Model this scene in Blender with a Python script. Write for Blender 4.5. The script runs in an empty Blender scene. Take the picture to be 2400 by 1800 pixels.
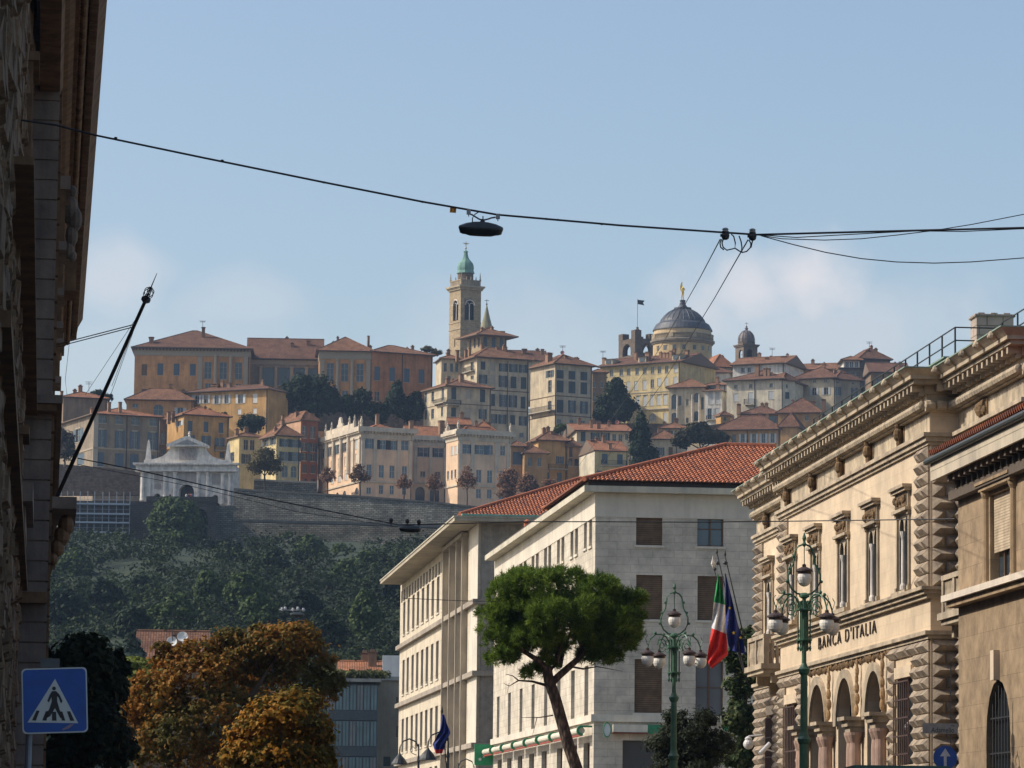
import bpy, math, random
import numpy as np
from mathutils import Vector, Matrix
R = math.radians
scene = bpy.context.scene
COL = scene.collection
FPX, CAMZ = 9000.0, 1.7
PITCH = math.atan(1085/9000.0)
cam_d = bpy.data.cameras.new('camera'); cam = bpy.data.objects.new('camera', cam_d); COL.objects.link(cam)
cam_d.sensor_width = 36; cam_d.lens = 36*FPX/2400; cam_d.clip_start = .5; cam_d.clip_end = 20000
CM = Matrix.Translation((0,0,CAMZ)) @ Matrix.Rotation(R(90)+PITCH,4,'X') @ Matrix.Rotation(R(.62),4,'Z')
cam.matrix_world = CM
scene.camera = cam
CI = CM.inverted(); C3 = CM.to_3x3(); CO = CM.translation.copy()
CROP = {'o':(0,0,1.0),'w':(0,0,2212/2400.),'c2':(100,600,3.687),'c3':(100,900,3.687),'c4':(600,700,3.0167),'cA':(950,550,4.148),
        'cB':(950,780,3.687),'cC':(1380,620,4.148),'cD':(1500,780,3.403),'E':(1700,700,2.766),'F':(1700,1200,2.766),
        'G':(900,1050,2.2117),'H':(1350,1200,2.7644),'L':(0,0,2.0733),'S':(0,1200,2.4578),'U':(950,400,7.373),'V':(1640,480,2.9105)}
def px(c, x, y):
    a, b, s = CROP[c]; return a+x/s, b+y/s
def ray(x, y):
    return C3 @ Vector(((x-1200)/FPX, -(y-900)/FPX, -1))
def P(x, y, Y, c='o'):
    x, y = px(c, x, y); d = ray(x, y); return CO + d*(Y/d.y)
def proj(p):
    q = CI @ Vector(p); return 1200-FPX*q.x/q.z, 900+FPX*q.y/q.z
def solve_t(p, e, u):
    k = (u-1200)/FPX; a = CI @ p; b = CI.to_3x3() @ e
    return (-k*a.z-a.x)/(b.x+k*b.z)
def mpp(Y): return Y/FPX       # metres per photo pixel at depth Y

# ------------------------------------------------------------------ mesh builder
class MB:
    def __init__(s): s.v=[]; s.f=[]; s.m=[]; s.uv=[]; s.sm=[]
    def face(s, pts, m=0, uv=None, smooth=False):
        pts=[Vector(p) for p in pts]; i=len(s.v); s.v+=pts; s.f.append(tuple(range(i,i+len(pts)))); s.m.append(m); s.sm.append(smooth)
        if uv is None:
            n=Vector((0,0,0))
            for a in range(len(pts)):
                p,q=pts[a],pts[(a+1)%len(pts)]
                n+=Vector(((p.y-q.y)*(p.z+q.z),(p.z-q.z)*(p.x+q.x),(p.x-q.x)*(p.y+q.y)))
            if n.length<1e-12: n=Vector((0,0,1))
            n.normalize()
            if abs(n.z)>.995: uv=[(p.x,p.y) for p in pts]
            else:
                t=Vector((-n.y,n.x,0)).normalized(); b=n.cross(t)
                uv=[(p.dot(t),p.dot(b)) for p in pts]
        s.uv+=uv
    def box(s,x0,x1,y0,y1,z0,z1,m=0,M=None,skip=''):
        c=[Vector((x,y,z)) for z in (z0,z1) for y in (y0,y1) for x in (x0,x1)]
        if M is not None: c=[M@p for p in c]
        F={'b':(0,2,3,1),'t':(4,5,7,6),'f':(0,1,5,4),'k':(3,2,6,7),'l':(2,0,4,6),'r':(1,3,7,5)}
        for k,q in F.items():
            if k not in skip: s.face([c[i] for i in q],m)
    def prism(s,poly,z0,z1,m=0,M=None):
        a=[Vector((x,y,z0)) for x,y in poly]; b=[Vector((x,y,z1)) for x,y in poly]
        if M is not None: a=[M@p for p in a]; b=[M@p for p in b]
        s.face(a[::-1],m); s.face(b,m); n=len(poly)
        for i in range(n): j=(i+1)%n; s.face([a[i],a[j],b[j],b[i]],m)
    def ring(s,rings,m=0,cap=True,smooth=True,closed=True):
        n=len(rings[0])
        for r in range(len(rings)-1):
            A,B=rings[r],rings[r+1]
            for i in range(n if closed else n-1):
                j=(i+1)%n; s.face([A[i],A[j],B[j],B[i]],m,[(i/n,r),((i+1)/n,r),((i+1)/n,r+1),(i/n,r+1)],smooth)
        if cap and closed: s.face(rings[0][::-1],m); s.face(rings[-1],m)
    def lathe(s,prof,c=(0,0,0),n=16,m=0,M=None,smooth=True,rot=0):
        c=Vector(c); rs=[]
        for r,z in prof:
            q=[c+Vector((max(r,.001)*math.cos(rot+2*math.pi*i/n),max(r,.001)*math.sin(rot+2*math.pi*i/n),z)) for i in range(n)]
            if M is not None: q=[M@p for p in q]
            rs.append(q)
        s.ring(rs,m,True,smooth)
    def tube(s,pts,r,n=6,m=0,smooth=True):
        pts=[Vector(p) for p in pts]; rs=[]
        rr=r if isinstance(r,(list,tuple)) else [r]*len(pts)
        for i,p in enumerate(pts):
            d=(pts[min(i+1,len(pts)-1)]-pts[max(i-1,0)])
            if d.length<1e-9: d=Vector((0,0,1))
            d.normalize(); a=d.cross(Vector((0,0,1)) if abs(d.z)<.9 else Vector((1,0,0))).normalized(); b=d.cross(a)
            rs.append([p+(a*math.cos(2*math.pi*k/n)+b*math.sin(2*math.pi*k/n))*rr[i] for k in range(n)])
        s.ring(rs,m,True,smooth)
    def ell(s,c,r,m=0,n=10,k=6,M=None):
        c=Vector(c); prof=[]
        rs=[]
        for j in range(k+1):
            t=math.pi*j/k
            q=[c+Vector((r[0]*max(math.sin(t),.01)*math.cos(2*math.pi*i/n),r[1]*max(math.sin(t),.01)*math.sin(2*math.pi*i/n),-r[2]*math.cos(t))) for i in range(n)]
            if M is not None: q=[M@p for p in q]
            rs.append(q)
        s.ring(rs,m)
    def build(s,name,mats,parent=None,M=None,base=None):
        if not isinstance(mats,(list,tuple)): mats=[mats]
        me=bpy.data.meshes.new(name)
        off=Vector((0,0,0))
        if parent is not None:
            r=parent
            while r.parent: r=r.parent
            off=r.location.copy()
        elif base is not None: off=Vector(base)
        vs=[((M@p) if M is not None else p)-off for p in s.v]
        me.from_pydata(vs,[],s.f)
        for m in mats: me.materials.append(m)
        me.polygons.foreach_set('material_index',s.m)
        me.polygons.foreach_set('use_smooth',s.sm)
        u=me.uv_layers.new(name='UVMap'); u.data.foreach_set('uv',[c for t in s.uv for c in t])
        if M is not None and M.determinant()<0: me.flip_normals()
        o=bpy.data.objects.new(name,me); COL.objects.link(o)
        if parent is not None: o.parent=parent
        else: o.location=off
        return o
def tag(o,label=None,cat=None,group=None,kind=None):
    if label: o['label']=label
    if cat: o['category']=cat
    if group: o['group']=group
    if kind: o['kind']=kind
    return o
def thing(name,label,cat,loc,group=None):
    o=bpy.data.objects.new(name,None); COL.objects.link(o); o.location=loc; o.empty_display_size=.2
    return tag(o,label,cat,group)
def copy_tree(o,loc,label=None,parent=None,rz=None,scale=None):
    c=o.copy(); COL.objects.link(c)
    if parent is not None: c.parent=parent
    else:
        c.location=loc
        if rz is not None: c.rotation_euler=(0,0,rz)
        if scale is not None: c.scale=scale
        if label: c['label']=label
    for ch in list(o.children): copy_tree(ch,None,None,c)
    return c

# ------------------------------------------------------------------ materials
MATS={}
def nmat(name):
    m=bpy.data.materials.new(name); m.use_nodes=True; nt=m.node_tree; b=nt.nodes['Principled BSDF']; return m,nt,b
def N(nt,t,**k):
    n=nt.nodes.new(t)
    for a,v in k.items():
        if a.startswith('i_'): n.inputs[a[2:].replace('_',' ')].default_value=v
        else: setattr(n,a,v)
    return n
def ramp(nt,src,stops):
    r=N(nt,'ShaderNodeValToRGB'); e=r.color_ramp.elements
    while len(e)<len(stops): e.new(.5)
    for i,(p,c) in enumerate(stops): e[i].position=p; e[i].color=(c[0],c[1],c[2],1) if isinstance(c,(tuple,list)) else (c,c,c,1)
    nt.links.new(src,r.inputs[0]); return r.outputs[0]
def mixc(nt,fac,a,b,mode='MIX'):
    m=N(nt,'ShaderNodeMix',data_type='RGBA',blend_type=mode)
    for i,v in ((0,fac),(6,a),(7,b)):
        if hasattr(v,'is_output') or isinstance(v,bpy.types.NodeSocket): nt.links.new(v,m.inputs[i])
        else: m.inputs[i].default_value=(tuple(v)+(1,))[:4] if isinstance(v,(tuple,list)) else v
    return m.outputs[2]
def flat(name,col,rough=.6,metal=0,spec=.5):
    if name in MATS: return MATS[name]
    m,nt,b=nmat(name)
    tc=N(nt,'ShaderNodeTexCoord'); n=N(nt,'ShaderNodeTexNoise',i_Scale=6.0,i_Detail=4.0)
    nt.links.new(tc.outputs['Object'],n.inputs['Vector'])
    c=mixc(nt,1.0,col,ramp(nt,n.outputs[0],[(.3,.8),(.7,1.15)]),'MULTIPLY')
    nt.links.new(c,b.inputs['Base Color']); b.inputs['Roughness'].default_value=rough; b.inputs['Metallic'].default_value=metal
    b.inputs['Specular IOR Level'].default_value=spec
    MATS[name]=m; return m
def plaster(name,col,dirt=.35,scale=.35,rough=.9,bump=.15):
    if name in MATS: return MATS[name]
    m,nt,b=nmat(name); tc=N(nt,'ShaderNodeTexCoord')
    n=N(nt,'ShaderNodeTexNoise',i_Scale=scale,i_Detail=7.0,i_Roughness=.65); nt.links.new(tc.outputs['Object'],n.inputs['Vector'])
    mp=N(nt,'ShaderNodeMapping'); mp.inputs['Scale'].default_value=(1.3,1.3,.12); nt.links.new(tc.outputs['Object'],mp.inputs[0])
    n2=N(nt,'ShaderNodeTexNoise',i_Scale=1.2,i_Detail=5.0,i_Roughness=.7); nt.links.new(mp.outputs[0],n2.inputs['Vector'])
    c=mixc(nt,1.0,col,ramp(nt,n.outputs[0],[(.3,(1-dirt,1-dirt,1-dirt*.9)),(.62,(1.08,1.07,1.05))]),'MULTIPLY')
    c=mixc(nt,1.0,c,ramp(nt,n2.outputs[0],[(.32,(1-dirt*.8,1-dirt*.75,1-dirt*.7)),(.55,(1.02,1.02,1.02))]),'MULTIPLY')
    nt.links.new(c,b.inputs['Base Color']); b.inputs['Roughness'].default_value=rough; b.inputs['Specular IOR Level'].default_value=.25
    n3=N(nt,'ShaderNodeTexNoise',i_Scale=9.0,i_Detail=5.0); nt.links.new(tc.outputs['Object'],n3.inputs['Vector'])
    bp=N(nt,'ShaderNodeBump',i_Strength=bump,i_Distance=.05); nt.links.new(n3.outputs[0],bp.inputs['Height']); nt.links.new(bp.outputs[0],b.inputs['Normal'])
    MATS[name]=m; return m
def blocks(name,c1,c2,mortar,bw,bh,ms=.02,bump=.4,dirt=.25,off=.5,rough=.85,nscale=1.0,mixd=.5):
    if name in MATS: return MATS[name]
    m,nt,b=nmat(name); uv=N(nt,'ShaderNodeUVMap'); tc=N(nt,'ShaderNodeTexCoord')
    br=N(nt,'ShaderNodeTexBrick'); br.offset=off; br.inputs['Scale'].default_value=1; br.inputs['Brick Width'].default_value=bw; br.inputs['Row Height'].default_value=bh
    br.inputs['Mortar Size'].default_value=ms; br.inputs['Mortar Smooth'].default_value=.2
    br.inputs['Color1'].default_value=c1+(1,); br.inputs['Color2'].default_value=c2+(1,); br.inputs['Mortar'].default_value=mortar+(1,)
    nt.links.new(uv.outputs[0],br.inputs['Vector'])
    n=N(nt,'ShaderNodeTexNoise',i_Scale=nscale,i_Detail=8.0,i_Roughness=.7); nt.links.new(tc.outputs['Object'],n.inputs['Vector'])
    c=mixc(nt,1.0,br.outputs['Color'],ramp(nt,n.outputs[0],[(.28,(1-dirt*1.3,)*3),(.65,(1.1,1.09,1.07))]),'MULTIPLY')
    nt.links.new(c,b.inputs['Base Color']); b.inputs['Roughness'].default_value=rough; b.inputs['Specular IOR Level'].default_value=.25
    h=N(nt,'ShaderNodeMath',operation='MULTIPLY_ADD'); h.inputs[1].default_value=-1; nt.links.new(br.outputs['Fac'],h.inputs[0])
    n3=N(nt,'ShaderNodeTexNoise',i_Scale=7.0,i_Detail=6.0); nt.links.new(tc.outputs['Object'],n3.inputs['Vector'])
    k=N(nt,'ShaderNodeMath',operation='MULTIPLY'); k.inputs[1].default_value=mixd; nt.links.new(n3.outputs[0],k.inputs[0]); nt.links.new(k.outputs[0],h.inputs[2])
    bp=N(nt,'ShaderNodeBump',i_Strength=bump,i_Distance=.05); nt.links.new(h.outputs[0],bp.inputs['Height']); nt.links.new(bp.outputs[0],b.inputs['Normal'])
    MATS[name]=m; return m
def rooftile(name,c1,c2,dark,tw=.24,th=.4,dirt=.45):
    if name in MATS: return MATS[name]
    m,nt,b=nmat(name); uv=N(nt,'ShaderNodeUVMap'); tc=N(nt,'ShaderNodeTexCoord')
    br=N(nt,'ShaderNodeTexBrick'); br.offset=0; br.inputs['Scale'].default_value=1; br.inputs['Brick Width'].default_value=tw; br.inputs['Row Height'].default_value=th
    br.inputs['Mortar Size'].default_value=.03; br.inputs['Mortar Smooth'].default_value=.6
    br.inputs['Color1'].default_value=c1+(1,); br.inputs['Color2'].default_value=c2+(1,); br.inputs['Mortar'].default_value=dark+(1,)
    nt.links.new(uv.outputs[0],br.inputs['Vector'])
    n=N(nt,'ShaderNodeTexNoise',i_Scale=.5,i_Detail=9.0,i_Roughness=.75); nt.links.new(tc.outputs['Object'],n.inputs['Vector'])
    c=mixc(nt,1.0,br.outputs['Color'],ramp(nt,n.outputs[0],[(.35,(1-dirt,1-dirt,1-dirt*.9)),(.6,(1.1,1.08,1.05))]),'MULTIPLY')
    nt.links.new(c,b.inputs['Base Color']); b.inputs['Roughness'].default_value=.9; b.inputs['Specular IOR Level'].default_value=.2
    bp=N(nt,'ShaderNodeBump',i_Strength=.7,i_Distance=.08,invert=True); nt.links.new(br.outputs['Fac'],bp.inputs['Height']); nt.links.new(bp.outputs[0],b.inputs['Normal'])
    MATS[name]=m; return m
def glassm(name,col=(.03,.045,.06),rough=.12):
    if name in MATS: return MATS[name]
    m,nt,b=nmat(name); tc=N(nt,'ShaderNodeTexCoord'); n=N(nt,'ShaderNodeTexNoise',i_Scale=.6,i_Detail=2.0); nt.links.new(tc.outputs['Object'],n.inputs['Vector'])
    nt.links.new(mixc(nt,n.outputs[0],tuple(c*.5 for c in col),tuple(c*1.6 for c in col)),b.inputs['Base Color'])
    b.inputs['Roughness'].default_value=rough; b.inputs['Specular IOR Level'].default_value=.8 if rough<.4 else .15
    MATS[name]=m; return m
def leafm(name,c1,c2,c3,nscale=.25,trans=.25,alt=None,altscale=.35):
    if name in MATS: return MATS[name]
    m,nt,b=nmat(name); g=N(nt,'ShaderNodeNewGeometry'); tc=N(nt,'ShaderNodeTexCoord')
    n=N(nt,'ShaderNodeTexNoise',i_Scale=nscale,i_Detail=4.0,i_Roughness=.6); nt.links.new(tc.outputs['Object'],n.inputs['Vector'])
    ad=N(nt,'ShaderNodeMath',operation='MULTIPLY_ADD'); ad.inputs[1].default_value=.45; nt.links.new(g.outputs['Random Per Island'],ad.inputs[0])
    sb=N(nt,'ShaderNodeMath',operation='MULTIPLY_ADD'); sb.inputs[1].default_value=1.3; sb.inputs[2].default_value=-.37; nt.links.new(n.outputs[0],sb.inputs[0]); nt.links.new(sb.outputs[0],ad.inputs[2])
    c=ramp(nt,ad.outputs[0],[(.15,c1),(.5,c2),(.85,c3)])
    if alt:
        n9=N(nt,'ShaderNodeTexNoise',i_Scale=altscale,i_Detail=3.0); nt.links.new(tc.outputs['Object'],n9.inputs['Vector']); a9=N(nt,'ShaderNodeMath',operation='MULTIPLY_ADD'); a9.inputs[1].default_value=.25; nt.links.new(g.outputs['Random Per Island'],a9.inputs[0]); nt.links.new(n9.outputs[0],a9.inputs[2])
        c=mixc(nt,ramp(nt,a9.outputs[0],[(.52,0.0),(.72,1.0)]),c,alt)
    nt.links.new(c,b.inputs['Base Color']); b.inputs['Roughness'].default_value=.7; b.inputs['Specular IOR Level'].default_value=.2
    tr=N(nt,'ShaderNodeBsdfTranslucent'); nt.links.new(c,tr.inputs['Color']); mx=N(nt,'ShaderNodeMixShader'); mx.inputs[0].default_value=trans
    nt.links.new(b.outputs[0],mx.inputs[1]); nt.links.new(tr.outputs[0],mx.inputs[2]); nt.links.new(mx.outputs[0],nt.nodes['Material Output'].inputs['Surface'])
    MATS[name]=m; return m
def slat(name,col,pitch=.09,rough=.7):
    if name in MATS: return MATS[name]
    m,nt,b=nmat(name); uv=N(nt,'ShaderNodeUVMap'); mp=N(nt,'ShaderNodeMapping'); mp.inputs['Scale'].default_value=(0,1/pitch/6.283*3.14159*2/3.14159,0)
    w=N(nt,'ShaderNodeTexWave',bands_direction='Y'); w.inputs['Scale'].default_value=.314/pitch; nt.links.new(uv.outputs[0],w.inputs['Vector'])
    tc=N(nt,'ShaderNodeTexCoord'); n=N(nt,'ShaderNodeTexNoise',i_Scale=2.5,i_Detail=3.0); nt.links.new(tc.outputs['Object'],n.inputs['Vector'])
    c=mixc(nt,1.0,col,ramp(nt,w.outputs[0],[(.0,.55),(.5,1.0)]),'MULTIPLY'); c=mixc(nt,1.0,c,ramp(nt,n.outputs[0],[(.3,.7),(.7,1.2)]),'MULTIPLY')
    nt.links.new(c,b.inputs['Base Color']); b.inputs['Roughness'].default_value=rough; b.inputs['Specular IOR Level'].default_value=.3
    MATS[name]=m; return m

# ------------------------------------------------------------------ walls with openings
def wallface(mb, W, z0, z1, ops, fn, t, m=0, a0=0, mr=None):
    """fn(a, depth, z) -> point; ops: (a0,a1,z0,z1,arch)"""
    mr=m if mr is None else mr
    ops=[o for o in ops if o[0]>a0+.02 and o[1]<W-.02 and o[2]>=z0-.001 and o[3]<z1-.02]
    xs=sorted({a0,W}|{o[0] for o in ops}|{o[1] for o in ops}); zs=sorted({z0,z1}|{o[2] for o in ops}|{o[3] for o in ops})
    for j in range(len(zs)-1):
        zc=(zs[j]+zs[j+1])/2; run=None
        for i in range(len(xs)-1):
            xc=(xs[i]+xs[i+1])/2
            hole=any(o[0]<xc<o[1] and o[2]<zc<o[3] for o in ops)
            if not hole and run is None: run=xs[i]
            if hole and run is not None: mb.face([fn(run,0,zs[j]),fn(xs[i],0,zs[j]),fn(xs[i],0,zs[j+1]),fn(run,0,zs[j+1])],m); run=None
        if run is not None: mb.face([fn(run,0,zs[j]),fn(W,0,zs[j]),fn(W,0,zs[j+1]),fn(run,0,zs[j+1])],m)
    for o in ops:
        A,B,c,d=o[:4]
        if o[4]:
            r=(B-A)/2; cx=(A+B)/2; rz=min(r,(d-c)*.8); zc=d-rz; K=8
            arc=[(cx+r*math.cos(math.pi*k/K),zc+rz*math.sin(math.pi*k/K)) for k in range(K+1)]
            for k in range(K):
                p,q=arc[k],arc[k+1]
                mb.face([fn(p[0],0,p[1]),fn(p[0],0,d),fn(q[0],0,d),fn(q[0],0,q[1])] if k not in (0,K-1) or True else [],m)
                mb.face([fn(p[0],0,p[1]),fn(q[0],0,q[1]),fn(q[0],t,q[1]),fn(p[0],t,p[1])],mr)
            zt=zc
        else:
            mb.face([fn(A,0,d),fn(B,0,d),fn(B,t,d),fn(A,t,d)],mr); zt=d
        mb.face([fn(A,0,c),fn(A,0,zt),fn(A,t,zt),fn(A,t,c)],mr)
        mb.face([fn(B,0,c),fn(B,t,c),fn(B,t,zt),fn(B,0,zt)],mr)
        mb.face([fn(A,0,c),fn(A,t,c),fn(B,t,c),fn(B,0,c)],mr)

class Block:
    def __init__(s,c,x0,x1,Y,yaw,eave,base,anchor='l',L=None,Rr=None,depth=None,ext=0):
        s.c=c; u0=px(c,x0,eave)[0]; u1=px(c,x1,eave)[0]
        s.e1=Vector((math.cos(R(yaw)),math.sin(R(yaw)),0)); s.e2=Vector((-s.e1.y,s.e1.x,0))
        ax=x0 if anchor=='l' else x1
        p=P(ax,eave,Y,c); zb=P(ax,base,Y,c).z-ext
        if anchor=='l': t=solve_t(p,s.e1,u1); o=p.copy(); s.w=t
        else: t=solve_t(p,s.e1,u0); o=p+s.e1*t; s.w=-t
        s.h=p.z-zb; o.z=zb; s.o=o
        q=Vector((o.x,o.y,p.z))
        if L is not None: s.d=solve_t(q,s.e2,px(c,L,eave)[0])
        elif Rr is not None: s.d=solve_t(q+s.e1*s.w,s.e2,px(c,Rr,eave)[0])
        else: s.d=depth
        s.M=Matrix.Translation(o) @ Matrix.Rotation(R(yaw),4,'Z')
        s.MI=s.M.inverted(); s.ops={'f':[],'l':[],'r':[]}; s.win=[]
    def hit(s,face,x,y,c=None,off=0):
        x,y=px(c or s.c,x,y); d=s.MI.to_3x3()@ray(x,y); o=s.MI@CO
        if face=='f': t=(off-o.y)/d.y; p=o+d*t; return p.x,p.z
        X=off if face=='l' else s.w-off
        t=(X-o.x)/d.x; p=o+d*t; return p.y,p.z
    def fn(s,face):
        if face=='f': return lambda a,t,z: Vector((a,t,z))
        if face=='l': return lambda a,t,z: Vector((t,a,z))
        return lambda a,t,z: Vector((s.w-t,a,z))
    def rows(s,face,xs,y0,y1,w,style='g',c=None,arch=False,proto=None,**k):
        """windows whose centres are xs (crop px); y0,y1,w measured at the first one"""
        a,zt=s.hit(face,xs[0],y0,c); _,zb=s.hit(face,xs[0],y1,c)
        al,_=s.hit(face,xs[0]-w/2,(y0+y1)/2,c); ar,_=s.hit(face,xs[0]+w/2,(y0+y1)/2,c); wm=abs(ar-al)
        for i,x in enumerate(xs):
            if i:
                # centre at same height
                yy=(y0+y1)/2
                for _ in range(4):
                    aa,zz=s.hit(face,x,yy,c); q=proj(s.M@s.fn(face)(aa,0,(zt+zb)/2)); A,B,S=CROP[c or s.c]; yy=(q[1]-B)*S
                a=aa
            st=style if isinstance(style,str) else style[i%len(style)]
            op=(a-wm/2,a+wm/2,max(zb,.0),zt,arch)
            L={'f':s.w}.get(face,s.d)
            if op[0]<.04 or op[1]>L-.04 or op[3]>s.h-.03: continue
            s.ops[face].append(op); s.win.append((face,op,st,k))

def build_walls(b,root,mat,t=.22,faces='flr',name='wall',gable=None,rise=0,mr=None):
    mb=MB()
    for f in 'flr':
        wallface(mb,b.w if f=='f' else b.d,0,b.h,b.ops[f],b.fn(f),t if f!='f' or True else t,0)
    mb.face([(b.w,b.d,0),(0,b.d,0),(0,b.d,b.h),(b.w,b.d,b.h)])
    if gable=='x':   # ridge along x -> triangles left/right
        for X in (0,b.w): mb.face([(X,0,b.h),(X,b.d,b.h),(X,b.d/2,b.h+rise)])
    if gable=='y':
        for Yy in (0,b.d): mb.face([(0,Yy,b.h),(b.w,Yy,b.h),(b.w/2,Yy,b.h+rise)])
    if gable=='shed':
        for X in (0,b.w): mb.face([(X,0,b.h),(X,b.d,b.h),(X,b.d,b.h+rise)])
        mb.face([(b.w,b.d,b.h),(0,b.d,b.h),(0,b.d,b.h+rise),(b.w,b.d,b.h+rise)])
    # inner dark back so openings are never see-through
    return mb.build(name,[mat],root,b.M)
def roof(b,root,mat,kind='hip',rise=2.5,o=.6,th=.16,soff=None,name='roof'):
    mb=MB(); w,d,h=b.w,b.d,b.h; x0,x1,y0,y1=-o,w+o,-o,d+o; z=h+.02; T=th
    # eave slab
    if kind!='flat':
        mb.face([(x0,y0,z),(x0,y1,z),(x1,y1,z),(x1,y0,z)],1)
        for a,c in (((x0,y0),(x1,y0)),((x1,y0),(x1,y1)),((x1,y1),(x0,y1)),((x0,y1),(x0,y0))):
            mb.face([(a[0],a[1],z),(c[0],c[1],z),(c[0],c[1],z+T),(a[0],a[1],z+T)],1)
    z+=T; hr=h+rise+T
    A,B,C_,D=(x0,y0,z),(x1,y0,z),(x1,y1,z),(x0,y1,z)
    if kind=='hip':
        W,Dp=x1-x0,y1-y0
        if W>=Dp: r1=(x0+Dp/2,(y0+y1)/2,hr); r2=(x1-Dp/2,(y0+y1)/2,hr); mb.face([A,B,r2,r1]); mb.face([C_,D,r1,r2]); mb.face([D,A,r1]); mb.face([B,C_,r2])
        else: r1=((x0+x1)/2,y0+W/2,hr); r2=((x0+x1)/2,y1-W/2,hr); mb.face([A,B,r1]); mb.face([C_,D,r2]); mb.face([D,A,r1,r2]); mb.face([B,C_,r2,r1])
    elif kind=='x':
        r1=(x0,(y0+y1)/2,hr); r2=(x1,(y0+y1)/2,hr); mb.face([A,B,r2,r1]); mb.face([C_,D,r1,r2]); 
        for X in (x0,x1): mb.face([(X,y0,z-T),(X,y1,z-T),(X,(y0+y1)/2,hr-T)],1)
        for X in (x0,x1): mb.face([(X,y0,z),(X,(y0+y1)/2,hr),(X,(y0+y1)/2,hr-T),(X,y0,z-T)],1); mb.face([(X,y1,z),(X,(y0+y1)/2,hr),(X,(y0+y1)/2,hr-T),(X,y1,z-T)],1)
    elif kind=='y':
        r1=((x0+x1)/2,y0,hr); r2=((x0+x1)/2,y1,hr); mb.face([D,A,r1,r2]); mb.face([B,C_,r2,r1])
        for Yy in (y0,): mb.face([(x0,Yy,z-T),(x1,Yy,z-T),((x0+x1)/2,Yy,hr-T)],1); mb.face([(x0,Yy,z),((x0+x1)/2,Yy,hr),((x0+x1)/2,Yy,hr-T),(x0,Yy,z-T)],1); mb.face([(x1,Yy,z),((x0+x1)/2,Yy,hr),((x0+x1)/2,Yy,hr-T),(x1,Yy,z-T)],1)
    elif kind=='shed':
        E,F=(x1,y1,hr),(x0,y1,hr); mb.face([A,B,E,F]); mb.face([(x0,y0,z),(x0,y1,hr),(x0,y1,z)],1); mb.face([(x1,y0,z),(x1,y1,hr),(x1,y1,z)],1); mb.face([(x0,y1,z),(x1,y1,z),E,F],1)
    elif kind=='flat':
        mb.box(x0,x1,y0,y1,h+.01,h+.3)
    ro=mb.build(name,[mat,soff or MATS['eave']],root,b.M)
    if kind in('hip','x'):   # ridge and hip cap tiles
        rm=MB()
        if kind=='hip':
            segs=[(A,r1),(r1,r2)]+([(B,r2),(C_,r2),(D,r1)] if (x1-x0)>=(y1-y0) else [(B,r1),(C_,r2),(D,r2)])
        else: segs=[(r1,r2)]
        for p,q in segs:
            if (Vector(p)-Vector(q)).length>.3: rm.tube([p,q],.13,5)
        rm.build('ridge_tiles',[mat],ro,b.M)
    return ro
def dome_r(r,h,k=8): return [(r*math.cos(math.pi/2*i/k),h*math.sin(math.pi/2*i/k)) for i in range(k+1)]

def window(b,root,face,op,style,surround=None,shut=None,frame=None,glass=None,t=.2,sill=True,hood=False,bars=1,wallmat=None):
    A,B,c,d,arch=op; fn=b.fn(face); w=B-A; h=d-c
    G=glass or MATS['glass']; Fm=frame or MATS['frame']; Sh=shut or MATS['shutter']; Su=surround or MATS['trim']
    mb=MB()
    def slab(a0,a1,t0,t1,z0,z1,m):
        p=[fn(a,tt,z) for z in (z0,z1) for tt in (t0,t1) for a in (a0,a1)]
        for q in ((0,1,5,4),(2,0,4,6),(1,3,7,5),(4,5,7,6),(0,2,3,1)): mb.face([p[i] for i in q],m)
    fw=min(.07,w*.08)
    if style=='b': slab(A,B,t*.5,t,c,d,2)
    elif style=='v': mb.face([fn(A,t*1.6,c),fn(B,t*1.6,c),fn(B,t*1.6,d),fn(A,t*1.6,d)],0)
    elif style=='s':
        slab(A,A+w*.49,t*.35,t*.8,c,d,3); slab(A+w*.51,B,t*.35,t*.8,c,d,3); mb.face([fn(A,t*.9,c),fn(B,t*.9,c),fn(B,t*.9,d),fn(A,t*.9,d)],3)
    elif style=='r':
        slab(A,B,t*.6,t*.9,c+h*.0,d,3)
    else:
        mb.face([fn(A,t*.95,c),fn(B,t*.95,c),fn(B,t*.95,d),fn(A,t*.95,d)],0)
        for a0,a1,z0,z1 in ((A,A+fw,c,d),(B-fw,B,c,d),(A+fw,B-fw,c,c+fw),(A+fw,B-fw,d-fw,d)): slab(a0,a1,t*.7,t*.93,z0,z1,1)
        if bars: slab((A+B)/2-fw*.6,(A+B)/2+fw*.6,t*.65,t*.92,c+fw,d-fw,1)
        nb=bars if bars>1 else (1 if h>1.5 else 0)
        for i in range(nb): z=c+h*(i+1)/(nb+1)*1.05; slab(A+fw,B-fw,t*.72,t*.915,z-fw*.3,z+fw*.3,1)
        if bars>2:
            for i in range(4):
                a=A+w*(i+1)/5
                slab(a-fw*.25,a+fw*.25,t*.74,t*.91,c+fw,d-fw,1)
    if sill: 
        slab(A-.1,B+.1,-.08,.02,c-.12,c-.002,2)
    if hood: slab(A-.15,B+.15,-.14,.0,d+.12,d+.26,2); slab(A-.08,B+.08,-.05,.0,d+.0,d+.12,2)
    o=mb.build('window',[G,Fm,Su,Sh],root,b.M)
    if style=='o':
        sw=w*.5
        for a0 in (A-sw-.01,B+.01):
            s2=MB(); mb=s2
            slab(a0,a0+sw,-.07,-.015,c,d,0)
            s2.build('shutter',[Sh],o,b.M)
    return o
def finish(b,root,**k):
    for face,op,st,kk in b.win:
        q=dict(k); q.update(kk); window(b,root,face,op,st,**q)
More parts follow.
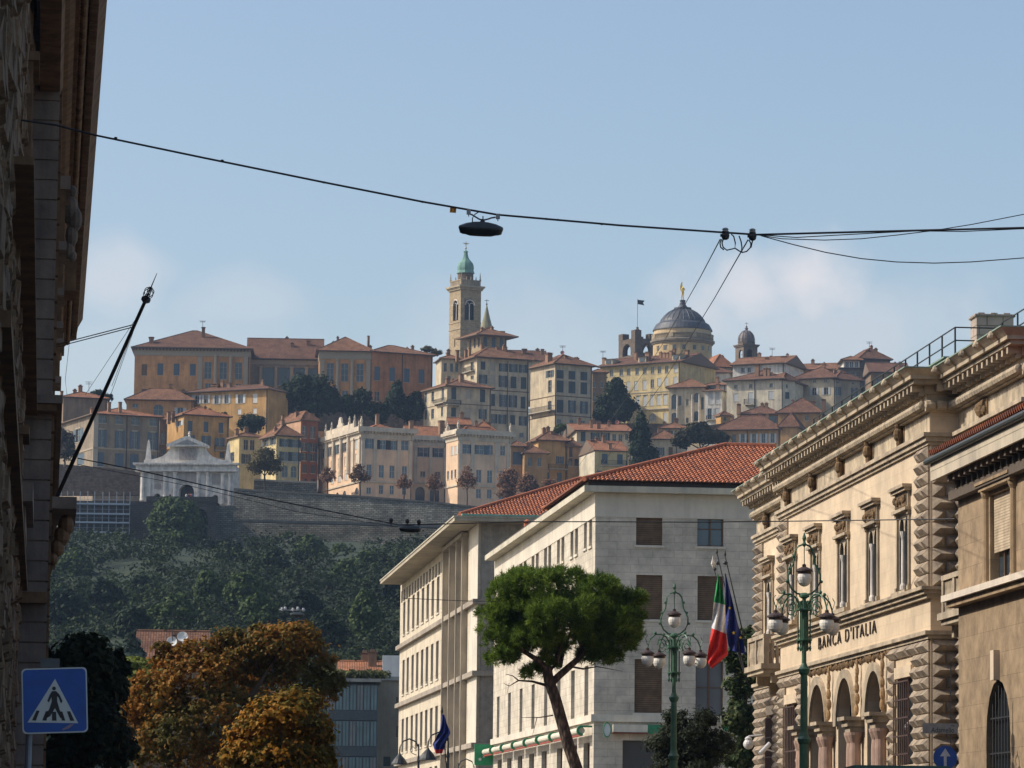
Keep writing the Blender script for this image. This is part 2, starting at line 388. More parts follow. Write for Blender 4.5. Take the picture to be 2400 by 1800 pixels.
def chimney(b,root,x,ytop,wp,hp,mat,yl=None,c=None,cap=None,pot=False):
    """chimney whose top centre is seen at crop px (x,ytop)"""
    yl=b.d*.35 if yl is None else yl
    X,Z=b.hit('f',x,ytop,c,off=yl); X2,_=b.hit('f',x+wp,ytop,c,off=yl); w=abs(X2-X); _,Zb=b.hit('f',x,ytop+hp,c,off=yl)
    mb=MB(); Zc=Z-w*.35
    mb.box(X-w/2,X+w/2,yl-w/2,yl+w/2,Zb-1.2,Zc)
    mb.box(X-w*.62,X+w*.62,yl-w*.62,yl+w*.62,Zc,Zc+w*.1)
    for sx in (-.5,.36): mb.box(X+w*sx,X+w*(sx+.14),yl-w*.5,yl+w*.5,Zc+w*.1,Zc+w*.28)
    a=[(X-w*.7,yl-w*.7,Zc+w*.28),(X+w*.7,yl-w*.7,Zc+w*.28),(X+w*.7,yl+w*.7,Zc+w*.28),(X-w*.7,yl+w*.7,Zc+w*.28)]; ap=(X,yl,Z+w*.1)
    for i in range(4): mb.face([a[i],a[(i+1)%4],ap],1)
    mb.face(a[::-1],1)
    return mb.build('chimney',[mat,cap or MATS['roof']],root,b.M)
# ------------------------------------------------------------------ foliage
def fastmesh(name,verts,faces4,mats,uv=False):
    me=bpy.data.meshes.new(name); nv=len(verts); nf=len(faces4); k=faces4.shape[1]
    me.vertices.add(nv); me.vertices.foreach_set('co',verts.astype(np.float32).ravel())
    me.loops.add(nf*k); me.loops.foreach_set('vertex_index',faces4.astype(np.int32).ravel())
    me.polygons.add(nf); me.polygons.foreach_set('loop_start',(np.arange(nf)*k).astype(np.int32)); me.update(calc_edges=True)
    for m in mats: me.materials.append(m)
    return me
def rdir(rs,n):
    v=rs.normal(size=(n,3)); return v/np.linalg.norm(v,axis=1)[:,None]
def leafmesh(name,mat,blobs,n,size,seed=0,sub=.36,K=16,asp=.62,flatz=.0,inner=.15):
    rs=np.random.RandomState(seed); B=[(np.array(c,float),np.array(r,float)) for c,r in blobs]
    wt=np.array([r[0]*r[2]+r[1]*r[2] for _,r in B]); wt/=wt.sum(); pts=[];nor=[]
    for (c,r),w in zip(B,wt):
        m=max(20,int(n*w)); ds=rdir(rs,K); ds[:,2]=np.abs(ds[:,2])*.9-.25*(rs.rand(K)); ds/=np.linalg.norm(ds,axis=1)[:,None]
        sc=c+ds*r*(rs.uniform(.6,.88,(K,1))); sr=r.mean()*sub*rs.uniform(.7,1.25,K)
        idx=rs.randint(0,K,m); d=rdir(rs,m); d=d*.8+ds[idx]*.35; rad=np.abs(rs.normal(size=(m,1)))*.42+.35
        p=sc[idx]+d*rad*sr[idx][:,None]*(r/r.mean()); q=int(m*inner)
        q2=int(m*.12); p[-q2:]=c+d[-q2:]*r*rs.uniform(.55,1.12,(q2,1))
        if q: p[:q]=c+rdir(rs,q)*r*rs.uniform(.2,.75,(q,1))
        pts.append(p); nn=d+rdir(rs,m)*.7; nn[:,2]+=.35; nor.append(nn)
    p=np.concatenate(pts); nn=np.concatenate(nor); nn/=np.linalg.norm(nn,axis=1)[:,None]; m=len(p)
    a=np.cross(nn,rdir(rs,m)); a/=np.linalg.norm(a,axis=1)[:,None]; b=np.cross(nn,a); s=size*rs.uniform(.6,1.35,(m,1))
    V=np.stack([p-a*s*.5,p+b*s*asp*.5-a*s*.05,p+a*s*.5,p-b*s*asp*.5-a*s*.05],1).reshape(-1,3)
    F=np.arange(m*4).reshape(-1,4); return V,F
def trunk_mb(pts,rads,n=8):
    mb=MB(); mb.tube(pts,rads,n); return mb
def tree(name,label,cat,base,blobs,mat,n,size,seed,tr=.2,group=None,bark=None,fork=3,**k):
    """base world point; blobs world coordinates"""
    base=Vector(base); root=thing(name,label,cat,base,group)
    V,F=leafmesh('crown',mat,blobs,n,size,seed,**k); V=V-np.array(base)
    o=bpy.data.objects.new('crown',fastmesh('crown',V,F,[mat])); COL.objects.link(o); o.parent=root
    mb=MB(); cs=sorted(blobs,key=lambda b:-b[1][0])[:fork+1]; cen=sum((Vector(b[0]) for b in blobs),Vector())/len(blobs)
    low=min(Vector(b[0]).z-b[1][2] for b in blobs); fk=Vector((base.x*.6+cen.x*.4,base.y*.6+cen.y*.4,max(base.z+.5,low+.15*(cen.z-low))))
    mb.tube([base-Vector((0,0,.5)),base.lerp(fk,.5)+Vector((tr*.4,0,0)),fk],[tr*1.25,tr,tr*.85],8)
    for c,_ in cs: c=Vector(c); mb.tube([fk,fk.lerp(c,.5)+Vector((0,0,(c.z-fk.z)*.12)),c],[tr*.7,tr*.42,tr*.15],6)
    mb.build('trunk',[bark or MATS['bark']],root)
    return root

# ------------------------------------------------------------------ shared materials
flat('eave',(.16,.11,.075),.8); flat('frame',(.34,.32,.28),.7); flat('trim',(.40,.36,.29),.85); flat('shutter',(.055,.075,.085),.7)
flat('bark',(.07,.05,.035),.95); glassm('glass'); flat('iron',(.02,.02,.022),.6); flat('lead',(.16,.165,.175),.55,0.0)
rooftile('roof',(.34,.175,.095),(.23,.115,.065),(.08,.04,.03)); rooftile('roofdark',(.25,.13,.08),(.16,.082,.052),(.06,.03,.025))
rooftile('rooforange',(.46,.20,.10),(.36,.155,.08),(.10,.05,.03))
M_=MATS
m_orange=plaster('orange plaster',(.54,.28,.12)); m_ochre=plaster('ochre plaster',(.50,.30,.12)); m_ochre2=plaster('brown ochre plaster',(.42,.25,.115))
m_yel=plaster('yellow plaster',(.60,.48,.25)); m_cream=plaster('cream plaster',(.54,.45,.31)); m_cream2=plaster('pale cream plaster',(.60,.54,.41))
m_white=plaster('white plaster',(.68,.65,.58)); m_grey=plaster('grey brown plaster',(.27,.22,.16)); m_pink=plaster('pink plaster',(.52,.32,.20)); m_redp=plaster('red plaster',(.26,.10,.055))
m_pal=plaster('peach plaster',(.70,.50,.34),.2); m_paltrim=plaster('palace trim',(.56,.485,.38),.25); m_brown=plaster('brown plaster',(.24,.17,.11))
m_stone=blocks('tower stone',(.42,.33,.21),(.34,.26,.16),(.2,.15,.1),.7,.35,.015,.3,.35); m_dkstone=blocks('dark rubble',(.19,.145,.105),(.13,.10,.075),(.08,.06,.05),.6,.3,.03,.5,.4)
m_marble=plaster('white marble',(.74,.69,.62),.4,.8); m_copper=plaster('green copper',(.17,.32,.26),.4,.8,.7); m_gold=flat('gilded bronze',(.85,.52,.12),.3,1.0)
m_wallstone=blocks('rampart masonry',(.31,.285,.24),(.17,.16,.13),(.07,.075,.055),.9,.38,.05,.8,.55,.5,.95,.25)
m_hedge=leafm('hedge leaf',(.012,.026,.010),(.028,.055,.018),(.06,.10,.028))
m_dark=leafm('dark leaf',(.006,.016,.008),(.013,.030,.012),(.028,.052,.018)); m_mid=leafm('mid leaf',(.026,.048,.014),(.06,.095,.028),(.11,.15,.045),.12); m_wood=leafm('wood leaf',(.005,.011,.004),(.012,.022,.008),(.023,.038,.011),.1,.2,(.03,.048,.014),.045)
m_red=leafm('russet leaf',(.14,.07,.045),(.27,.15,.095),(.38,.25,.17),.25,.4); m_olive=leafm('olive brown leaf',(.04,.035,.015),(.085,.075,.03),(.15,.12,.05))
m_or=leafm('orange leaf',(.08,.036,.008),(.31,.125,.016),(.52,.26,.035),.5,.35,(.10,.09,.02),.3); m_or2=leafm('golden leaf',(.16,.07,.008),(.44,.19,.018),(.62,.34,.035),.6,.35,(.15,.13,.025),.4)

# ------------------------------------------------------------------ terrain
def hgt(x,y):
    pr=[(-500,0),(325,0),(400,9),(560,34),(700,55.5),(741,58.5),(750.2,59.5),(750.6,67),(775,68),(800,71),(850,82),(900,94),(960,106),(1020,116),(1100,116),(1300,60),(1500,40)]
    for (a,b),(c,d) in zip(pr,pr[1:]):
        if a<=y<=c: z=b+(d-b)*(y-a)/(c-a); break
    else: z=40
    return z + (.9*math.sin(x*.11+y*.05)+.6*math.sin(x*.043-y*.09))*min(1,max(0,(y-340)/60))*(0.4 if y>738 else 1)
def make_ground():
    xs=list(np.linspace(-600,-150,10))+list(np.linspace(-140,200,60))+list(np.linspace(220,600,9)); ys=list(np.linspace(-400,300,10))+list(np.linspace(320,1120,140))+list(np.linspace(1150,1500,8))
    V=np.array([(x,y,hgt(x,y)) for y in ys for x in xs]); nx=len(xs)
    F=np.array([(j*nx+i,j*nx+i+1,(j+1)*nx+i+1,(j+1)*nx+i) for j in range(len(ys)-1) for i in range(nx-1)])
    m,nt,b=nmat('hill grass and soil'); tc=N(nt,'ShaderNodeTexCoord'); n=N(nt,'ShaderNodeTexNoise',i_Scale=.06,i_Detail=10.0,i_Roughness=.7); nt.links.new(tc.outputs['Object'],n.inputs['Vector'])
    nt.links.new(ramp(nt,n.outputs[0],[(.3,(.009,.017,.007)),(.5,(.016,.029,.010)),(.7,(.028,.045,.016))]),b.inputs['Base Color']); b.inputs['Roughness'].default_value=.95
    sx=N(nt,'ShaderNodeSeparateXYZ'); nt.links.new(tc.outputs['Object'],sx.inputs[0]); gl=b.inputs['Base Color'].links[0].from_socket
    st=ramp(nt,n.outputs[0],[(.3,(.16,.14,.11)),(.7,(.26,.23,.18))]); m1=N(nt,'ShaderNodeMapRange'); nt.links.new(sx.outputs[1],m1.inputs[0]); m1.inputs[1].default_value=748; m1.inputs[2].default_value=749; m2=N(nt,'ShaderNodeMapRange'); nt.links.new(sx.outputs[1],m2.inputs[0]); m2.inputs[1].default_value=332; m2.inputs[2].default_value=326
    mm=N(nt,'ShaderNodeMath',operation='MAXIMUM'); nt.links.new(m1.outputs[0],mm.inputs[0]); nt.links.new(m2.outputs[0],mm.inputs[1]); nt.links.new(mixc(nt,mm.outputs[0],gl,st),b.inputs['Base Color'])
    n2=N(nt,'ShaderNodeTexNoise',i_Scale=.8,i_Detail=8.0); nt.links.new(tc.outputs['Object'],n2.inputs['Vector']); bp=N(nt,'ShaderNodeBump',i_Strength=1.0,i_Distance=.6); nt.links.new(n2.outputs[0],bp.inputs['Height']); nt.links.new(bp.outputs[0],b.inputs['Normal'])
    o=bpy.data.objects.new('hill_terrain',fastmesh('hill_terrain',V,F,[m])); COL.objects.link(o); tag(o,kind='structure')
    for p in o.data.polygons: p.use_smooth=True
    mb=MB(); mb.face([(-14,-30,.004),(17,-30,.004),(-10,330,.004),(-38,330,.004)])
    mb.build('road',[blocks('asphalt',(.05,.05,.05),(.055,.055,.053),(.045,.045,.045),3,3,.01,.1)],base=(0,0,0)); tag(bpy.data.objects['road'],kind='structure')
make_ground()

# ------------------------------------------------------------------ light, sky, air
SUN_EL,SUN_AZ=R(39),R(-87)     # azimuth from +Y toward +X
def make_light():
    d=Vector((math.sin(SUN_AZ)*math.cos(SUN_EL),math.cos(SUN_AZ)*math.cos(SUN_EL),math.sin(SUN_EL)))
    L=bpy.data.lights.new('sun','SUN'); L.energy=3.25; L.angle=R(.5); L.color=(1,.91,.78)
    o=bpy.data.objects.new('sun',L); COL.objects.link(o); o.rotation_euler=d.to_track_quat('Z','Y').to_euler(); o.location=(0,0,50)
    w=bpy.data.worlds.new('World'); scene.world=w; w.use_nodes=True; nt=w.node_tree; bg=nt.nodes['Background']
    sky=N(nt,'ShaderNodeTexSky',sky_type='NISHITA',sun_disc=False,sun_elevation=SUN_EL,sun_rotation=SUN_AZ,altitude=250,air_density=1.0,dust_density=2.6,ozone_density=1.6)
    tc=N(nt,'ShaderNodeTexCoord'); acc=None
    nz=N(nt,'ShaderNodeTexNoise',i_Scale=26.0,i_Detail=6.0,i_Roughness=.55); nt.links.new(tc.outputs['Generated'],nz.inputs['Vector'])
    for x,y,sx,sy,amt in ((1880,655,.018,.013,.85),(1760,680,.022,.014,.7),(1650,740,.02,.014,.5),(1900,770,.045,.014,.35),(270,650,.016,.010,.4),(560,710,.022,.008,.22),(1300,880,.2,.02,.2)):
        c=ray(x,y).normalized(); s=N(nt,'ShaderNodeVectorMath',operation='SUBTRACT'); nt.links.new(tc.outputs['Generated'],s.inputs[0]); s.inputs[1].default_value=c
        mu=N(nt,'ShaderNodeVectorMath',operation='MULTIPLY'); nt.links.new(s.outputs[0],mu.inputs[0]); mu.inputs[1].default_value=(1/sx,1/sx,1/sy)
        ln=N(nt,'ShaderNodeVectorMath',operation='LENGTH'); nt.links.new(mu.outputs[0],ln.inputs[0])
        q=N(nt,'ShaderNodeMath',operation='MULTIPLY_ADD'); nt.links.new(nz.outputs[0],q.inputs[0]); q.inputs[1].default_value=-2.6; nt.links.new(ln.outputs['Value'],q.inputs[2])
        mr=N(nt,'ShaderNodeMapRange',interpolation_type='SMOOTHSTEP'); nt.links.new(q.outputs[0],mr.inputs[0]); mr.inputs[1].default_value=.0; mr.inputs[2].default_value=-1.15; mr.inputs[3].default_value=0; mr.inputs[4].default_value=amt
        if acc is None: acc=mr.outputs[0]
        else:
            mx=N(nt,'ShaderNodeMath',operation='MAXIMUM'); nt.links.new(acc,mx.inputs[0]); nt.links.new(mr.outputs[0],mx.inputs[1]); acc=mx.outputs[0]
    c=mixc(nt,acc,mixc(nt,1.0,sky.outputs[0],(.985,.965,.93),'MULTIPLY'),CLOUD)
    nt.links.new(c,bg.inputs[0]); bg.inputs[1].default_value=SKY_S
CLOUD=(5.2,4.9,4.9); SKY_S=.124
make_light()
def make_haze(dens):
    mb=MB(); mb.box(-620,620,-420,1520,-2,215); o=mb.build('haze',[],base=(0,0,0)); o.data.materials.clear()
    m=bpy.data.materials.new('pale haze'); m.use_nodes=True; nt=m.node_tree; nt.nodes.clear(); out=nt.nodes.new('ShaderNodeOutputMaterial'); v=nt.nodes.new('ShaderNodeVolumePrincipled')
    v.inputs['Color'].default_value=(.50,.70,1,1); v.inputs['Density'].default_value=dens; v.inputs['Anisotropy'].default_value=.2; nt.links.new(v.outputs[0],out.inputs['Volume'])
    o.data.materials.append(m); tag(o,kind='stuff')
HAZE=.000095
make_haze(HAZE)
scene.view_settings.view_transform='Standard'; scene.view_settings.look='None'; scene.view_settings.gamma=1; scene.view_settings.exposure=.47
# ------------------------------------------------------------------ the old town on the hill
def house(c,name,label,cat,x0,x1,Y,yaw,eave,base,wall,L=None,Rr=None,depth=10,anchor='l',rf=('hip',2.5,.6),rm='roof',rows=(),chim=(),root=None,ext=8,group=None,fin=True,bays=(),**wk):
    b=Block(c,x0,x1,Y,yaw,eave,base,anchor,L,Rr,depth,ext)
    if root is None: root=thing(name,label,cat,b.o,group)
    for r in rows:
        k=r[6] if len(r)>6 else {}
        b.rows(r[0],r[1],r[2],r[3],r[4],r[5],c=k.pop('c',None),arch=k.pop('arch',False),**k)
    build_walls(b,root,wall,gable=rf[0] if rf[0] in('x','y','shed') else None,rise=rf[1])
    ro=roof(b,root,MATS[rm],*rf[:3]) if rf[0]!='none' else None
    for q in chim: chimney(b,ro or root,*q[:4],wk.get('chm') or MATS['chim'],yl=q[4] if len(q)>4 else None)
    wk.pop('chm',None)
    rr=random.Random(int(x0*7+eave))
    if rf[0] in('hip','x') and b.w>4 and depth>3 and wall is not m_pal and name!='seminary_building':
        for k in range(rr.choice((1,2,2,3))):
            X=rr.uniform(.15,.85)*b.w; Y_=rr.uniform(.22,.7)*b.d; tt=min(X,b.w-X,Y_,b.d-Y_)/(min(b.w,b.d)/2) if rf[0]=='hip' else min(Y_,b.d-Y_)/(b.d/2); zz=b.h+rf[1]*max(.1,min(1,tt)); s=rr.uniform(.28,.45); hh=rr.uniform(.8,1.5); mb=MB()
            mb.box(X-s,X+s,Y_-s*.8,Y_+s*.8,b.h+.25,zz+hh); mb.box(X-s*1.25,X+s*1.25,Y_-s,Y_+s,zz+hh+.001,zz+hh+.12,1); mb.box(X-s*.6,X+s*.6,Y_-s*.5,Y_+s*.5,zz+hh+.121,zz+hh+.4,0); mb.build('chimney',[MATS['chim'],MATS['roofdark']],ro or root,b.M)
    if b.h>6 and b.w>5:
        mb=MB()
        for X in (b.w-.25,)+((b.w*.5,) if b.w>14 else ()):
            if not any(o[0]-.1<X<o[1]+.1 for o in b.ops['f']): mb.box(X-.07,X+.07,-.14,-.01,.3,b.h-.05)
        mb.box(-.45,b.w+.45,-rf[2]-.16,-rf[2]-.02,b.h+.02,b.h+.17); mb.build('gutter',[MATS['iron']],root,b.M)
    finish(b,root,**wk)
    return root,b
MATS['chim']=plaster('chimney plaster',(.30,.18,.11))
def band(b,root,y0,y1,out,mat,name='cornice',x=None,face='f',c=None,dent=0):
    if x is None: x=(proj(b.M@Vector((0,0,b.h)))[0]-CROP[c or b.c][0])*CROP[c or b.c][2]
    z1=b.hit(face,x,y0,c)[1]; z0=b.hit(face,x,y1,c)[1]; mb=MB(); mb.box(-out,b.w+out,-out,b.d+out,z0,z1)
    if dent:
        n=int((b.w+2*out)/dent)
        for i in range(n): a=-out+(i+.25)*dent; mb.box(a,a+dent*.5,-out*.75,0,z0-dent*.5,z0-.002)
        n=int((b.d+2*out)/dent)
        for i in range(n):
            a=-out+(i+.25)*dent
            for X in (-out*.75,): mb.box(X,-.003,a,a+dent*.5,z0-dent*.5,z0-.002)
    return mb.build(name,[mat],root,b.M)
def pils(b,root,face,xs,wpx,y0,y1,out,mat,name='pilaster',round_=False,c=None,caps=True):
    _,z1=b.hit(face,xs[0],y0,c); _,z0=b.hit(face,xs[0],y1,c); fn=b.fn(face)
    for x in xs:
        a,_=b.hit(face,x,y0,c); w=abs(b.hit(face,x+wpx,y0,c)[0]-a)/1; mb=MB()
        if round_:
            p=fn(a,-out*.6,0); mb.lathe([(w*.62,z0),(w*.62,z0+w*.3),(w*.5,z0+w*.4),(w*.43,z1-w*.6),(w*.6,z1-w*.35),(w*.62,z1)],p,12)
        else:
            A=fn(a-w/2,-out,z0); B=fn(a+w/2,.0,z1); mb.box(min(A.x,B.x),max(A.x,B.x),min(A.y,B.y),max(A.y,B.y),z0,z1-w*.3)
            A=fn(a-w*.62,-out*1.4,z1-w*.3); B=fn(a+w*.62,.0,z1); mb.box(min(A.x,B.x),max(A.x,B.x),min(A.y,B.y),max(A.y,B.y),z1-w*.3,z1)
        mb.build(name,[mat],root,b.M)
def extr(mb,pts,ya,yb,m=0):
    a=[Vector((x,ya,z)) for x,z in pts]; b=[Vector((x,yb,z)) for x,z in pts]; mb.face(a,m); mb.face(b[::-1],m)
    for i in range(len(a)): j=(i+1)%len(a); mb.face([a[j],a[i],b[i],b[j]],m)
def balcony(b,root,face,x0,x1,ytop,ybot,out=.9,mat=None,c=None,slabm=None):
    fn=b.fn(face); a0,z0=b.hit(face,x0,ybot,c); a1,_=b.hit(face,x1,ybot,c); z1=b.hit(face,x0,ytop,c)[1]; a0,a1=min(a0,a1),max(a0,a1); z1=z0+max(.9,z1-z0)
    mb=MB()
    def bx(A,B,t0,t1,za,zb,m):
        p,q=fn(A,t0,za),fn(B,t1,zb); mb.box(min(p.x,q.x),max(p.x,q.x),min(p.y,q.y),max(p.y,q.y),za,zb,m)
    bx(a0,a1,-out,-.002,z0-.18,z0,0)
    for a in (a0+.3,a1-.5): bx(a,a+.2,-out*.7,-.002,z0-.5,z0-.181,0)
    bx(a0,a1,-out,-out+.06,z1-.06,z1,1); n=int((a1-a0)/.16)
    for i in range(n+1): a=a0+(a1-a0-.03)*i/n; bx(a,a+.03,-out+.01,-out+.04,z0+.001,z1-.061,1)
    for a in (a0,a1-.04):
        bx(a,a+.04,-out+.061,-.003,z1-.06,z1,1)
        for i in range(5): t=-out+.15+i*(out-.2)/5; bx(a,a+.03,t,t+.03,z0+.001,z1-.061,1)
    return mb.build('balcony',[slabm or MATS['trim'],MATS['iron']],root,b.M)
def pier(b,root,face,x,w,y0,y1,out,mat,name,c=None):
    pils(b,root,face,[x],w,y0,y1,out,mat,name,c=c)
flat('bluegrey',(.065,.10,.135),.5); flat('palegrey',(.42,.44,.44),.7); flat('darkgreen',(.035,.06,.05),.7); flat('brownwood',(.13,.075,.04),.7); flat('greytrim',(.33,.275,.20),.85)
flat('whitewood',(.6,.6,.57),.6)
# ---- long orange seminary on the skyline
rt,A=house('c2','seminary_building','long orange hilltop building with hipped end blocks and tall columned bays, on the left skyline','building',797,1790,905,2.5,798,1212,m_orange,depth=26,rf=('hip',6.0,.9),rm='roofdark',
  rows=[('f',[880],935,1032,48,'s',dict(shut=M_['brownwood'])),('f',[1018,1157,1298],928,1028,50,'s',dict(shut=M_['bluegrey'])),('f',[1430,1560,1692],915,1062,64,'g',dict(bars=2)),('f',[880],1150,1200,48,'s'),('f',[1430,1560,1692],1100,1180,50,'g')],
  chim=[(940,700,38,50,3),(1390,615,28,50,8)],surround=M_['greytrim'],ext=10)
band(A,rt,795,858,.18,M_['greytrim'],'entablature'); band(A,rt,783,797,.8,M_['eave'],'cornice',dent=.8)
pils(A,rt,'f',[1362],40,858,1200,.35,M_['greytrim']); pils(A,rt,'f',[1757],36,858,1200,.35,M_['greytrim']); pils(A,rt,'f',[1497,1627],32,858,1200,.7,M_['greytrim'],'column',True)
_,A2=house('c4','','','',-42,455,915,3,428,700,m_grey,root=rt,depth=16,rf=('x',6,.9),rm='roofdark',rows=[('f',[85,195,308,402],487,612,76,'g',dict(bars=5,frame=M_['iron']))],surround=M_['greytrim'])
band(A2,rt,432,462,.2,M_['greytrim'],'entablature'); pils(A2,rt,'f',[30,140,252,357],26,478,690,.5,M_['greytrim'],'column',True)
_,A3=house('c4','','','',450,818,905,4,372,745,m_orange,root=rt,depth=20,rf=('hip',4.2,.9),rm='roof',rows=[('f',[525,627,735],455,583,52,'g',dict(bars=2)),('f',[630],650,725,42,'g')],surround=M_['greytrim'],chim=[(532,318,24,22,6)])
band(A3,rt,372,425,.18,M_['greytrim'],'entablature'); pils(A3,rt,'f',[470,795],30,432,700,.35,M_['greytrim']); pils(A3,rt,'f',[578,680],25,432,700,.7,M_['greytrim'],'column',True)
_,A4=house('c4','','','',819,1250,905.5,24,378,760,plaster('shaded orange plaster',(.40,.185,.085)),root=rt,depth=14,rf=('hip',2.7,.8),rm='roof',rows=[('f',[857,962,1065,1170],480,577,40,'s',dict(shut=M_['bluegrey'])),('f',[857],655,725,38,'g')],surround=M_['greytrim'],chim=[(795,262,14,80,4)])  # wing turned from the sun: its shade is put into a darker orange
# ---- houses on the left, below the seminary
house('c2','low_orange_house','low dark orange house with arched window, below the left end of the seminary','house',725,1300,862,2,1246,1400,m_orange,depth=10,rf=('hip',3.2,.6),rm='roof',
  rows=[('f',[1000],1282,1375,84,'g',dict(arch=True,bars=1)),('f',[1190],1310,1370,50,'o',dict(shut=M_['palegrey'])),('f',[800],1275,1310,50,'g')],chim=[(1107,1105,26,60,5)])
rt,b=house('c2','long_ochre_house','long ochre house with pale upper storey and white shutters, below the seminary middle','house',1235,1948,858,-27,1152,1430,m_ochre,depth=9,anchor='r',rf=('hip',1.6,.7),rm='roofdark',
  rows=[('f',[1270,1335,1412],1205,1280,34,'o',dict(shut=M_['palegrey'])),('f',[1505,1590],1203,1278,34,'o',dict(shut=M_['palegrey'])),('f',[1712],1195,1272,42,'o',dict(shut=M_['whitewood'])),('f',[1835],1190,1268,40,'s',dict(shut=M_['whitewood'])),('f',[1700,1833],1322,1368,34,'s',dict(shut=M_['whitewood']))],
  chim=[(1612,1095,26,45),(1500,1105,50,35,4)])
rt,b=house('c3','grey_brown_palace','long weathered grey brown palace with orange roof, behind the left building','building',448,1010,800,24,262,860,m_grey,L=120,rf=('hip',2.2,.8),rm='rooforange',
  rows=[('f',[520,660,800,955],270,338,66,'g'),('f',[510,668,795,950],395,545,44,'o',dict(shut=M_['bluegrey'],hood=True)),('f',[490,660,790,930],590,712,74,'s',dict(shut=M_['bluegrey'])),('f',[505,665,790],790,880,50,'v'),
        ('l',[315],255,300,60,'g'),('l',[310],390,500,40,'o',dict(shut=M_['bluegrey'],hood=True)),('l',[330],600,700,60,'s',dict(shut=M_['bluegrey']))],chim=[(575,155,26,50,2),(670,155,24,50,2),(165,60,22,60,12)])
pils(b,rt,'f',[462],40,262,720,.12,M_['trim'],'corner_strip'); band(b,rt,545,560,.12,M_['greytrim'],'string_course')
house('c2','small_rooftop_house','small orange roofed house peeping over the grey brown palace, at the far left','house',180,560,845,18,1222,1260,m_brown,depth=10,rf=('hip',1.9,.5),rm='rooforange')
house('c3','narrow_brown_house','narrow dark brown house squeezed between the grey palace and the yellow corner house','house',1012,1076,822,10,310,640,m_brown,depth=8,rf=('hip',1,.4),rows=[('f',[1040],420,520,36,'g'),('f',[1040],560,610,36,'g')])
rt,b=house('c3','yellow_corner_house','golden yellow corner house with blue green shutters, right behind the white gate','house',1222,1612,812,25,268,650,m_ochre,L=1078,rf=('hip',2.3,.6),rm='rooforange',
  rows=[('f',[1275,1412,1540],318,408,40,'s',dict(shut=M_['bluegrey'])),('f',[1275,1412],440,528,40,'o',dict(shut=M_['bluegrey'])),('f',[1530],465,540,42,'o',dict(shut=M_['bluegrey'])),('f',[1550],590,640,42,'s'),('l',[1182],318,362,32,'o',dict(shut=M_['palegrey']))],
  chim=[(1090,238,26,60,5),(1130,235,22,50,5),(1385,222,20,45,6)])
balcony(b,rt,'f',1480,1600,535,570)
rt,b=house('c3','cream_yellow_house','cream yellow two part house between the white gate and the tall orange house','house',1700,1888,795,24,455,850,m_yel,L=1612,rf=('hip',1.2,.5),rm='roof',
  rows=[('f',[1758,1812],480,570,40,'g'),('f',[1758],605,690,40,'o'),('l',[1640],590,670,32,'g')])
_,b=house('c4','','','',146,312,782,26,972,1300,m_yel,root=rt,L=45,rf=('hip',2.6,.7),rm='roof',rows=[('f',[206,276],992,1048,40,'o'),('f',[206,276],1082,1146,40,'o'),('l',[68,118],992,1044,22,'o'),('f',[205,266],1178,1262,42,'g',dict(arch=True))])
band(b,rt,1150,1158,.12,M_['trim'],'string_course')
rt,b=house('c4','tall_orange_house','tall narrow house with peach gable and dark red front, left of the peach palace','house',322,440,806,30,862,1372,m_redp,L=162,rf=('hip',2.2,.4),rm='roof',
  rows=[('f',[345,400],900,985,34,'g'),('f',[343,402],1018,1078,30,'o'),('f',[343,402],1092,1146,30,'o'),('f',[343,402],1172,1232,30,'s'),('f',[343,400],1272,1340,30,'v'),('l',[232],880,910,18,'g')],chim=[(288,797,20,40,4),(190,822,16,40,12),(396,812,24,30,3)])
mb=MB(); mb.box(-.14,-.01,0,b.d,3,b.h-.1); mb.build('wall',[m_pink],rt,b.M)
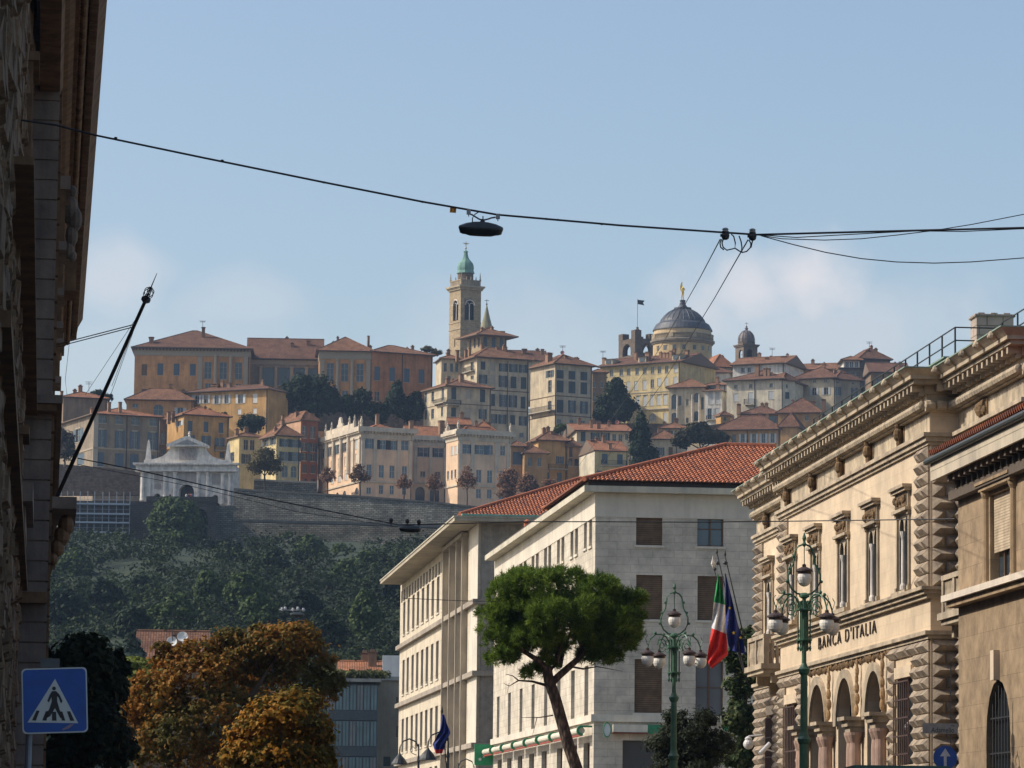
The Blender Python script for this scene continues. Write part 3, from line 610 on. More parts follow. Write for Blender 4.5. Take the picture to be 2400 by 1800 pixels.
# ---- peach palace in three parts
def palace():
    kw=dict(frame=M_['palegrey'],glass=glassm('bluish glass',(.05,.08,.11)),surround=m_paltrim)
    rt,b=house('c4','peach_palace','large peach and cream palace with balustraded top and statues, standing on the rampart','palace',745,1108,786,21,940,1400,m_pal,L=446,rf=('hip',2.2,-.6),rm='rooforange',
     rows=[('f',[802],990,1060,38,'o',dict(shut=M_['bluegrey'])),('f',[898,972],1000,1066,40,'o',dict(shut=M_['iron'])),('f',[1053],1003,1072,52,'g'),('f',[800,886,962,1050],1172,1262,36,'g'),('f',[797],1335,1380,32,'g'),('f',[885,960,1048],1318,1380,30,'g'),
      ('l',[712],985,1060,18,'s',dict(shut=M_['palegrey'])),('l',[636,590,538,478],1005,1082,26,'o'),('l',[712,636,590,540,476],1095,1160,22,'b'),('l',[712,636,590,540],1190,1262,20,'s',dict(shut=M_['palegrey'])),('l',[712,625,575],1335,1385,26,'g',dict(arch=True))],chim=[(1097,862,26,50,3),(858,815,22,50,10)],**kw)
    band(b,rt,905,938,.9,m_paltrim,'cornice',dent=.7); band(b,rt,940,985,.14,m_paltrim,'entablature'); band(b,rt,1284,1296,.25,m_paltrim,'string_course')
    mb=MB(); mb.box(-.2,b.w+.2,-.2,b.d+.2,0,b.hit('f',750,1300)[1]-.05,0)
    pils(b,rt,'f',[758,842,1010,1093],22,990,1282,.2,m_paltrim); pils(b,rt,'l',[457],16,1040,1282,.3,m_paltrim); pils(b,rt,'l',[510,560,612,664],10,1010,1282,.5,m_paltrim,'column',True); pils(b,rt,'l',[690,734],16,990,1282,.3,m_paltrim)
    # parapet, crest and statues on the roof edge
    z=b.hit('f',745,905)[1]; mb=MB(); mb.box(-.5,-.2,b.d*.12,b.d*.8,z,z+1.1); 
    for t in (.12,.24,.66,.8): mb.box(-.6,-.1,b.d*t-.3,b.d*t+.3,z+.02,z+1.5)
    mb.build('parapet',[m_paltrim],rt,b.M)
    mb=MB(); y=b.d*.45
    pts=[(-2.0,0),(2.0,0),(1.8,.5),(1.1,.7),(.9,1.4),(.5,1.9),(0,2.1),(-.5,1.9),(-.9,1.4),(-1.1,.7),(-1.8,.5)]

    a=[Vector((-.55,y+p,z+1.1+q)) for p,q in pts]; c=[Vector((-.15,y+p,z+1.1+q)) for p,q in pts]; mb.face(a); mb.face(c)
    for i in range(len(a)): j=(i+1)%len(a); mb.face([a[i],a[j],c[j],c[i]])
    mb.build('crest',[m_paltrim],rt,b.M)
    for Y_ in (.02,.12,.24,.66,.8,.98):
        mb=MB(); p=(-.35,b.d*Y_,z+.02+(1.5 if .1<Y_<.9 else 0)); mb.lathe([(.22,0),(.22,.3),(.12,.36),(.24,.6),(.2,.85),(.08,1.0),(.13,1.15),(.03,1.3)],p,8); mb.build('urn',[m_paltrim],rt,b.M)
    mb=MB(); mb.lathe([(.3,0),(.3,.5),(.18,.6),(.34,1.0),(.3,1.5),(.12,1.8),(.2,2.0),(.05,2.2)],(.0,0,z),8); mb.build('urn',[m_paltrim],rt,b.M)
    _,b2=house('c4','','','',1100,1345,802,14,1000,1430,m_pal,root=rt,depth=14,rf=('x',3.6,.2),rm='rooforange',rows=[('f',[1185,1292],1052,1118,66,'o',dict(shut=M_['iron'])),('f',[1180,1285],1220,1262,36,'g'),('f',[1160,1262],1330,1440,66,'v',dict(arch=True))],**kw)
    band(b2,rt,966,998,.7,m_paltrim,'cornice',dent=.7); band(b2,rt,1000,1036,.12,m_paltrim,'entablature'); pils(b2,rt,'f',[1130,1236,1338],22,1045,1300,.2,m_paltrim); band(b2,rt,1292,1305,.25,m_paltrim,'string_course')
    _,b3=house('c4','','','',1430,1800,780,23,960,1440,m_pal,root=rt,L=1346,rf=('hip',2.0,-.6),rm='rooforange',rows=[('f',[1493,1580],1030,1096,62,'o',dict(shut=M_['bluegrey'])),('f',[1658,1745],1035,1104,36,'g'),('f',[1576,1653,1740],1210,1300,36,'g'),('f',[1574,1650,1736],1345,1410,34,'g'),('l',[1412,1386],1040,1100,16,'s',dict(shut=M_['palegrey'])),('l',[1410,1385,1358],1208,1268,13,'g')],chim=[(1312,862,34,60,12)],**kw)
    band(b3,rt,936,958,.9,m_paltrim,'cornice',dent=.7); band(b3,rt,960,1000,.14,m_paltrim,'entablature'); pils(b3,rt,'f',[1446,1532,1702,1786],24,1005,1305,.2,m_paltrim); band(b3,rt,1312,1324,.25,m_paltrim,'string_course')
    z=b3.hit('f',1430,936)[1]
    for X,Y_ in ((0,0),(b3.w,0),(0,b3.d*.9)):
        mb=MB(); mb.lathe([(.3,0),(.3,.5),(.18,.6),(.34,1.0),(.3,1.5),(.12,1.8),(.2,2.0),(.05,2.2)],(X,Y_,z),8); mb.build('urn',[m_paltrim],rt,b3.M)
    mb=MB(); mb.box(-.5,b3.w+.5,-.5,b3.d+.5,z+.01,z+.45); mb.build('parapet',[m_paltrim],rt,b3.M)
palace()
# ---- cream tenements under the bell tower
rt,b=house('cB','cream_tenement','tall cream tenement with five storeys of dark shutters, below the bell tower','building',620,1068,876,23,215,905,m_cream,L=488,rf=('hip',3.0,1.1),rm='roof',
  rows=[('f',[672],248,318,42,'s'),('f',[755],258,325,42,'b'),('f',[845,933,1017],265,335,36,'o'),('f',[672],362,440,36,'o'),('f',[755],362,440,40,'b'),('f',[843],370,470,36,'o'),('f',[935,1022],378,480,50,'s'),
   ('f',[755],528,632,42,'s'),('f',[848,928],535,640,36,'o'),('f',[1018],552,655,42,'s'),('f',[760,838],702,782,34,'o'),('f',[928],712,795,42,'s'),('f',[1015],722,802,34,'o'),('l',[578],250,330,26,'g'),('f',[925,1003],860,900,34,'g'),('l',[578],370,400,26,'g')],
  chim=[(450,150,26,60,9),(524,145,22,40,7),(556,130,20,40,6),(665,92,26,60,7),(793,118,20,60,4),(368,175,24,30,14)])
band(b,rt,484,492,.06,M_['brownwood'],'string_course'); band(b,rt,655,663,.06,M_['brownwood'],'string_course'); balcony(b,rt,'l',525,600,308,345)
mb=MB(); X=b.hit('f',885,300)[0]; mb.tube([(X,-.08,1),(X,-.08,b.h-.3)],.07,6); mb.tube([(b.w-.3,-.08,1),(b.w-.3,-.08,b.h-.3)],.07,6); mb.build('downpipe',[M_['iron']],rt,b.M)
_,b=house('cB','','','',312,490,884,10,228,560,m_cream,root=rt,depth=8,rf=('hip',1.2,.6),rows=[('f',[345,400,445],262,335,26,'v'),('f',[378],372,400,30,'g')])
rt,b=house('cB','cream_balcony_house','smaller cream house with wrap around corner balcony, in front of the tall cream tenement','building',362,742,852,25,462,830,m_cream,L=160,rf=('hip',2.4,.7),rm='roof',
  rows=[('f',[420],470,575,42,'s'),('f',[545],482,565,42,'b'),('f',[668],488,600,46,'s'),('f',[418],645,725,42,'s'),('f',[540],655,735,44,'b'),('f',[668],660,745,34,'o'),('l',[325],478,580,22,'s'),('l',[238],505,595,24,'g'),('l',[178],520,600,18,'s'),('l',[318],640,722,18,'g'),('l',[236],658,742,24,'g'),('l',[178],668,750,18,'s')],chim=[(483,355,32,80,3)])
balcony(b,rt,'f',350,470,580,618,.9); balcony(b,rt,'l',270,358,585,618,.9); band(b,rt,604,610,.05,M_['brownwood'],'string_course')
rt,b=house('cB','cream_shuttered_house','cream house with three columns of dark shutters, right of the tall cream tenement','building',1296,1614,898,29,270,800,m_cream,L=1082,rf=('hip',3.0,.9),rm='roof',
  rows=[('f',[1338,1440,1543],322,395,60,'s'),('f',[1338,1440,1543],412,515,60,'s'),('f',[1338],580,690,58,'s'),('f',[1440,1543],585,692,32,'o'),('f',[1330,1435,1535],745,785,34,'g'),('l',[1250],325,385,34,'o'),('l',[1250],410,515,30,'g'),('l',[1248],590,690,30,'g')],
  chim=[(1240,172,40,60,5),(1385,198,26,35,3)])
band(b,rt,538,546,.06,M_['brownwood'],'string_course'); band(b,rt,705,713,.06,M_['brownwood'],'string_course'); balcony(b,rt,'l',1085,1290,665,705,1.2)
mb=MB(); mb.tube([(.1,-.08,1),(.1,-.08,b.h-.3)],.08,6); mb.tube([(b.w-.2,-.08,1),(b.w-.2,-.08,b.h-.3)],.08,6); mb.build('downpipe',[M_['iron']],rt,b.M)
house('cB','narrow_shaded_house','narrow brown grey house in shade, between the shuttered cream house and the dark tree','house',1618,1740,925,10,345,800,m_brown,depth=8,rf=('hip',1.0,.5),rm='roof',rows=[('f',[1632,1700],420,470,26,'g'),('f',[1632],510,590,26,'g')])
house('cA','low_roofed_house','low house with long shallow tiled roof on the skyline, right of the loggia house','house',990,1375,935,6,1225,1300,m_cream,depth=12,rf=('x',3.2,.5),rm='roofdark',chim=[(1157,1110,42,50,4),(1333,1112,28,60,4),(1400,1150,40,70,2)])
rt,b=house('cA','rooftop_loggia_house','square rooftop storey with arched windows and wide tiled eaves, under the bell tower','house',735,985,930,27,985,1110,m_stone,L=602,rf=('hip',2.4,2.2),rm='roof',
  rows=[('f',[778,858,935],990,1088,36,'s',dict(arch=True,shut=M_['bluegrey'])),('l',[715,675,632],995,1092,20,'g',dict(arch=True))],chim=[(810,900,24,40,4)])
# ---- bell tower
def shaft(b,root,mat,name='shaft'): return build_walls(b,root,mat,t=.5,name=name)
def pavilion(c): pass
b=Block('cA',540,737,1000,30,530,1175,'l',430,ext=6); bt=thing('bell_tower','tall stone bell tower with green onion dome and cross, centre of the skyline','tower',b.o)
b.rows('f',[628],622,830,88,'v',arch=True); b.rows('l',[490],632,835,52,'v',arch=True); b.rows('f',[628],1010,1060,12,'v'); b.rows('l',[480],1010,1090,8,'v')
shaft(b,bt,m_stone)
for f,xc in (('f',628),('l',490)):
    fn=b.fn(f); a,z1=b.hit(f,xc,640); _,z0=b.hit(f,xc,828); W=b.win[0][1][1]-b.win[0][1][0]
    mb=MB(); mb.lathe([(.16,z0),(.13,z0+.3),(.12,z1-1.6),(.2,z1-1.3)],fn(a,.25,0),8)
    for s in (-1,1):
        arc=[(a+s*(W*.25+W*.25*math.cos(t)),z1-1.3+W*.25*math.sin(t)) for t in np.linspace(0,math.pi,8)]
        mb.tube([fn(x,.25,z) for x,z in arc],.1,5)
    mb.tube([fn(a+W*.5*math.cos(t),-.05,z1-W*.45+W*.5*math.sin(t)) for t in np.linspace(0,math.pi,12)],.16,5)
    mb.build('bifora',[m_marble],bt,b.M)
    mb=MB(); mb.box(*( (a-W,a+W,1.2,1.4) if f=='f' else (1.2,1.4,a-W,a+W)),z0-.3,z1+.5); mb.build('belfry_dark_back',[M_['iron']],bt,b.M)  # black sheet behind each arch stands in for the dark belfry inside
stn=plaster('cornice stone',(.38,.31,.21),.3)
band(b,bt,905,916,.15,stn,'string_course'); band(b,bt,842,850,.12,stn,'string_course'); band(b,bt,518,530,.35,stn,'cornice'); band(b,bt,488,505,.8,stn,'cornice',dent=.5); band(b,bt,506,517,.5,stn,'cornice',dent=.4)
zt=b.hit('f',540,488)[1]; zp=b.hit('f',540,425)[1]; w,d=b.w,b.d
mb=MB(); mb.box(.15,w-.15,.15,d-.15,zt,zp-.35); mb.box(0,w,0,d,zp-.34,zp-.1); 
for i in range(9):
    for q in ((.05,.05+i*d/9+.1),(w-.3,i*d/9+.1)): mb.box(q[0],q[0]+.2,q[1],q[1]+.25,zt,zp-.36)
for i in range(9): mb.box(i*w/9+.1,i*w/9+.35,.02,.3,zt,zp-.36)
mb.build('parapet',[stn],bt,b.M)
for X,Y_ in ((.2,.2),(w-.2,.2),(.2,d-.2),(w-.2,d-.2)):
    mb=MB(); mb.lathe([(.28,0),(.28,.35),(.12,.5),(.2,.8),(.12,1.2),(.1,1.6),(.02,2.1)],(X,Y_,zp-.1),6); mb.build('pinnacle',[stn],bt,b.M)
for X,Y_ in ((w*.5,.1),(.1,d*.5),(w*.28,.1),(w*.75,.1)):
    mb=MB(); mb.lathe([(.2,0),(.2,.2),(.1,.35),(.16,.55),(.02,.9)],(X,Y_,zp-.1),6); mb.build('pinnacle',[stn],bt,b.M)
k=mpp(1000)/4.148; cx,cy=w/2,d/2; 
def zA(y): return P(587,y,1000+cy,'cA').z-b.o.z
z0=zA(415); s=k
mb=MB(); mb.lathe([(78*s,z0-1),(78*s,zA(372)),(88*s,zA(370))],(cx,cy,0),8,rot=.2); mb.build('drum',[m_dkstone],bt,b.M)
mb=MB(); mb.lathe([(92*s,zA(372)),(86*s,zA(362)),(79*s,zA(345)),(82*s,zA(322)),(80*s,zA(298)),(71*s,zA(274)),(55*s,zA(254)),(38*s,zA(236)),(28*s,zA(218)),(23*s,zA(198)),(19*s,zA(178)),(17*s,zA(168)),(24*s,zA(163)),(24*s,zA(158)),(10*s,zA(150)),(3*s,zA(138))],(cx,cy,0),8,smooth=False,rot=.2)
mb.build('onion_dome',[m_copper],bt,b.M)
mb=MB(); mb.ell((cx,cy,zA(124)),(11*s,11*s,11*s)); zt2=zA(62); mb.tube([(cx,cy,zA(145)),(cx,cy,zt2)],.1,6); mb.tube([(cx-.9,cy,zA(78)),(cx+.9,cy,zA(78))],.09,6); mb.tube([(cx-.5,cy,zA(85)),(cx+.5,cy,zA(85))],.06,6); mb.build('cross',[flat('dull gold',(.45,.32,.12),.5,.6)],bt,b.M)
# spire
o=P(789,908,1015,'cA'); t=thing('stone_spire','slender pointed stone spire with a small cross, right beside the bell tower','spire',o)
k=mpp(1015)/4.148; mb=MB(); H=P(789,682,1015,'cA').z-o.z; mb.lathe([(62*k,-1.5),(60*k,0),(30*k,H*.5),(3*k,H)],o,14); mb.build('cone',[plaster('lead spire',(.27,.26,.17),.3,.8)],t)
mb=MB(); mb.lathe([(.14,H-.1),(.25,H+.2),(.1,H+.4)],o,8); H2=P(789,628,1015,'cA').z-o.z; mb.tube([o+Vector((0,0,H)),o+Vector((0,0,H2))],.07,5); mb.tube([o+Vector((-.6,0,H2*.5+H*.5+.4)),o+Vector((.6,0,H2*.5+H*.5+.4))],.07,5); mb.build('cross',[M_['iron']],t)
mb=MB(); mb.box(o.x-8*1,o.x+5,o.y-5,o.y+5,o.z-14,o.z-1.4); mb.build('base',[m_stone],t)
# ---- civic tower with battlements
b=Block('cC',450,650,1040,30,712,900,'l',290,ext=8); ct=thing('battlement_tower','dark stone battlemented tower with open belfry arches and a flag, left of the big dome','tower',b.o)
b.rows('l',[368],772,890,78,'v',arch=True); b.rows('f',[562],766,858,84,'v',arch=True)
mb=MB(); ops=b.ops
T=1.0
for f in 'fl': wallface(mb,b.w if f=='f' else b.d,0,b.h,ops[f],b.fn(f),T,0)
wallface(mb,b.w,0,b.h,ops['f'],lambda a,t,z:Vector((a,b.d-t,z)),T); wallface(mb,b.d,0,b.h,ops['l'],lambda a,t,z:Vector((b.w-t,a,z)),T)
mb.box(T,b.w-T,T,b.d-T,b.h-1.2,b.h-.4); mb.build('shaft',[m_dkstone],ct,b.M)
zA2=lambda y:b.hit('f',450,y)[1]
for (x0,x1,y0,y1,h) in ((-.05,2.0,-.05,2.0,632),(b.w-2.0,b.w,-.05,2.0,660),(-.05,2.0,b.d-2.2,b.d,650),(b.w-2.,b.w,b.d-2.2,b.d,660)):
    mb=MB(); mb.box(x0,x1,y0,y1,b.h-.0,zA2(h)); mb.build('battlement',[m_dkstone],ct,b.M)
mb=MB(); c=(b.w*.35,b.d*.3,zA2(670)); mb.lathe([(1.0,-2),(1.0,.8),(.7,1.4),(.35,1.7),(.35,2.2),(.1,2.3)],c,8); mb.build('turret',[m_dkstone],ct,b.M)
mb=MB(); mb.tube([(c[0],c[1],c[2]+2.2),(c[0],c[1],c[2]+10)],.06,5); mb.build('flagpole',[M_['iron']],ct,b.M)
mb=MB(); z=c[2]+8.8; mb.face([(c[0],c[1],z+1),(c[0]+2.2,c[1]-.2,z+.9),(c[0]+1.7,c[1]-.1,z+.3),(c[0]+2.2,c[1],z-.4),(c[0],c[1],z-.2)]); mb.build('flag',[M_['iron']],ct,b.M)
# ---- cathedral dome
def cathedral():
    Y=1010; k=mpp(Y)/4.148; o=P(910,930,Y,'cC'); t=thing('domed_cathedral','large round grey dome on a cream drum with a gilded figure on top','dome',o)
    z=lambda y:P(910,y,Y,'cC').z-o.z; cdr=plaster('drum plaster',(.50,.37,.20),.25)
    mb=MB(); mb.lathe([(290*k,z(1010)),(288*k,z(775)),],o,48); mb.build('drum',[cdr],t)
    mb=MB(); mb.lathe([(292*k,z(790)),(300*k,z(785)),(302*k,z(775)),(316*k,z(768)),(318*k,z(752)),(304*k,z(745)),(304*k,z(738)),(285*k,z(737))],o,48,smooth=False)
    mb.build('cornice',[plaster('drum cornice',(.25,.21,.16),.3)],t)
    mb=MB(); n=96; 
    for i in range(n):
        if (i%12) in (5,6): 
            a=2*math.pi*i/n; c=o+Vector((301*k*math.cos(a),301*k*math.sin(a),0)); M=Matrix.Translation(c)@Matrix.Rotation(a,4,'Z'); mb.box(-.15,.15,-.4,.4,z(738),z(694),M=M)
        else:
            for s in (-.25,.15):
                a=2*math.pi*(i+s)/n; mb.lathe([(.06,z(737)),(.1,z(728)),(.05,z(715)),(.05,z(700))],o+Vector((301*k*math.cos(a),301*k*math.sin(a),0)),4)
    mb.lathe([(296*k,z(700)),(306*k,z(700)),(306*k,z(692)),(296*k,z(692))],o,48,smooth=False); mb.build('balustrade',[stn],t)
    mb=MB(); mb.lathe([(283*k,z(740)),(283*k,z(640))],o,48); mb.build('attic',[plaster('attic plaster',(.55,.42,.25),.2)],t)
    mb=MB(); mb.lathe([(284*k,z(652)),(294*k,z(650)),(292*k,z(640)),(275*k,z(610)),(262*k,z(588)),(228*k,z(568)),(222*k,z(560)),(212*k,z(540)),(180*k,z(502)),(145*k,z(472)),(110*k,z(452)),(80*k,z(440)),(10*k,z(436))],o,48)
    for i in range(24):
        a=2*math.pi*i/24; mb.tube([o+Vector((r*k*math.cos(a),r*k*math.sin(a),z(y)+.05)) for r,y in ((222,560),(212,540),(180,502),(145,472),(110,452),(84,440))],.07,4)
    m,nt,bs=nmat('leaden dome sheet'); tc=N(nt,'ShaderNodeTexCoord'); mp=N(nt,'ShaderNodeMapping'); mp.inputs['Scale'].default_value=(1,1,.3); nt.links.new(tc.outputs['Object'],mp.inputs[0]); n1=N(nt,'ShaderNodeTexNoise',i_Scale=.9,i_Detail=6.0); nt.links.new(mp.outputs[0],n1.inputs['Vector'])
    nt.links.new(ramp(nt,n1.outputs[0],[(.3,(.03,.033,.04)),(.7,(.075,.08,.095))]),bs.inputs['Base Color']); bs.inputs['Roughness'].default_value=.55
    mb.build('dome',[m],t)
    mb=MB(); mb.lathe([(78*k,z(455)),(78*k,z(440)),(86*k,z(438)),(86*k,z(422)),(50*k,z(418)),(42*k,z(405)),(30*k,z(392)),(32*k,z(380)),(24*k,z(372)),(26*k,z(360)),(30*k,z(350)),(18*k,z(344))],o,20); mb.build('lantern',[m],t)
    for x in (-9,8,-16,-3,15,3):   # square drum windows facing round
        pass
    for a in (-2.6,-2.25,-1.9,-1.57,-1.2,-.85,-.5):
        p=o+Vector((289*k*math.cos(a),289*k*math.sin(a),0)); M=Matrix.Translation(p)@Matrix.Rotation(a,4,'Z'); mb=MB(); mb.box(-.1,.06,-.42,.42,z(858),z(816),0,M); mb.box(-.05,.14,-.6,.6,z(816)+.003,z(811),1,M); mb.build('window',[M_['glass'],stn],t)
    # gilded figure with wing (abstract standing statue)
    s=thing('gilded_statue','gilded standing figure with raised wings, on top of the cathedral dome','statue',o+Vector((0,0,z(345))))
    b0=o+Vector((0,0,z(346))); H=(z(205)-z(345)); S=H/7.2
    me=bpy.data.meshes.new('statue'); V=[(0,0,3.9),(0,0,4.7),(0,0,5.5),(0,0,6.1),(.0,-.05,6.6),(.28,0,3.7),(.3,-.1,2.0),(.32,0,.15),(-.3,0,3.7),(-.45,.1,2.0),(-.5,.25,.2),(.75,0,5.7),(1.05,-.2,4.8),(.9,-.6,5.3),(-.7,0,5.7),(-.85,-.1,4.7),(-.5,-.5,4.2)]
    E=[(0,1),(1,2),(2,3),(3,4),(0,5),(5,6),(6,7),(0,8),(8,9),(9,10),(2,11),(11,12),(12,13),(2,14),(14,15),(15,16)]
    me.from_pydata([Vector(v)*S for v in V],[],[]); me.edges.add(len(E)); me.edges.foreach_set('vertices',[i for e in E for i in e]); me.update()
    ob=bpy.data.objects.new('figure',me); COL.objects.link(ob); ob.parent=s; md=ob.modifiers.new('skin','SKIN'); md.use_smooth_shade=True; md2=ob.modifiers.new('sub','SUBSURF'); md2.levels=1; md2.render_levels=1
    rad=[.62,.55,.62,.22,.42,.42,.3,.2,.42,.3,.2,.26,.2,.14,.26,.2,.14]
    for i,r in enumerate(rad): me.skin_vertices[0].data[i].radius=(r*S,r*S)
    me.skin_vertices[0].data[0].use_root=True; me.materials.append(m_gold)
    mb=MB(); 
    for sx,pts in ((-1,[(0,5.6),(-.5,6.6),(-.9,7.9),(-.75,9.3),(-.3,8.6),(0,7.4),(-1.2,5.6),(-1.1,4.4),(-.3,4.6)]),):
        q=[(-.1,4.2),(-1.0,4.6),(-1.35,5.9),(-1.2,7.3),(-.75,8.8),(-.25,9.3),(-.15,7.6),(.0,6.2)]
        A=[b0+Vector((x*S,.35*S,y*S)) for x,y in q]; B_=[p+Vector((0,.25*S,0)) for p in A]; mb.face(A); mb.face(B_[::-1])
        for i in range(len(A)): j=(i+1)%len(A); mb.face([A[j],A[i],B_[i],B_[j]])
    mb.build('wings',[m_gold],s)
    mb=MB(); mb.lathe([(.8*S,-.5*S),(.8*S,0),(.5*S,.1*S)],b0,10); mb.build('plinth',[m_gold],s)
cathedral()
# ---- small domed belfry
b=Block('cC',1505,1640,985,28,780,960,'l',1425,ext=6); t=thing('small_belfry','small dark belfry with ribbed cupola and open arches, right of the big dome','tower',b.o)
b.rows('f',[1568],822,942,62,'v',arch=True); b.rows('l',[1476],828,945,36,'v',arch=True)
mb=MB()
for f in 'fl': wallface(mb,b.w if f=='f' else b.d,0,b.h,b.ops[f],b.fn(f),.5,0)
wallface(mb,b.w,0,b.h,b.ops['f'],lambda a,t,z:Vector((a,b.d-t,z)),.5); wallface(mb,b.d,0,b.h,b.ops['l'],lambda a,t,z:Vector((b.w-t,a,z)),.5); mb.box(.1,b.w-.1,.1,b.d-.1,b.h-.5,b.h-.05)
dk=plaster('dark tower stone',(.17,.135,.105),.35); mb.build('shaft',[dk],t,b.M)
mb=MB(); mb.box(-.45,b.w+.45,-.45,b.d+.45,b.h,b.h+.3); mb.box(-.25,b.w+.25,-.25,b.d+.25,b.h-.35,b.h-.004); mb.build('cornice',[dk],t,b.M)
k=mpp(985)/4.148; z=lambda y:b.hit('f',1533,y)[1]; c=(b.w/2,b.d/2,0)
mb=MB(); mb.lathe([(84*k,b.h+.3),(84*k,z(752)),(88*k,z(748)),(80*k,z(742))],c,12); mb.build('drum',[dk],t,b.M)
mb=MB(); mb.lathe([(80*k,z(742)),(80*k,z(710)),(72*k,z(682)),(56*k,z(656)),(34*k,z(636)),(14*k,z(630)),(12*k,z(618)),(20*k,z(612)),(9*k,z(600)),(10*k,z(592)),(2*k,z(580))],c,16)
for i in range(12): a=2*math.pi*i/12; mb.tube([(c[0]+r*k*math.cos(a),c[1]+r*k*math.sin(a),z(y)) for r,y in ((82,742),(82,710),(74,682),(58,656),(36,636),(15,630))],.07,4)
mb.build('cupola',[flat('brown lead',(.13,.11,.11),.6)],t,b.M)
mb=MB(); mb.tube([(c[0],c[1],z(585)),(c[0],c[1],z(548))],.05,5); mb.tube([(c[0]-.5,c[1],z(560)),(c[0]+.5,c[1],z(560))],.05,5); mb.build('cross',[M_['iron']],t,b.M)
mb=MB(); mb.lathe([(.55,0),(.45,.3),(.3,.8),(.1,1.0)],(b.w/2,b.d/2,z(900)),10); mb.tube([(0.5,b.d/2,z(870)),(b.w-.5,b.d/2,z(870))],.08,5); mb.build('bell',[M_['iron']],t,b.M)
# ---- yellow palace under the dome and the white houses right of it
rt,b=house('cC','yellow_palace','long sunlit yellow palace with pale shutters and plain gable end, right under the big dome','building',110,888,925,-33,948,1545,m_yel,anchor='r',Rr=1230,rf=('x',3.0,.8),rm='roofdark',
  rows=[('f',[845,757,688,620],978,1048,34,['s','g','g','g'],dict(shut=M_['palegrey'])),('f',[545,470,388,315,222],1000,1066,34,'g'),('f',[842,755,684],1092,1170,36,'s',dict(shut=M_['palegrey'])),('f',[618],1118,1200,34,'g'),('f',[543,460,385],1128,1215,38,'s',dict(shut=M_['palegrey'])),
   ('f',[742,680,614,545,478],1262,1362,40,'s',dict(shut=M_['palegrey'],arch=True,hood=True)),('f',[742],1440,1540,36,'s',dict(shut=M_['palegrey'])),('f',[620],1445,1520,70,'g',dict(arch=True,bars=4)),('r',[1010,1068],885,930,16,'v'),('r',[1022],975,1010,18,'v')],
  chim=[(575,848,36,80,2),(800,838,22,60,4),(830,820,24,70,5),(957,832,28,50,5),(458,850,24,40,5),(150,905,26,50,2)])
band(b,rt,1218,1226,.12,M_['trim'],'string_course',x=888); band(b,rt,1388,1396,.4,M_['trim'],'terrace_ledge',x=888)
for X in np.linspace(.08,.92,3):
    mb=MB(); x=b.w*X; mb.box(x-1.1,x+1.1,1.0,4,b.h+.2,b.h+2.1); mb.face([(x-1.4,.7,b.h+2.1),(x+1.4,.7,b.h+2.1),(x+1.4,4.5,b.h+2.5),(x-1.4,4.5,b.h+2.5)],1); mb.box(x-.7,x+.7,.9,1.0,b.h+.9,b.h+1.9,2); mb.build('dormer',[m_cream,M_['roofdark'],M_['glass']],rt,b.M)
house('cC','red_roof_block','house with orange tiled hip roof, wedged between the big dome and the small belfry','house',1210,1400,955,15,1000,1080,m_cream,depth=12,rf=('hip',3.6,.6),rm='rooforange')
house('cC','low_shed_house','low white house with dark sloping roof, in front of the dome drum','house',1010,1395,948,4,1052,1150,m_white,depth=8,rf=('hip',2.0,.6),rm='roofdark',rows=[('f',[1080],1090,1120,18,'g')],chim=[(1090,1095,26,40,-.4),(1200,1095,20,40,-.4)])
rt,b=house('cC','loggia_house','pale house with stacked open arches on slender columns, beside the yellow palace','house',778,1128,917,-16,1206,1555,m_cream,depth=10,rf=('hip',2.6,.7),rm='roof',
  rows=[('f',[832],1262,1405,56,'v',dict(arch=True)),('f',[832],1440,1545,56,'v',dict(arch=True)),('f',[885],1275,1370,30,'v',dict(arch=True)),('f',[957],1308,1372,24,'g'),('f',[1048],1250,1340,50,'v',dict(arch=True)),('f',[1048],1425,1520,50,'v',dict(arch=True)),('f',[957],1488,1540,24,'g'),('f',[1105],1290,1410,24,'s')],chim=[(890,1160,20,30,2)])
pils(b,rt,'f',[862,1006,1075],14,1270,1540,.4,m_marble,'column',True)
rt,b=house('cC','white_narrow_house','narrow bright white house with tall grey shutters, left of the large cream house','house',1128,1296,910,-20,1236,1545,m_white,depth=8,rf=('hip',.7,.7),rm='roof',rows=[('f',[1184,1249],1240,1358,42,'s',dict(shut=M_['palegrey'])),('f',[1175],1398,1510,40,'o',dict(shut=M_['palegrey'])),('f',[1248],1395,1475,44,'s',dict(shut=M_['palegrey']))])
balcony(b,rt,'f',1150,1285,1472,1508)
_,b2=house('cC','','','',1120,1330,917,-20,1184,1300,m_white,root=rt,depth=8,rf=('hip',1.2,.5),rm='roof',rows=[('f',[1200],1185,1210,100,'v')])
house('cC','turret_house','tiny turret with pyramid roof, at the foot of the white narrow house','turret',1285,1385,895,20,1470,1548,m_ochre,depth=3,rf=('hip',1.1,.4),rm='roof',rows=[('f',[1325],1480,1520,26,'g',dict(arch=True))])
rt,b=house('cC','large_cream_house','large plain cream house with shallow pediment roof, right of the narrow white house','house',1340,1890,905,-24,1138,1440,m_cream2,Rr=None,depth=14,rf=('hip',3.0,.9),rm='roofdark',
  rows=[('f',[1430,1575,1772],1168,1206,30,'g'),('f',[1430],1255,1330,46,'s',dict(shut=M_['palegrey'])),('f',[1575],1243,1350,50,'s',dict(shut=M_['palegrey'])),('f',[1772],1230,1308,50,'s',dict(shut=M_['palegrey']))],chim=[(1455,1352,26,60,-1.5),(1640,980,34,60,2),(1715,1010,26,50,2),(1750,1010,26,50,2)])
balcony(b,rt,'f',1520,1620,1312,1362,1.0)
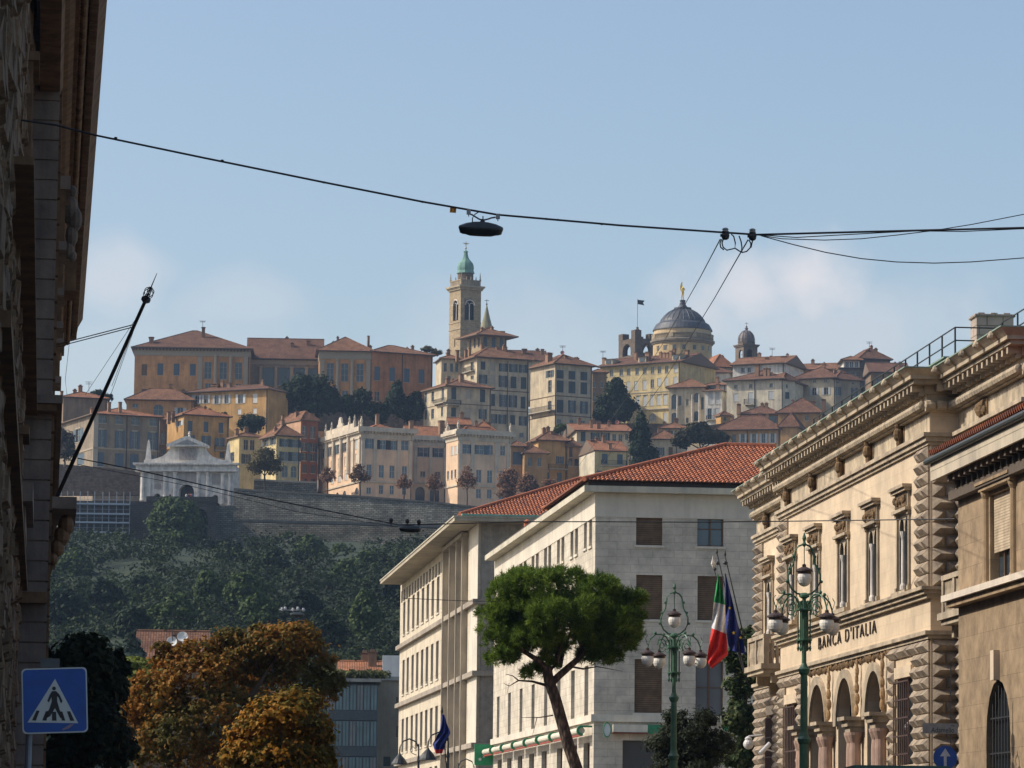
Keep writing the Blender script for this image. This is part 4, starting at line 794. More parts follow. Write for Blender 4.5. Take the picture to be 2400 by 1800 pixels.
_,b3=house('cC','','','',1893,2004,899.5,28,1130,1420,m_cream2,root=rt,depth=8,rf=('hip',2,.8),rm='roofdark',rows=[('f',[1927],1165,1200,20,'g'),('f',[1930],1240,1305,40,'s')])
rt,b=house('cC','upper_white_house','white house with tiled gable roof and brick chimneys, directly below the small belfry','house',1400,1900,934,-24,985,1100,m_white,depth=14,rf=('x',2.6,.8),rm='roof',rows=[('f',[1500,1560],1005,1050,34,'v')],chim=[(1730,905,26,60,4),(1895,890,40,50,6),(1640,965,34,80,-.3)])
# ---- right skyline houses
house('cD','grey_cream_house','grey cream house with shutters and hip roof, right of the large cream house','house',1232,1558,914,-24,376,580,m_cream,depth=12,rf=('hip',3.4,.8),rm='roofdark',rows=[('f',[1262],448,505,30,'g'),('f',[1390,1484],440,498,34,'o',dict(shut=M_['palegrey'])),('f',[1265,1390,1478],380,402,26,'g')],chim=[(1335,305,26,60,4),(1525,290,30,40,6)],Rr=None)
house('cD','grey_side_house','shaded grey house wing with few windows, behind the roof railing of the bank','house',1562,1765,910,24,375,600,plaster('shaded cream plaster',(.34,.28,.20)),depth=10,rf=('hip',2.6,.7),rm='roofdark',rows=[('f',[1577,1710],430,500,26,'o'),('f',[1577,1700],385,405,20,'g')],chim=[(1625,318,34,50,3)])  # shade of this side wing is put into a darker copy of the cream
house('cD','long_low_roof_house','long low house with bare tiled roof and two brick chimneys, on the right skyline','house',1165,1620,949,-18,304,380,m_brown,depth=12,rf=('x',2.2,.6),rm='roof',chim=[(1290,255,28,60,4),(1416,245,28,60,5)])
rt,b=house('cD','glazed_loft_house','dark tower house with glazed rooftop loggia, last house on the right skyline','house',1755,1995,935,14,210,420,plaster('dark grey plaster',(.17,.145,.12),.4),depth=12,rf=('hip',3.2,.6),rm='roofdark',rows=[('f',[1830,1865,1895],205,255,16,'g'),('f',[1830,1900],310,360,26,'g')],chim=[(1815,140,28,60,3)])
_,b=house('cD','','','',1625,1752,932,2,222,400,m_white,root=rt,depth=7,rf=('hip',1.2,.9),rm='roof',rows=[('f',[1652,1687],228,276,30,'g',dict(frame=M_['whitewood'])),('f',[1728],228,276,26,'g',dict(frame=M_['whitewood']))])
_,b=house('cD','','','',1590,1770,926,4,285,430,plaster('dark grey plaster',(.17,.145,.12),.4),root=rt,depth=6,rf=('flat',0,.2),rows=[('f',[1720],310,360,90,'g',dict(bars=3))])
house('cD','hidden_roof_house','house mostly hidden behind the bank cornice with dark tiled roof, far right of the hill','house',1842,2140,915,2,318,560,m_brown,depth=12,rf=('x',3.0,.6),rm='roofdark',chim=[(1845,285,26,50,3)],rows=[('f',[1900,1980],360,420,30,'g')])
# ---- middle right
house('cD','terrace_roof_house','house with dark red roof over a shaded open terrace, below the large cream house','house',800,1110,882,-14,656,740,m_brown,depth=9,rf=('hip',2.5,.6),rm='roofdark',rows=[('f',[955],662,722,270,'v')],chim=[(790,570,24,70,-.4),(1000,668,24,60,-1)])
house('cD','orange_attic_house','orange house with wide dark tiled roof, in the middle right of the hill','house',1100,1440,872,-12,646,720,m_ochre2,depth=12,rf=('hip',4.0,.6),rm='roofdark',rows=[('f',[1330],655,700,30,'g')],chim=[(1172,585,22,40,2),(1465,530,30,60,3)])
rt,b=house('cD','long_brown_house','long brown ochre house with shuttered window row, just above the near red tiled roof','house',600,1118,848,-14,782,925,m_ochre2,depth=10,rf=('hip',3.6,.6),rm='roofdark',rows=[('f',[750],812,888,34,'v'),('f',[820,910,985,1058],806,882,30,'o',dict(shut=M_['palegrey']))])
_,_b=house('cD','','','',1120,1255,844,-14,755,925,m_ochre2,root=rt,depth=9,rf=('hip',3.4,.6),rm='roofdark')
house('cD','white_framed_veranda_house','low house with white framed glazed veranda between red roofs, right of the tall cypress','house',160,375,842,-3,768,850,m_cream,depth=6,rf=('hip',1.6,.5),rm='roof',rows=[('f',[195,247,300,345],778,812,38,'g',dict(frame=M_['whitewood']))],chim=[(125,800,26,60,-1)])
house('cD','cream_cottage','cream cottage with one shuttered window and brown door, below the veranda house','house',88,300,830,2,852,1000,m_cream,depth=8,rf=('hip',2.2,.4),rm='roof',rows=[('f',[166],915,978,28,'o',dict(shut=M_['bluegrey'])),('f',[245],912,978,34,'s',dict(shut=M_['brownwood']))])
# ---- small houses between the palace and the near red roof
rt,b=house('cB','stone_gabled_house','long cream house with stone gable, above the small cream house by the cypress','house',1482,1955,838,6,848,990,m_cream,L=1362,rf=('x',2.8,.6),rm='rooforange',rows=[('f',[1537],855,938,40,'s'),('f',[1640,1728],862,950,38,'o'),('f',[1805,1858],875,955,34,'g'),('f',[1912],872,925,24,'g')],chim=[(1608,752,24,40,4),(1670,775,32,40,3)])
rt,b=house('cB','small_cream_house','small house with bright cream left wall and blue shutters, left of the tall cypress','house',1642,1925,808,13,1022,1290,m_yel,L=1508,rf=('x',2.8,.3),rm='rooforange',rows=[('f',[1724,1855],1045,1130,48,'s',dict(shut=M_['bluegrey'])),('f',[1682],1190,1255,48,'s',dict(shut=M_['bluegrey'])),('f',[1855],1195,1250,60,'s',dict(shut=M_['bluegrey']))],chim=[(1615,925,34,70,6),(1768,955,26,60,1)])
balcony(b,rt,'f',1690,1905,1100,1143,.8)
mb=MB(); mb.box(-.14,-.01,0,b.d,2,b.h-.05); mb.build('wall',[m_cream2],rt,b.M)
rt,b=house('cB','ochre_house','ochre house with shutters and iron balcony, in the middle above the russet trees','house',1150,1398,822,14,932,1300,m_ochre,depth=10,rf=('hip',2.4,.7),rm='roof',rows=[('f',[1206,1334],935,1002,42,'o',dict(shut=M_['bluegrey'])),('f',[1336],1068,1132,34,'o',dict(shut=M_['bluegrey'])),('f',[1225,1330],1205,1285,42,'s',dict(shut=M_['bluegrey']))],chim=[(1268,850,26,50,2),(1440,905,24,40,2)])
balcony(b,rt,'f',1235,1395,1135,1172,.8)
_,b=house('cB','','','',1402,1508,823,12,985,1300,m_ochre2,root=rt,depth=7,rf=('hip',1.6,.5),rm='roof',rows=[('f',[1430],990,1075,30,'v'),('f',[1425,1480],1085,1150,38,'v',dict(arch=True))])
rt,b=house('cB','low_ochre_annex','low brown ochre annex with two small windows, right against the peach palace','house',1030,1228,812,12,1042,1290,m_ochre2,depth=7,rf=('hip',1.7,.5),rm='roof',rows=[('f',[1077,1158],1078,1152,32,'g')])
_,b=house('cB','','','',912,1026,814,8,985,1290,m_ochre2,root=rt,depth=7,rf=('hip',1.3,.7),rm='roof',rows=[('f',[972],1030,1140,88,'s',dict(shut=M_['bluegrey']))])
# filler behind: dark houses seen through gaps
house('cB','hidden_garden_house','little tiled hut among the palace roofs, right of the chimney stack','hut',385,560,835,8,798,860,m_brown,depth=6,rf=('x',1.8,.4),rm='rooforange')
house('cB','hipped_garden_roof','orange hipped roof just showing over the right end of the peach palace','house',590,770,815,8,850,880,m_brown,depth=8,rf=('hip',2.2,.4),rm='rooforange',chim=[(678,748,20,60,4)])
# ---- white triumphal gate
def gate():
    b=Block('c3',845,1645,755,-5,692,1018,'l',depth=9,ext=3); g=thing('white_gate','white marble city gate with columns, curved gable and obelisks, on the rampart at the left','gate',b.o)
    b.rows('f',[1243],866,1012,132,'v',arch=True); b.rows('f',[990],945,1006,56,'v',arch=True); b.rows('f',[1490],958,1052,50,'v',arch=True)
    mb=MB()
    ops=[(o[0],o[1],0 if i!=1 else o[2],o[3],o[4]) for i,o in enumerate(b.ops['f'])]
    wallface(mb,b.w,0,b.h,ops,b.fn('f'),2.2,0); 
    for X in (0,b.w): mb.face([(X,0,0),(X,b.d,0),(X,b.d,b.h),(X,0,b.h)])
    mb.face([(0,b.d,0),(b.w,b.d,0),(b.w,b.d,b.h),(0,b.d,b.h)]); mb.face([(0,0,b.h),(b.w,0,b.h),(b.w,b.d,b.h),(0,b.d,b.h)]); mb.box(.3,b.w-.3,2.2,2.4,0,b.h-.3,1)
    mb.build('wall',[m_marble,M_['iron']],g,b.M)
    pils(b,g,'f',[868],36,760,1008,.4,m_marble,'column',True); pils(b,g,'f',[1062,1147,1350,1430],36,762,1010,.4,m_marble,'column',True); pils(b,g,'f',[1560],34,775,1040,.4,m_marble,'column',True); pils(b,g,'f',[1622],36,775,1052,.4,m_marble,'column',True)
    pils(b,g,'f',[925],26,762,1006,.2,m_marble)
    H=lambda x,y:b.hit('f',x,y)
    def bandf(y0,y1,out,name,x0=0,x1=None,dn=0):
        z1=H(845,y0)[1]; z0=H(845,y1)[1]; x1=b.w if x1 is None else x1; mb=MB(); mb.box(x0-out,x1+out,-out,1.0,z0,z1)
        if dn:
            n=int((x1-x0)/dn)
            for i in range(n): mb.box(x0+i*dn,x0+i*dn+dn*.5,-out+.1,0,z0-.22,z0-.003)
        mb.build(name,[m_marble],g,b.M)
    bandf(684,700,1.3,'cornice',dn=.6); bandf(702,745,.75,'frieze'); bandf(746,758,.95,'architrave')
    mb=MB()
    for (x0,x1,y0,y1) in ((1180,1322,765,858),(965,1050,765,850),(1466,1532,772,868),(965,1020,860,905)):
        a0,z1=H(x0,y0); a1,z0=H(x1,y1)
        for q in ((a0,a1,z0,z0+.15),(a0,a1,z1-.15,z1),(a0,a0+.15,z0+.151,z1-.151),(a1-.15,a1,z0+.151,z1-.151)): mb.box(q[0],q[1],-.1,-.003,q[2],q[3])
        mb.box(a0+.2,a1-.2,-.04,-.004,z0+.2,z1-.2)
    mb.build('plaque',[plaster('panel marble',(.42,.37,.34),.3)],g,b.M)
    pts=[(850,688),(915,655),(985,640),(1040,618),(1072,590),(1095,562),(1102,536),(1395,536),(1402,562),(1425,592),(1458,622),(1520,645),(1590,662),(1645,690)]
    mb=MB(); extr(mb,[H(x,y) for x,y in pts][::-1],.3,2.2); mb.build('attic',[m_marble],g,b.M)
    mb=MB(); a0,z1=H(1180,550); a1,z0=H(1322,655); mb.box(a0,a1,.12,.298,z0,z1); 
    rs=random.Random(3)
    for i in range(26): x=rs.uniform(a0+.5,a1-.5); z=rs.uniform(z0+.5,z1-.5); mb.ell((x,.12,z),(.35,.16,.4),0,6,4)
    mb.build('relief',[plaster('panel marble',(.42,.37,.34),.3)],g,b.M)  # relief toned darker, standing in for the shading its carving lacks
    mb=MB(); extr(mb,[H(x,y) for x,y in ((1075,542),(1075,524),(1250,450),(1425,524),(1425,542))][::-1],-.9,2.3); mb.build('pediment',[m_marble],g,b.M)
    mb=MB(); extr(mb,[H(x,y) for x,y in ((1140,528),(1255,482),(1360,528))][::-1],-.92,-.901); mb.build('tympanum',[plaster('shade toned marble',(.30,.29,.28))],g,b.M)  # recess shade painted as a darker triangle on the pediment face
    for x,yt in ((905,472),(1595,490)):
        a,z0=H(x,655); _,z1=H(x,yt); mb=MB(); w=.55; mb.box(a-w*1.3,a+w*1.3,.6-w*.8,1.4+w,z0-1.5,z0); 
        q=[(a-w,.5,z0),(a+w,.5,z0),(a+w,.5+2*w,z0),(a-w,.5+2*w,z0)]; s=.2; t2=[(a-s,.5+w-s,z1-.6),(a+s,.5+w-s,z1-.6),(a+s,.5+w+s,z1-.6),(a-s,.5+w+s,z1-.6)]
        for i in range(4): mb.face([q[i],q[(i+1)%4],t2[(i+1)%4],t2[i]]); mb.face([t2[i],t2[(i+1)%4],(a,.5+w,z1)])
        mb.build('obelisk',[m_marble],g,b.M)
    mb=MB(); a,z=H(1262,456); mb.lathe([(.3,0),(.3,.3),(.15,.5),(.3,.8),(.05,1.3)],(a,.8,z-.1),8); mb.build('finial',[m_marble],g,b.M)
gate()
# ---- walls
def polywall(name,label,tops,bots,Y0,Y1,mat,th=3,c='o',cat='wall',coping=None,batter=0):
    """tops: list of (px,py); Y interpolates linearly with px between Y0 and Y1"""
    n=len(tops); xa,xb=tops[0][0],tops[-1][0]; pt=[]
    for i,(x,y) in enumerate(tops):
        Y=Y0+(Y1-Y0)*(x-xa)/(xb-xa); a=P(x,y,Y,c); yb=bots[i]; zb=P(x,yb,Y,c).z; pt.append((a,zb,Y))
    mb=MB()
    for i in range(n-1):
        a,za,_=pt[i]; b,zb,_=pt[i+1]
        A=Vector((a.x,a.y-batter,za)); B=Vector((b.x,b.y-batter,zb)); bk=Vector((0,th,0))
        mb.face([A,B,b,a]); mb.face([a,b,b+bk,a+bk]); mb.face([B+bk,A+bk,a+bk,b+bk])
        if coping:
            u=Vector((0,-.25,0)); h=Vector((0,0,.35)); mb.face([a+u,b+u,b+u+h,a+u+h],1); mb.face([a+u+h,b+u+h,b+bk+h,a+bk+h],1); mb.face([a+u,a,b,b+u],1)
    for i in (0,-1): a,za,_=pt[i]; mb.face([Vector((a.x,a.y-batter,za)),a,a+Vector((0,th,0)),Vector((a.x,a.y+th,za))])
    o=mb.build(name,[mat,coping or mat],base=pt[0][0]); return tag(o,label,cat)
polywall('rampart_wall','long sloping grey rampart wall of rough masonry, running below the peach palace',[(548,1148),(600,1152),(740,1160),(846,1166),(1000,1178),(1110,1190),(1300,1205),(1700,1215)],[1310]*8,748,742,m_wallstone,4,batter=3,coping=plaster('worn coping',(.17,.155,.13)))
mb=MB(); pts=[P(x,y,742.6-(x-548)*.002,'o') for x,y in ((548,1222),(700,1226),(850,1230),(1100,1240))]
for a,c in zip(pts,pts[1:]): 
    bk=Vector((0,2,0)); h=Vector((0,0,.45)); u=Vector((0,-.3,0)); mb.face([a+u,c+u,c+u+h,a+u+h]); mb.face([a+u+h,c+u+h,c+bk+h,a+bk+h]); mb.face([a+u,a+bk,c+bk,c+u])
tag(mb.build('stone_ledge',[plaster('ledge stone',(.13,.12,.10))],base=pts[0]),'dark projecting stone string running along the middle of the rampart wall','ledge')
polywall('garden_wall','low pale garden wall with small dark arches, below the cream yellow house',[(595,1126),(660,1130),(742,1133)],[1165]*3,768,772,m_wallstone,1.5,coping=M_['trim'])
def arched_wall():
    b=Block('c3',150,905,746,2,1005,1385,depth=4,ext=4); t=thing('retaining_wall','tall dark retaining wall with a deep arch at its right end, behind the scaffolding','wall',b.o)
    b.rows('f',[838],1078,1384,128,'v',arch=True); ops=[(o[0],o[1],0,o[3],True) for o in b.ops['f']]
    mb=MB(); wallface(mb,b.w,0,b.h,ops,b.fn('f'),3.0,0); mb.box(0,b.w,3.001,b.d,0,b.h,0); mb.face([(0,0,b.h),(b.w,0,b.h),(b.w,b.d,b.h),(0,b.d,b.h)])
    mb.build('masonry',[blocks('retaining masonry',(.115,.10,.085),(.085,.075,.065),(.05,.045,.04),.9,.38,.05,.8,.5,.5,.95,.25)],t,b.M)
    s=thing('scaffolding','steel scaffolding with pale decks and standards, along the retaining wall at the left','scaffolding',b.o); st=flat('galvanised tube',(.32,.36,.42),.4,.5)
    z=[b.hit('f',270,y)[1] for y in (1290,1205,1130,1045)]
    xs=[b.hit('f',x,1100)[0] for x in (160,215,265,325,390,450,520,575,640,700,755)]
    for i,zz in enumerate(z): mb=MB(); mb.box(xs[0],xs[-1],-1.6,-.2,zz,zz+.14); mb.box(xs[0],xs[-1],-1.66,-1.6,zz+.0,zz+.3); mb.build('deck',[st],s,b.M)
    mb=MB()
    for x in xs:
        for yy in (-1.6,-.3): mb.tube([(x,yy,0),(x,yy,z[3]+2.6)],.035,5)
    for zz in z:
        for h in (1.0,): mb.tube([(xs[0],-1.62,zz+h),(xs[-1],-1.62,zz+h)],.03,5)
    mb.build('standards',[st],s,b.M)
    b2=Block('c3',905,1505,744,-2,1015,1420,depth=5,ext=4); t=thing('viaduct','dark stone viaduct with paired arches carrying the road to the gate, behind the big tree','bridge',b2.o)
    b2.rows('f',[1000,1180,1350],1075,1420,150,'v',arch=True); ops=[(o[0],o[1],0,o[3],True) for o in b2.ops['f']]
    mb=MB(); wallface(mb,b2.w,0,b2.h,ops,b2.fn('f'),5,0); mb.box(0,b2.w,5.01,5.2,0,b2.h); mb.face([(0,0,b2.h),(b2.w,0,b2.h),(b2.w,b2.d,b2.h),(0,b2.d,b2.h)]); mb.box(-.2,b2.w,-.25,.2,b2.h,b2.h+1.0)
    mb.build('masonry',[MATS['retaining masonry']],t,b2.M)
    b3=Block('c3',1500,1660,747,2,1050,1480,depth=5,ext=4); t=tag_b=MB(); tag_b.box(0,b3.w,0,b3.d,0,b3.h); o=tag_b.build('bastion',[m_wallstone],None,b3.M,b3.o); tag(o,'square stone bastion under the right end of the white gate','wall')
arched_wall()
# terrace walls among the houses (hide bare terrain)
for i,(c,tops,yb,Y0,Y1,lab) in enumerate((('c3',[(120,690),(500,720),(840,760)],960,772,776,'dark terrace wall under the grey brown palace, left of the white gate'),
    ('c4',[(100,720),(500,760),(780,800),(1190,830)],930,884,886,'shaded garden terrace wall below the long seminary, behind the dark trees'),
    ('cB',[(1070,720),(1100,800),(1400,810),(1700,790)],960,912,914,'garden terrace wall behind the ochre house roofs, in the middle of the hill'),
    ('cC',[(0,1540),(600,1545),(1200,1560),(1900,1440)],1700,884,888,'low terrace wall under the yellow palace and white houses'))):
    polywall('terrace_wall',lab,tops,[yb]*len(tops),Y0,Y1,m_dkstone,2,c=c)
# ---- trees on and under the hill
def ptree(c,name,label,Y,basepx,blobs,mat,n,size,seed,tr=.2,cat='tree',dep=1.0,group=None,**k):
    A,B,S=CROP[c]; base=P(basepx[0],basepx[1],Y,c); bl=[]
    for q in blobs:
        x,y,rx,ry=q[:4]; dy=q[4] if len(q)>4 else 0
        s=mpp(Y)/S; bl.append((P(x,y,Y+dy,c),(rx*s,max(rx,ry)*s*.8*dep,ry*s)))
    return tree(name,label,cat,base,bl,mat,n,size,seed,tr,group,**k)
ptree('c4','broad_dark_tree','broad dark evergreen in front of the seminary columns, widest of the trees there',868,(350,860),[(350,680,150,120),(460,690,120,140),(230,720,100,110),(520,760,90,90),(170,770,80,90),(360,600,80,60),(400,790,130,80)],m_dark,16000,.85,1,.4)
ptree('c4','round_dark_tree','round dark tree below the right seminary columns, left of the pointed one',866,(760,870),[(760,730,80,90),(680,790,80,80),(840,800,90,80),(880,850,70,50),(650,720,50,40)],m_dark,9000,.8,2,.3)
ptree('c4','pointed_dark_tree','pointed dark conifer in front of the plain seminary wing',864,(1000,870),[(995,690,55,100),(1000,640,35,60),(1020,780,75,90),(960,760,50,80)],m_dark,8000,.7,3,.3)
ptree('c4','right_dark_tree','dark bushy tree beside the cream balcony house, right of the pointed conifer',864,(1110,880),[(1110,740,70,70),(1150,800,50,90),(1080,820,60,80),(1140,690,30,40)],m_dark,6000,.8,4,.3)
ptree('c4','skyline_bush','small leafy bush showing above the skyline between the seminary and the bell tower',930,(1235,420),[(1215,362,45,26),(1270,385,40,30)],m_olive,2500,.5,5,.12)
ptree('c4','ochre_house_bush','small dark bush under the long ochre house',835,(20,940),[(20,870,40,50),(-20,890,50,50)],m_dark,3000,.6,6,.15)
ptree('c2','garden_tree','round dark garden tree in front of the long ochre house',838,(1790,1590),[(1790,1420,90,55),(1740,1470,70,60),(1850,1470,70,60),(1795,1500,90,60)],m_dark,6500,.55,7,.15)
ptree('c2','upper_garden_shrub','small round shrub on the ochre house terrace, above the round garden tree',850,(1565,1410),[(1565,1385,42,34)],m_dark,1500,.5,77,.1)
ptree('c2','rooftop_tree','dark tree tip rising over the grey brown palace roof at the far left',862,(480,1270),[(475,1200,60,40),(560,1230,50,40)],m_dark,3000,.6,8,.15)
ptree('cB','tall_cypress','tall dark cypress rising before the houses in the centre right',790,(2040,1300),[(2035,800,50,110),(2030,900,85,120),(2040,1020,105,120),(2060,1140,125,110),(2100,1080,90,80),(2030,740,25,50)],m_dark,18000,.65,9,.35,fork=1)
ptree('cB','big_round_evergreen','big dark egg shaped evergreen between the shuttered cream house and the yellow palace',882,(1820,830),[(1820,520,90,110),(1810,620,140,120),(1800,720,160,100),(1880,680,120,110),(1830,440,45,60),(1700,700,70,90)],m_dark,20000,.8,10,.4)
ptree('cB','bright_green_bush','bright green bush on the terrace at the foot of the cream houses',852,(1345,880),[(1345,825,48,40),(1310,850,30,30)],m_mid,1800,.55,11,.12)
ptree('cD','brown_green_tree','wide brown green tree behind the near red tiled roof',822,(480,960),[(450,820,130,90),(560,830,110,80),(350,870,90,80),(640,850,70,60),(480,760,70,50)],leafm('brownish leaf',(.012,.016,.008),(.035,.035,.014),(.07,.06,.025)),14000,.7,12,.3)
for i,(x,y0,y1,w,lab) in enumerate(((505,1185,1385,55,'thin russet street tree before the left corner of the peach palace'),(735,1165,1400,80,'sparse russet street tree before the palace corner, tallest of the row'),(1045,1240,1420,62,'small russet street tree before the middle of the peach palace'),
    (1262,1235,1440,66,'dense reddish street tree before the recessed palace centre'),(1492,1180,1470,78,'tall russet street tree before the right wing of the palace'),(1790,1190,1480,90,'broad dark red tree at the right end of the peach palace'),(1925,1240,1470,85,'broad dark red tree under the low ochre annex'),(2080,1275,1480,80,'brown red tree lowest in the row, beside the near tiled roof'))):
    h=y1-y0; ptree('c4','street_tree',lab,766+(i%3)-max(0,i-4)*2,(x,y1),[(x,y0+h*.32,w*.8,h*.26),(x-w*.45,y0+h*.45,w*.5,h*.2),(x+w*.45,y0+h*.42,w*.5,h*.22),(x,y0+h*.12,w*.4,h*.12)]+([(x,y0+h*.7,w*.9,h*.25)] if i>4 else []),m_red if i!=1 else leafm('sparse russet leaf',(.09,.045,.025),(.17,.09,.05),(.26,.17,.10)),1100 if i<5 else 4500,.46,30+i,.14,sub=.5,K=9,inner=.3,cat='tree',group='trees along the rampart walk')
ptree('c4','olive_brown_tree','broad olive brown tree in front of the cream yellow house, standing on the rampart',764,(60,1400),[(60,1150,110,90),(110,1200,70,70),(10,1200,70,70),(60,1090,60,40)],m_olive,4200,.5,40,.2,sub=.45,inner=.3)
ptree('c3','grey_garden_tree','dull reddish tree at the far left edge of the hill, beside the left building',770,(190,700),[(190,500,90,110),(210,590,80,100),(160,440,60,60)],leafm('dull leaf',(.03,.025,.02),(.06,.05,.035),(.10,.08,.05)),5000,.6,41,.2)
ptree('c3','bush_under_gate','big rounded green tree directly below the white gate',735,(1150,1450),[(1140,1130,190,130),(1200,1230,200,130),(1050,1230,160,120),(1130,1060,110,70),(1230,1100,110,80),(1150,1330,220,90)],m_mid,22000,.75,42,.4)
ptree('c3','palm_tree','small spiky palm showing at the foot of the rampart wall',733,(2130,1420),[(2130,1300,36,24),(2110,1320,30,20)],m_mid,800,.9,43,.12,asp=.2)
# slope trees: told apart, each its own label
SL=[('S',410,300,130,100,640,'yellow tinged tree at the upper left of the slope',0),('S',760,290,110,70,700,'low dark tree in the line of hedge at the upper left slope',1),
 ('S',1000,560,140,110,520,'broad green tree in the middle of the slope with an antenna mast before it',0),('S',1205,420,95,105,560,'tall round crown left of the two overlapping light crowns on the slope',0),
 ('S',1420,430,140,110,555,'large rounded light green crown in the middle of the slope',0),('S',1490,540,120,85,520,'lower rounded crown under the large light green one, above the orange tree',0),
 ('S',1330,250,110,90,655,'dark tree high on the slope below the bastion',1),('S',1560,300,120,110,640,'dark tree on the upper slope, under the middle of the rampart wall',1),
 ('S',1790,210,110,95,690,'rounded tree right below the rampart wall, halfway along',0),('S',1990,380,130,120,620,'wide rounded tree at the right of the slope, above the glass building',0),
 ('S',2110,300,110,90,660,'dense tree at the upper right of the slope near the white office building',0),('S',2100,560,90,130,520,'narrow yellowish tree at the lower right of the slope',0),
 ('S',1960,230,80,60,700,'small tree at the foot of the rampart wall, right part',0),('S',600,480,150,110,560,'dark wide crown in the lower left of the slope',1),('S',380,520,140,110,540,'dull green crown at the lower left edge beside the left building',1),
 ('S',1180,210,90,60,715,'small dark tree just below the viaduct, left of the bastion',1),('S',820,440,130,90,600,'dark crown in the left middle of the slope below the hedge',1),('S',1750,520,110,80,540,'dark crown right of the two overlapping light crowns, near the hanging lamp',1),
 ('S',1880,660,120,90,480,'dark crown low on the slope behind the orange tree',1),('S',2230,440,90,110,580,'dark crown at the right end of the slope beside the white office building',1),('S',760,620,110,80,500,'dark crown above the small red roofs',1)]
for i,(c,x,y,rx,ry,Y,lab,dk) in enumerate(SL):
    rs=random.Random(i); bl=[(x,y+ry*.2,rx*.75,ry*.8),(x-rx*.45,y+ry*.35,rx*.55,ry*.65),(x+rx*.45,y+ry*.3,rx*.55,ry*.6),(x+rs.uniform(-.2,.2)*rx,y-ry*.35,rx*.5,ry*.5),(x,y+ry*.9,rx*.9,ry*.7)]
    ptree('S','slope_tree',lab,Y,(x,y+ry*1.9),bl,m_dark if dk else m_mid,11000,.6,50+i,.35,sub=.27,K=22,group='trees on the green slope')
def slope_wood():
    rs=np.random.RandomState(9); B=[]; NT=[(px(c,x,y),rx/2.4578,ry/2.4578,Y) for c,x,y,rx,ry,Y,_,_ in SL]+[((412,1200),55,60,735)]
    for i in range(430):
        Y=rs.uniform(400,722); xp=rs.uniform(60,1250); x=(xp-1200)/FPX*Y; 
        r=rs.uniform(3.2,6.2)*(1 if Y<670 else .42); q=proj((x,Y,hgt(x,Y)+r*.3))
        if any(abs(q[0]-a[0])<w_*1.25 and -h_*1.1<q[1]-a[1]<h_*2.0 and Y<Y_+8 for a,w_,h_,Y_ in NT): r*=.6
        B.append(((x,Y,hgt(x,Y)+r*.1),(r*1.25,r*1.1,r)))
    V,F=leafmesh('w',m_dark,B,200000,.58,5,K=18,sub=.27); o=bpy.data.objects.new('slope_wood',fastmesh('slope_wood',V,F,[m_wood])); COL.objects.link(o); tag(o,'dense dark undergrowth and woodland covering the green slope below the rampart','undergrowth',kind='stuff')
slope_wood()
def hedge():
    Y=725; bl=[]
    for i in range(26): x=118+i*11; bl.append((P(x,1281+abs(i-14)*.3,Y),(1.4,1.6,1.1)))
    V,F=leafmesh('h',m_hedge,bl,9000,.5,3); b=P(260,1300,Y); o=bpy.data.objects.new('clipped_hedge',fastmesh('clipped_hedge',V-np.array(b),F,[m_hedge])); o.location=b; COL.objects.link(o); tag(o,'long clipped green hedge in front of the scaffolded retaining wall','hedge')
hedge()
# ------------------------------------------------------------------ street buildings
def blockw(c,lat,k,Y,w,d,h,z0=0):
    """street-aligned block: lateral position lat (x+k*Y), near corner at Y"""
    b=Block.__new__(Block); b.c=c; yaw=math.atan(k); b.e1=Vector((math.cos(yaw),math.sin(yaw),0)); b.e2=Vector((-b.e1.y,b.e1.x,0))
    b.o=Vector((lat-k*Y,Y,z0)); b.w=w; b.d=d; b.h=h; b.M=Matrix.Translation(b.o)@Matrix.Rotation(yaw,4,'Z'); b.MI=b.M.inverted(); b.ops={'f':[],'l':[],'r':[]}; b.win=[]
    return b
def rust(mb,b,face,a0,a1,z0,z1,bw,bh,out,skip=(),flat_=False,m=0):
    fn=b.fn(face); nz=max(1,round((z1-z0)/bh)); bh=(z1-z0)/nz; g=.03
    for j in range(nz):
        za=z0+j*bh+g/2; zb=za+bh-g; off=(j%2)*bw/2; n=int((a1-a0)/bw)+2
        for i in range(n):
            p=max(a0,a0+i*bw-off)+g/2; q=min(a1,a0+(i+1)*bw-off)-g/2
            if q-p<.12: continue
            if any(o[0]-.05<q and o[1]+.05>p and o[2]<zb and o[3]>za for o in skip):
                done=False
                for o in skip:
                    if o[0]-.05<q and o[1]+.05>p and o[2]<zb and o[3]>za:
                        if p<o[0]-.3: q=min(q,o[0]-.08)
                        elif q>o[1]+.3: p=max(p,o[1]+.08)
                        else: done=True
                if done or q-p<.15: continue
            B=.06; c=[fn(p,-B,za),fn(q,-B,za),fn(q,-B,zb),fn(p,-B,zb)]; b0=[fn(p,0,za),fn(q,0,za),fn(q,0,zb),fn(p,0,zb)]
            for e in range(4): mb.face([b0[e],b0[(e+1)%4],c[(e+1)%4],c[e]],m)
            if flat_: mb.face(c,m); continue
            hw=min((q-p)/2,bh*.5); zc=(za+zb)/2
            if q-p>bh*1.4:
                r0,r1=fn(p+hw,-out,zc),fn(q-hw,-out,zc); mb.face([c[0],c[1],r1,r0],m); mb.face([c[2],c[3],r0,r1],m); mb.face([c[3],c[0],r0],m); mb.face([c[1],c[2],r1],m)
            else:
                ap=fn((p+q)/2,-out,zc)
                for e in range(4): mb.face([c[e],c[(e+1)%4],ap],m)
def fbox(mb,b,face,a0,a1,t0,t1,z0,z1,m=0):
    p,q=b.fn(face)(a0,t0,z0),b.fn(face)(a1,t1,z1); mb.box(min(p.x,q.x),max(p.x,q.x),min(p.y,q.y),max(p.y,q.y),min(z0,z1),max(z0,z1),m)
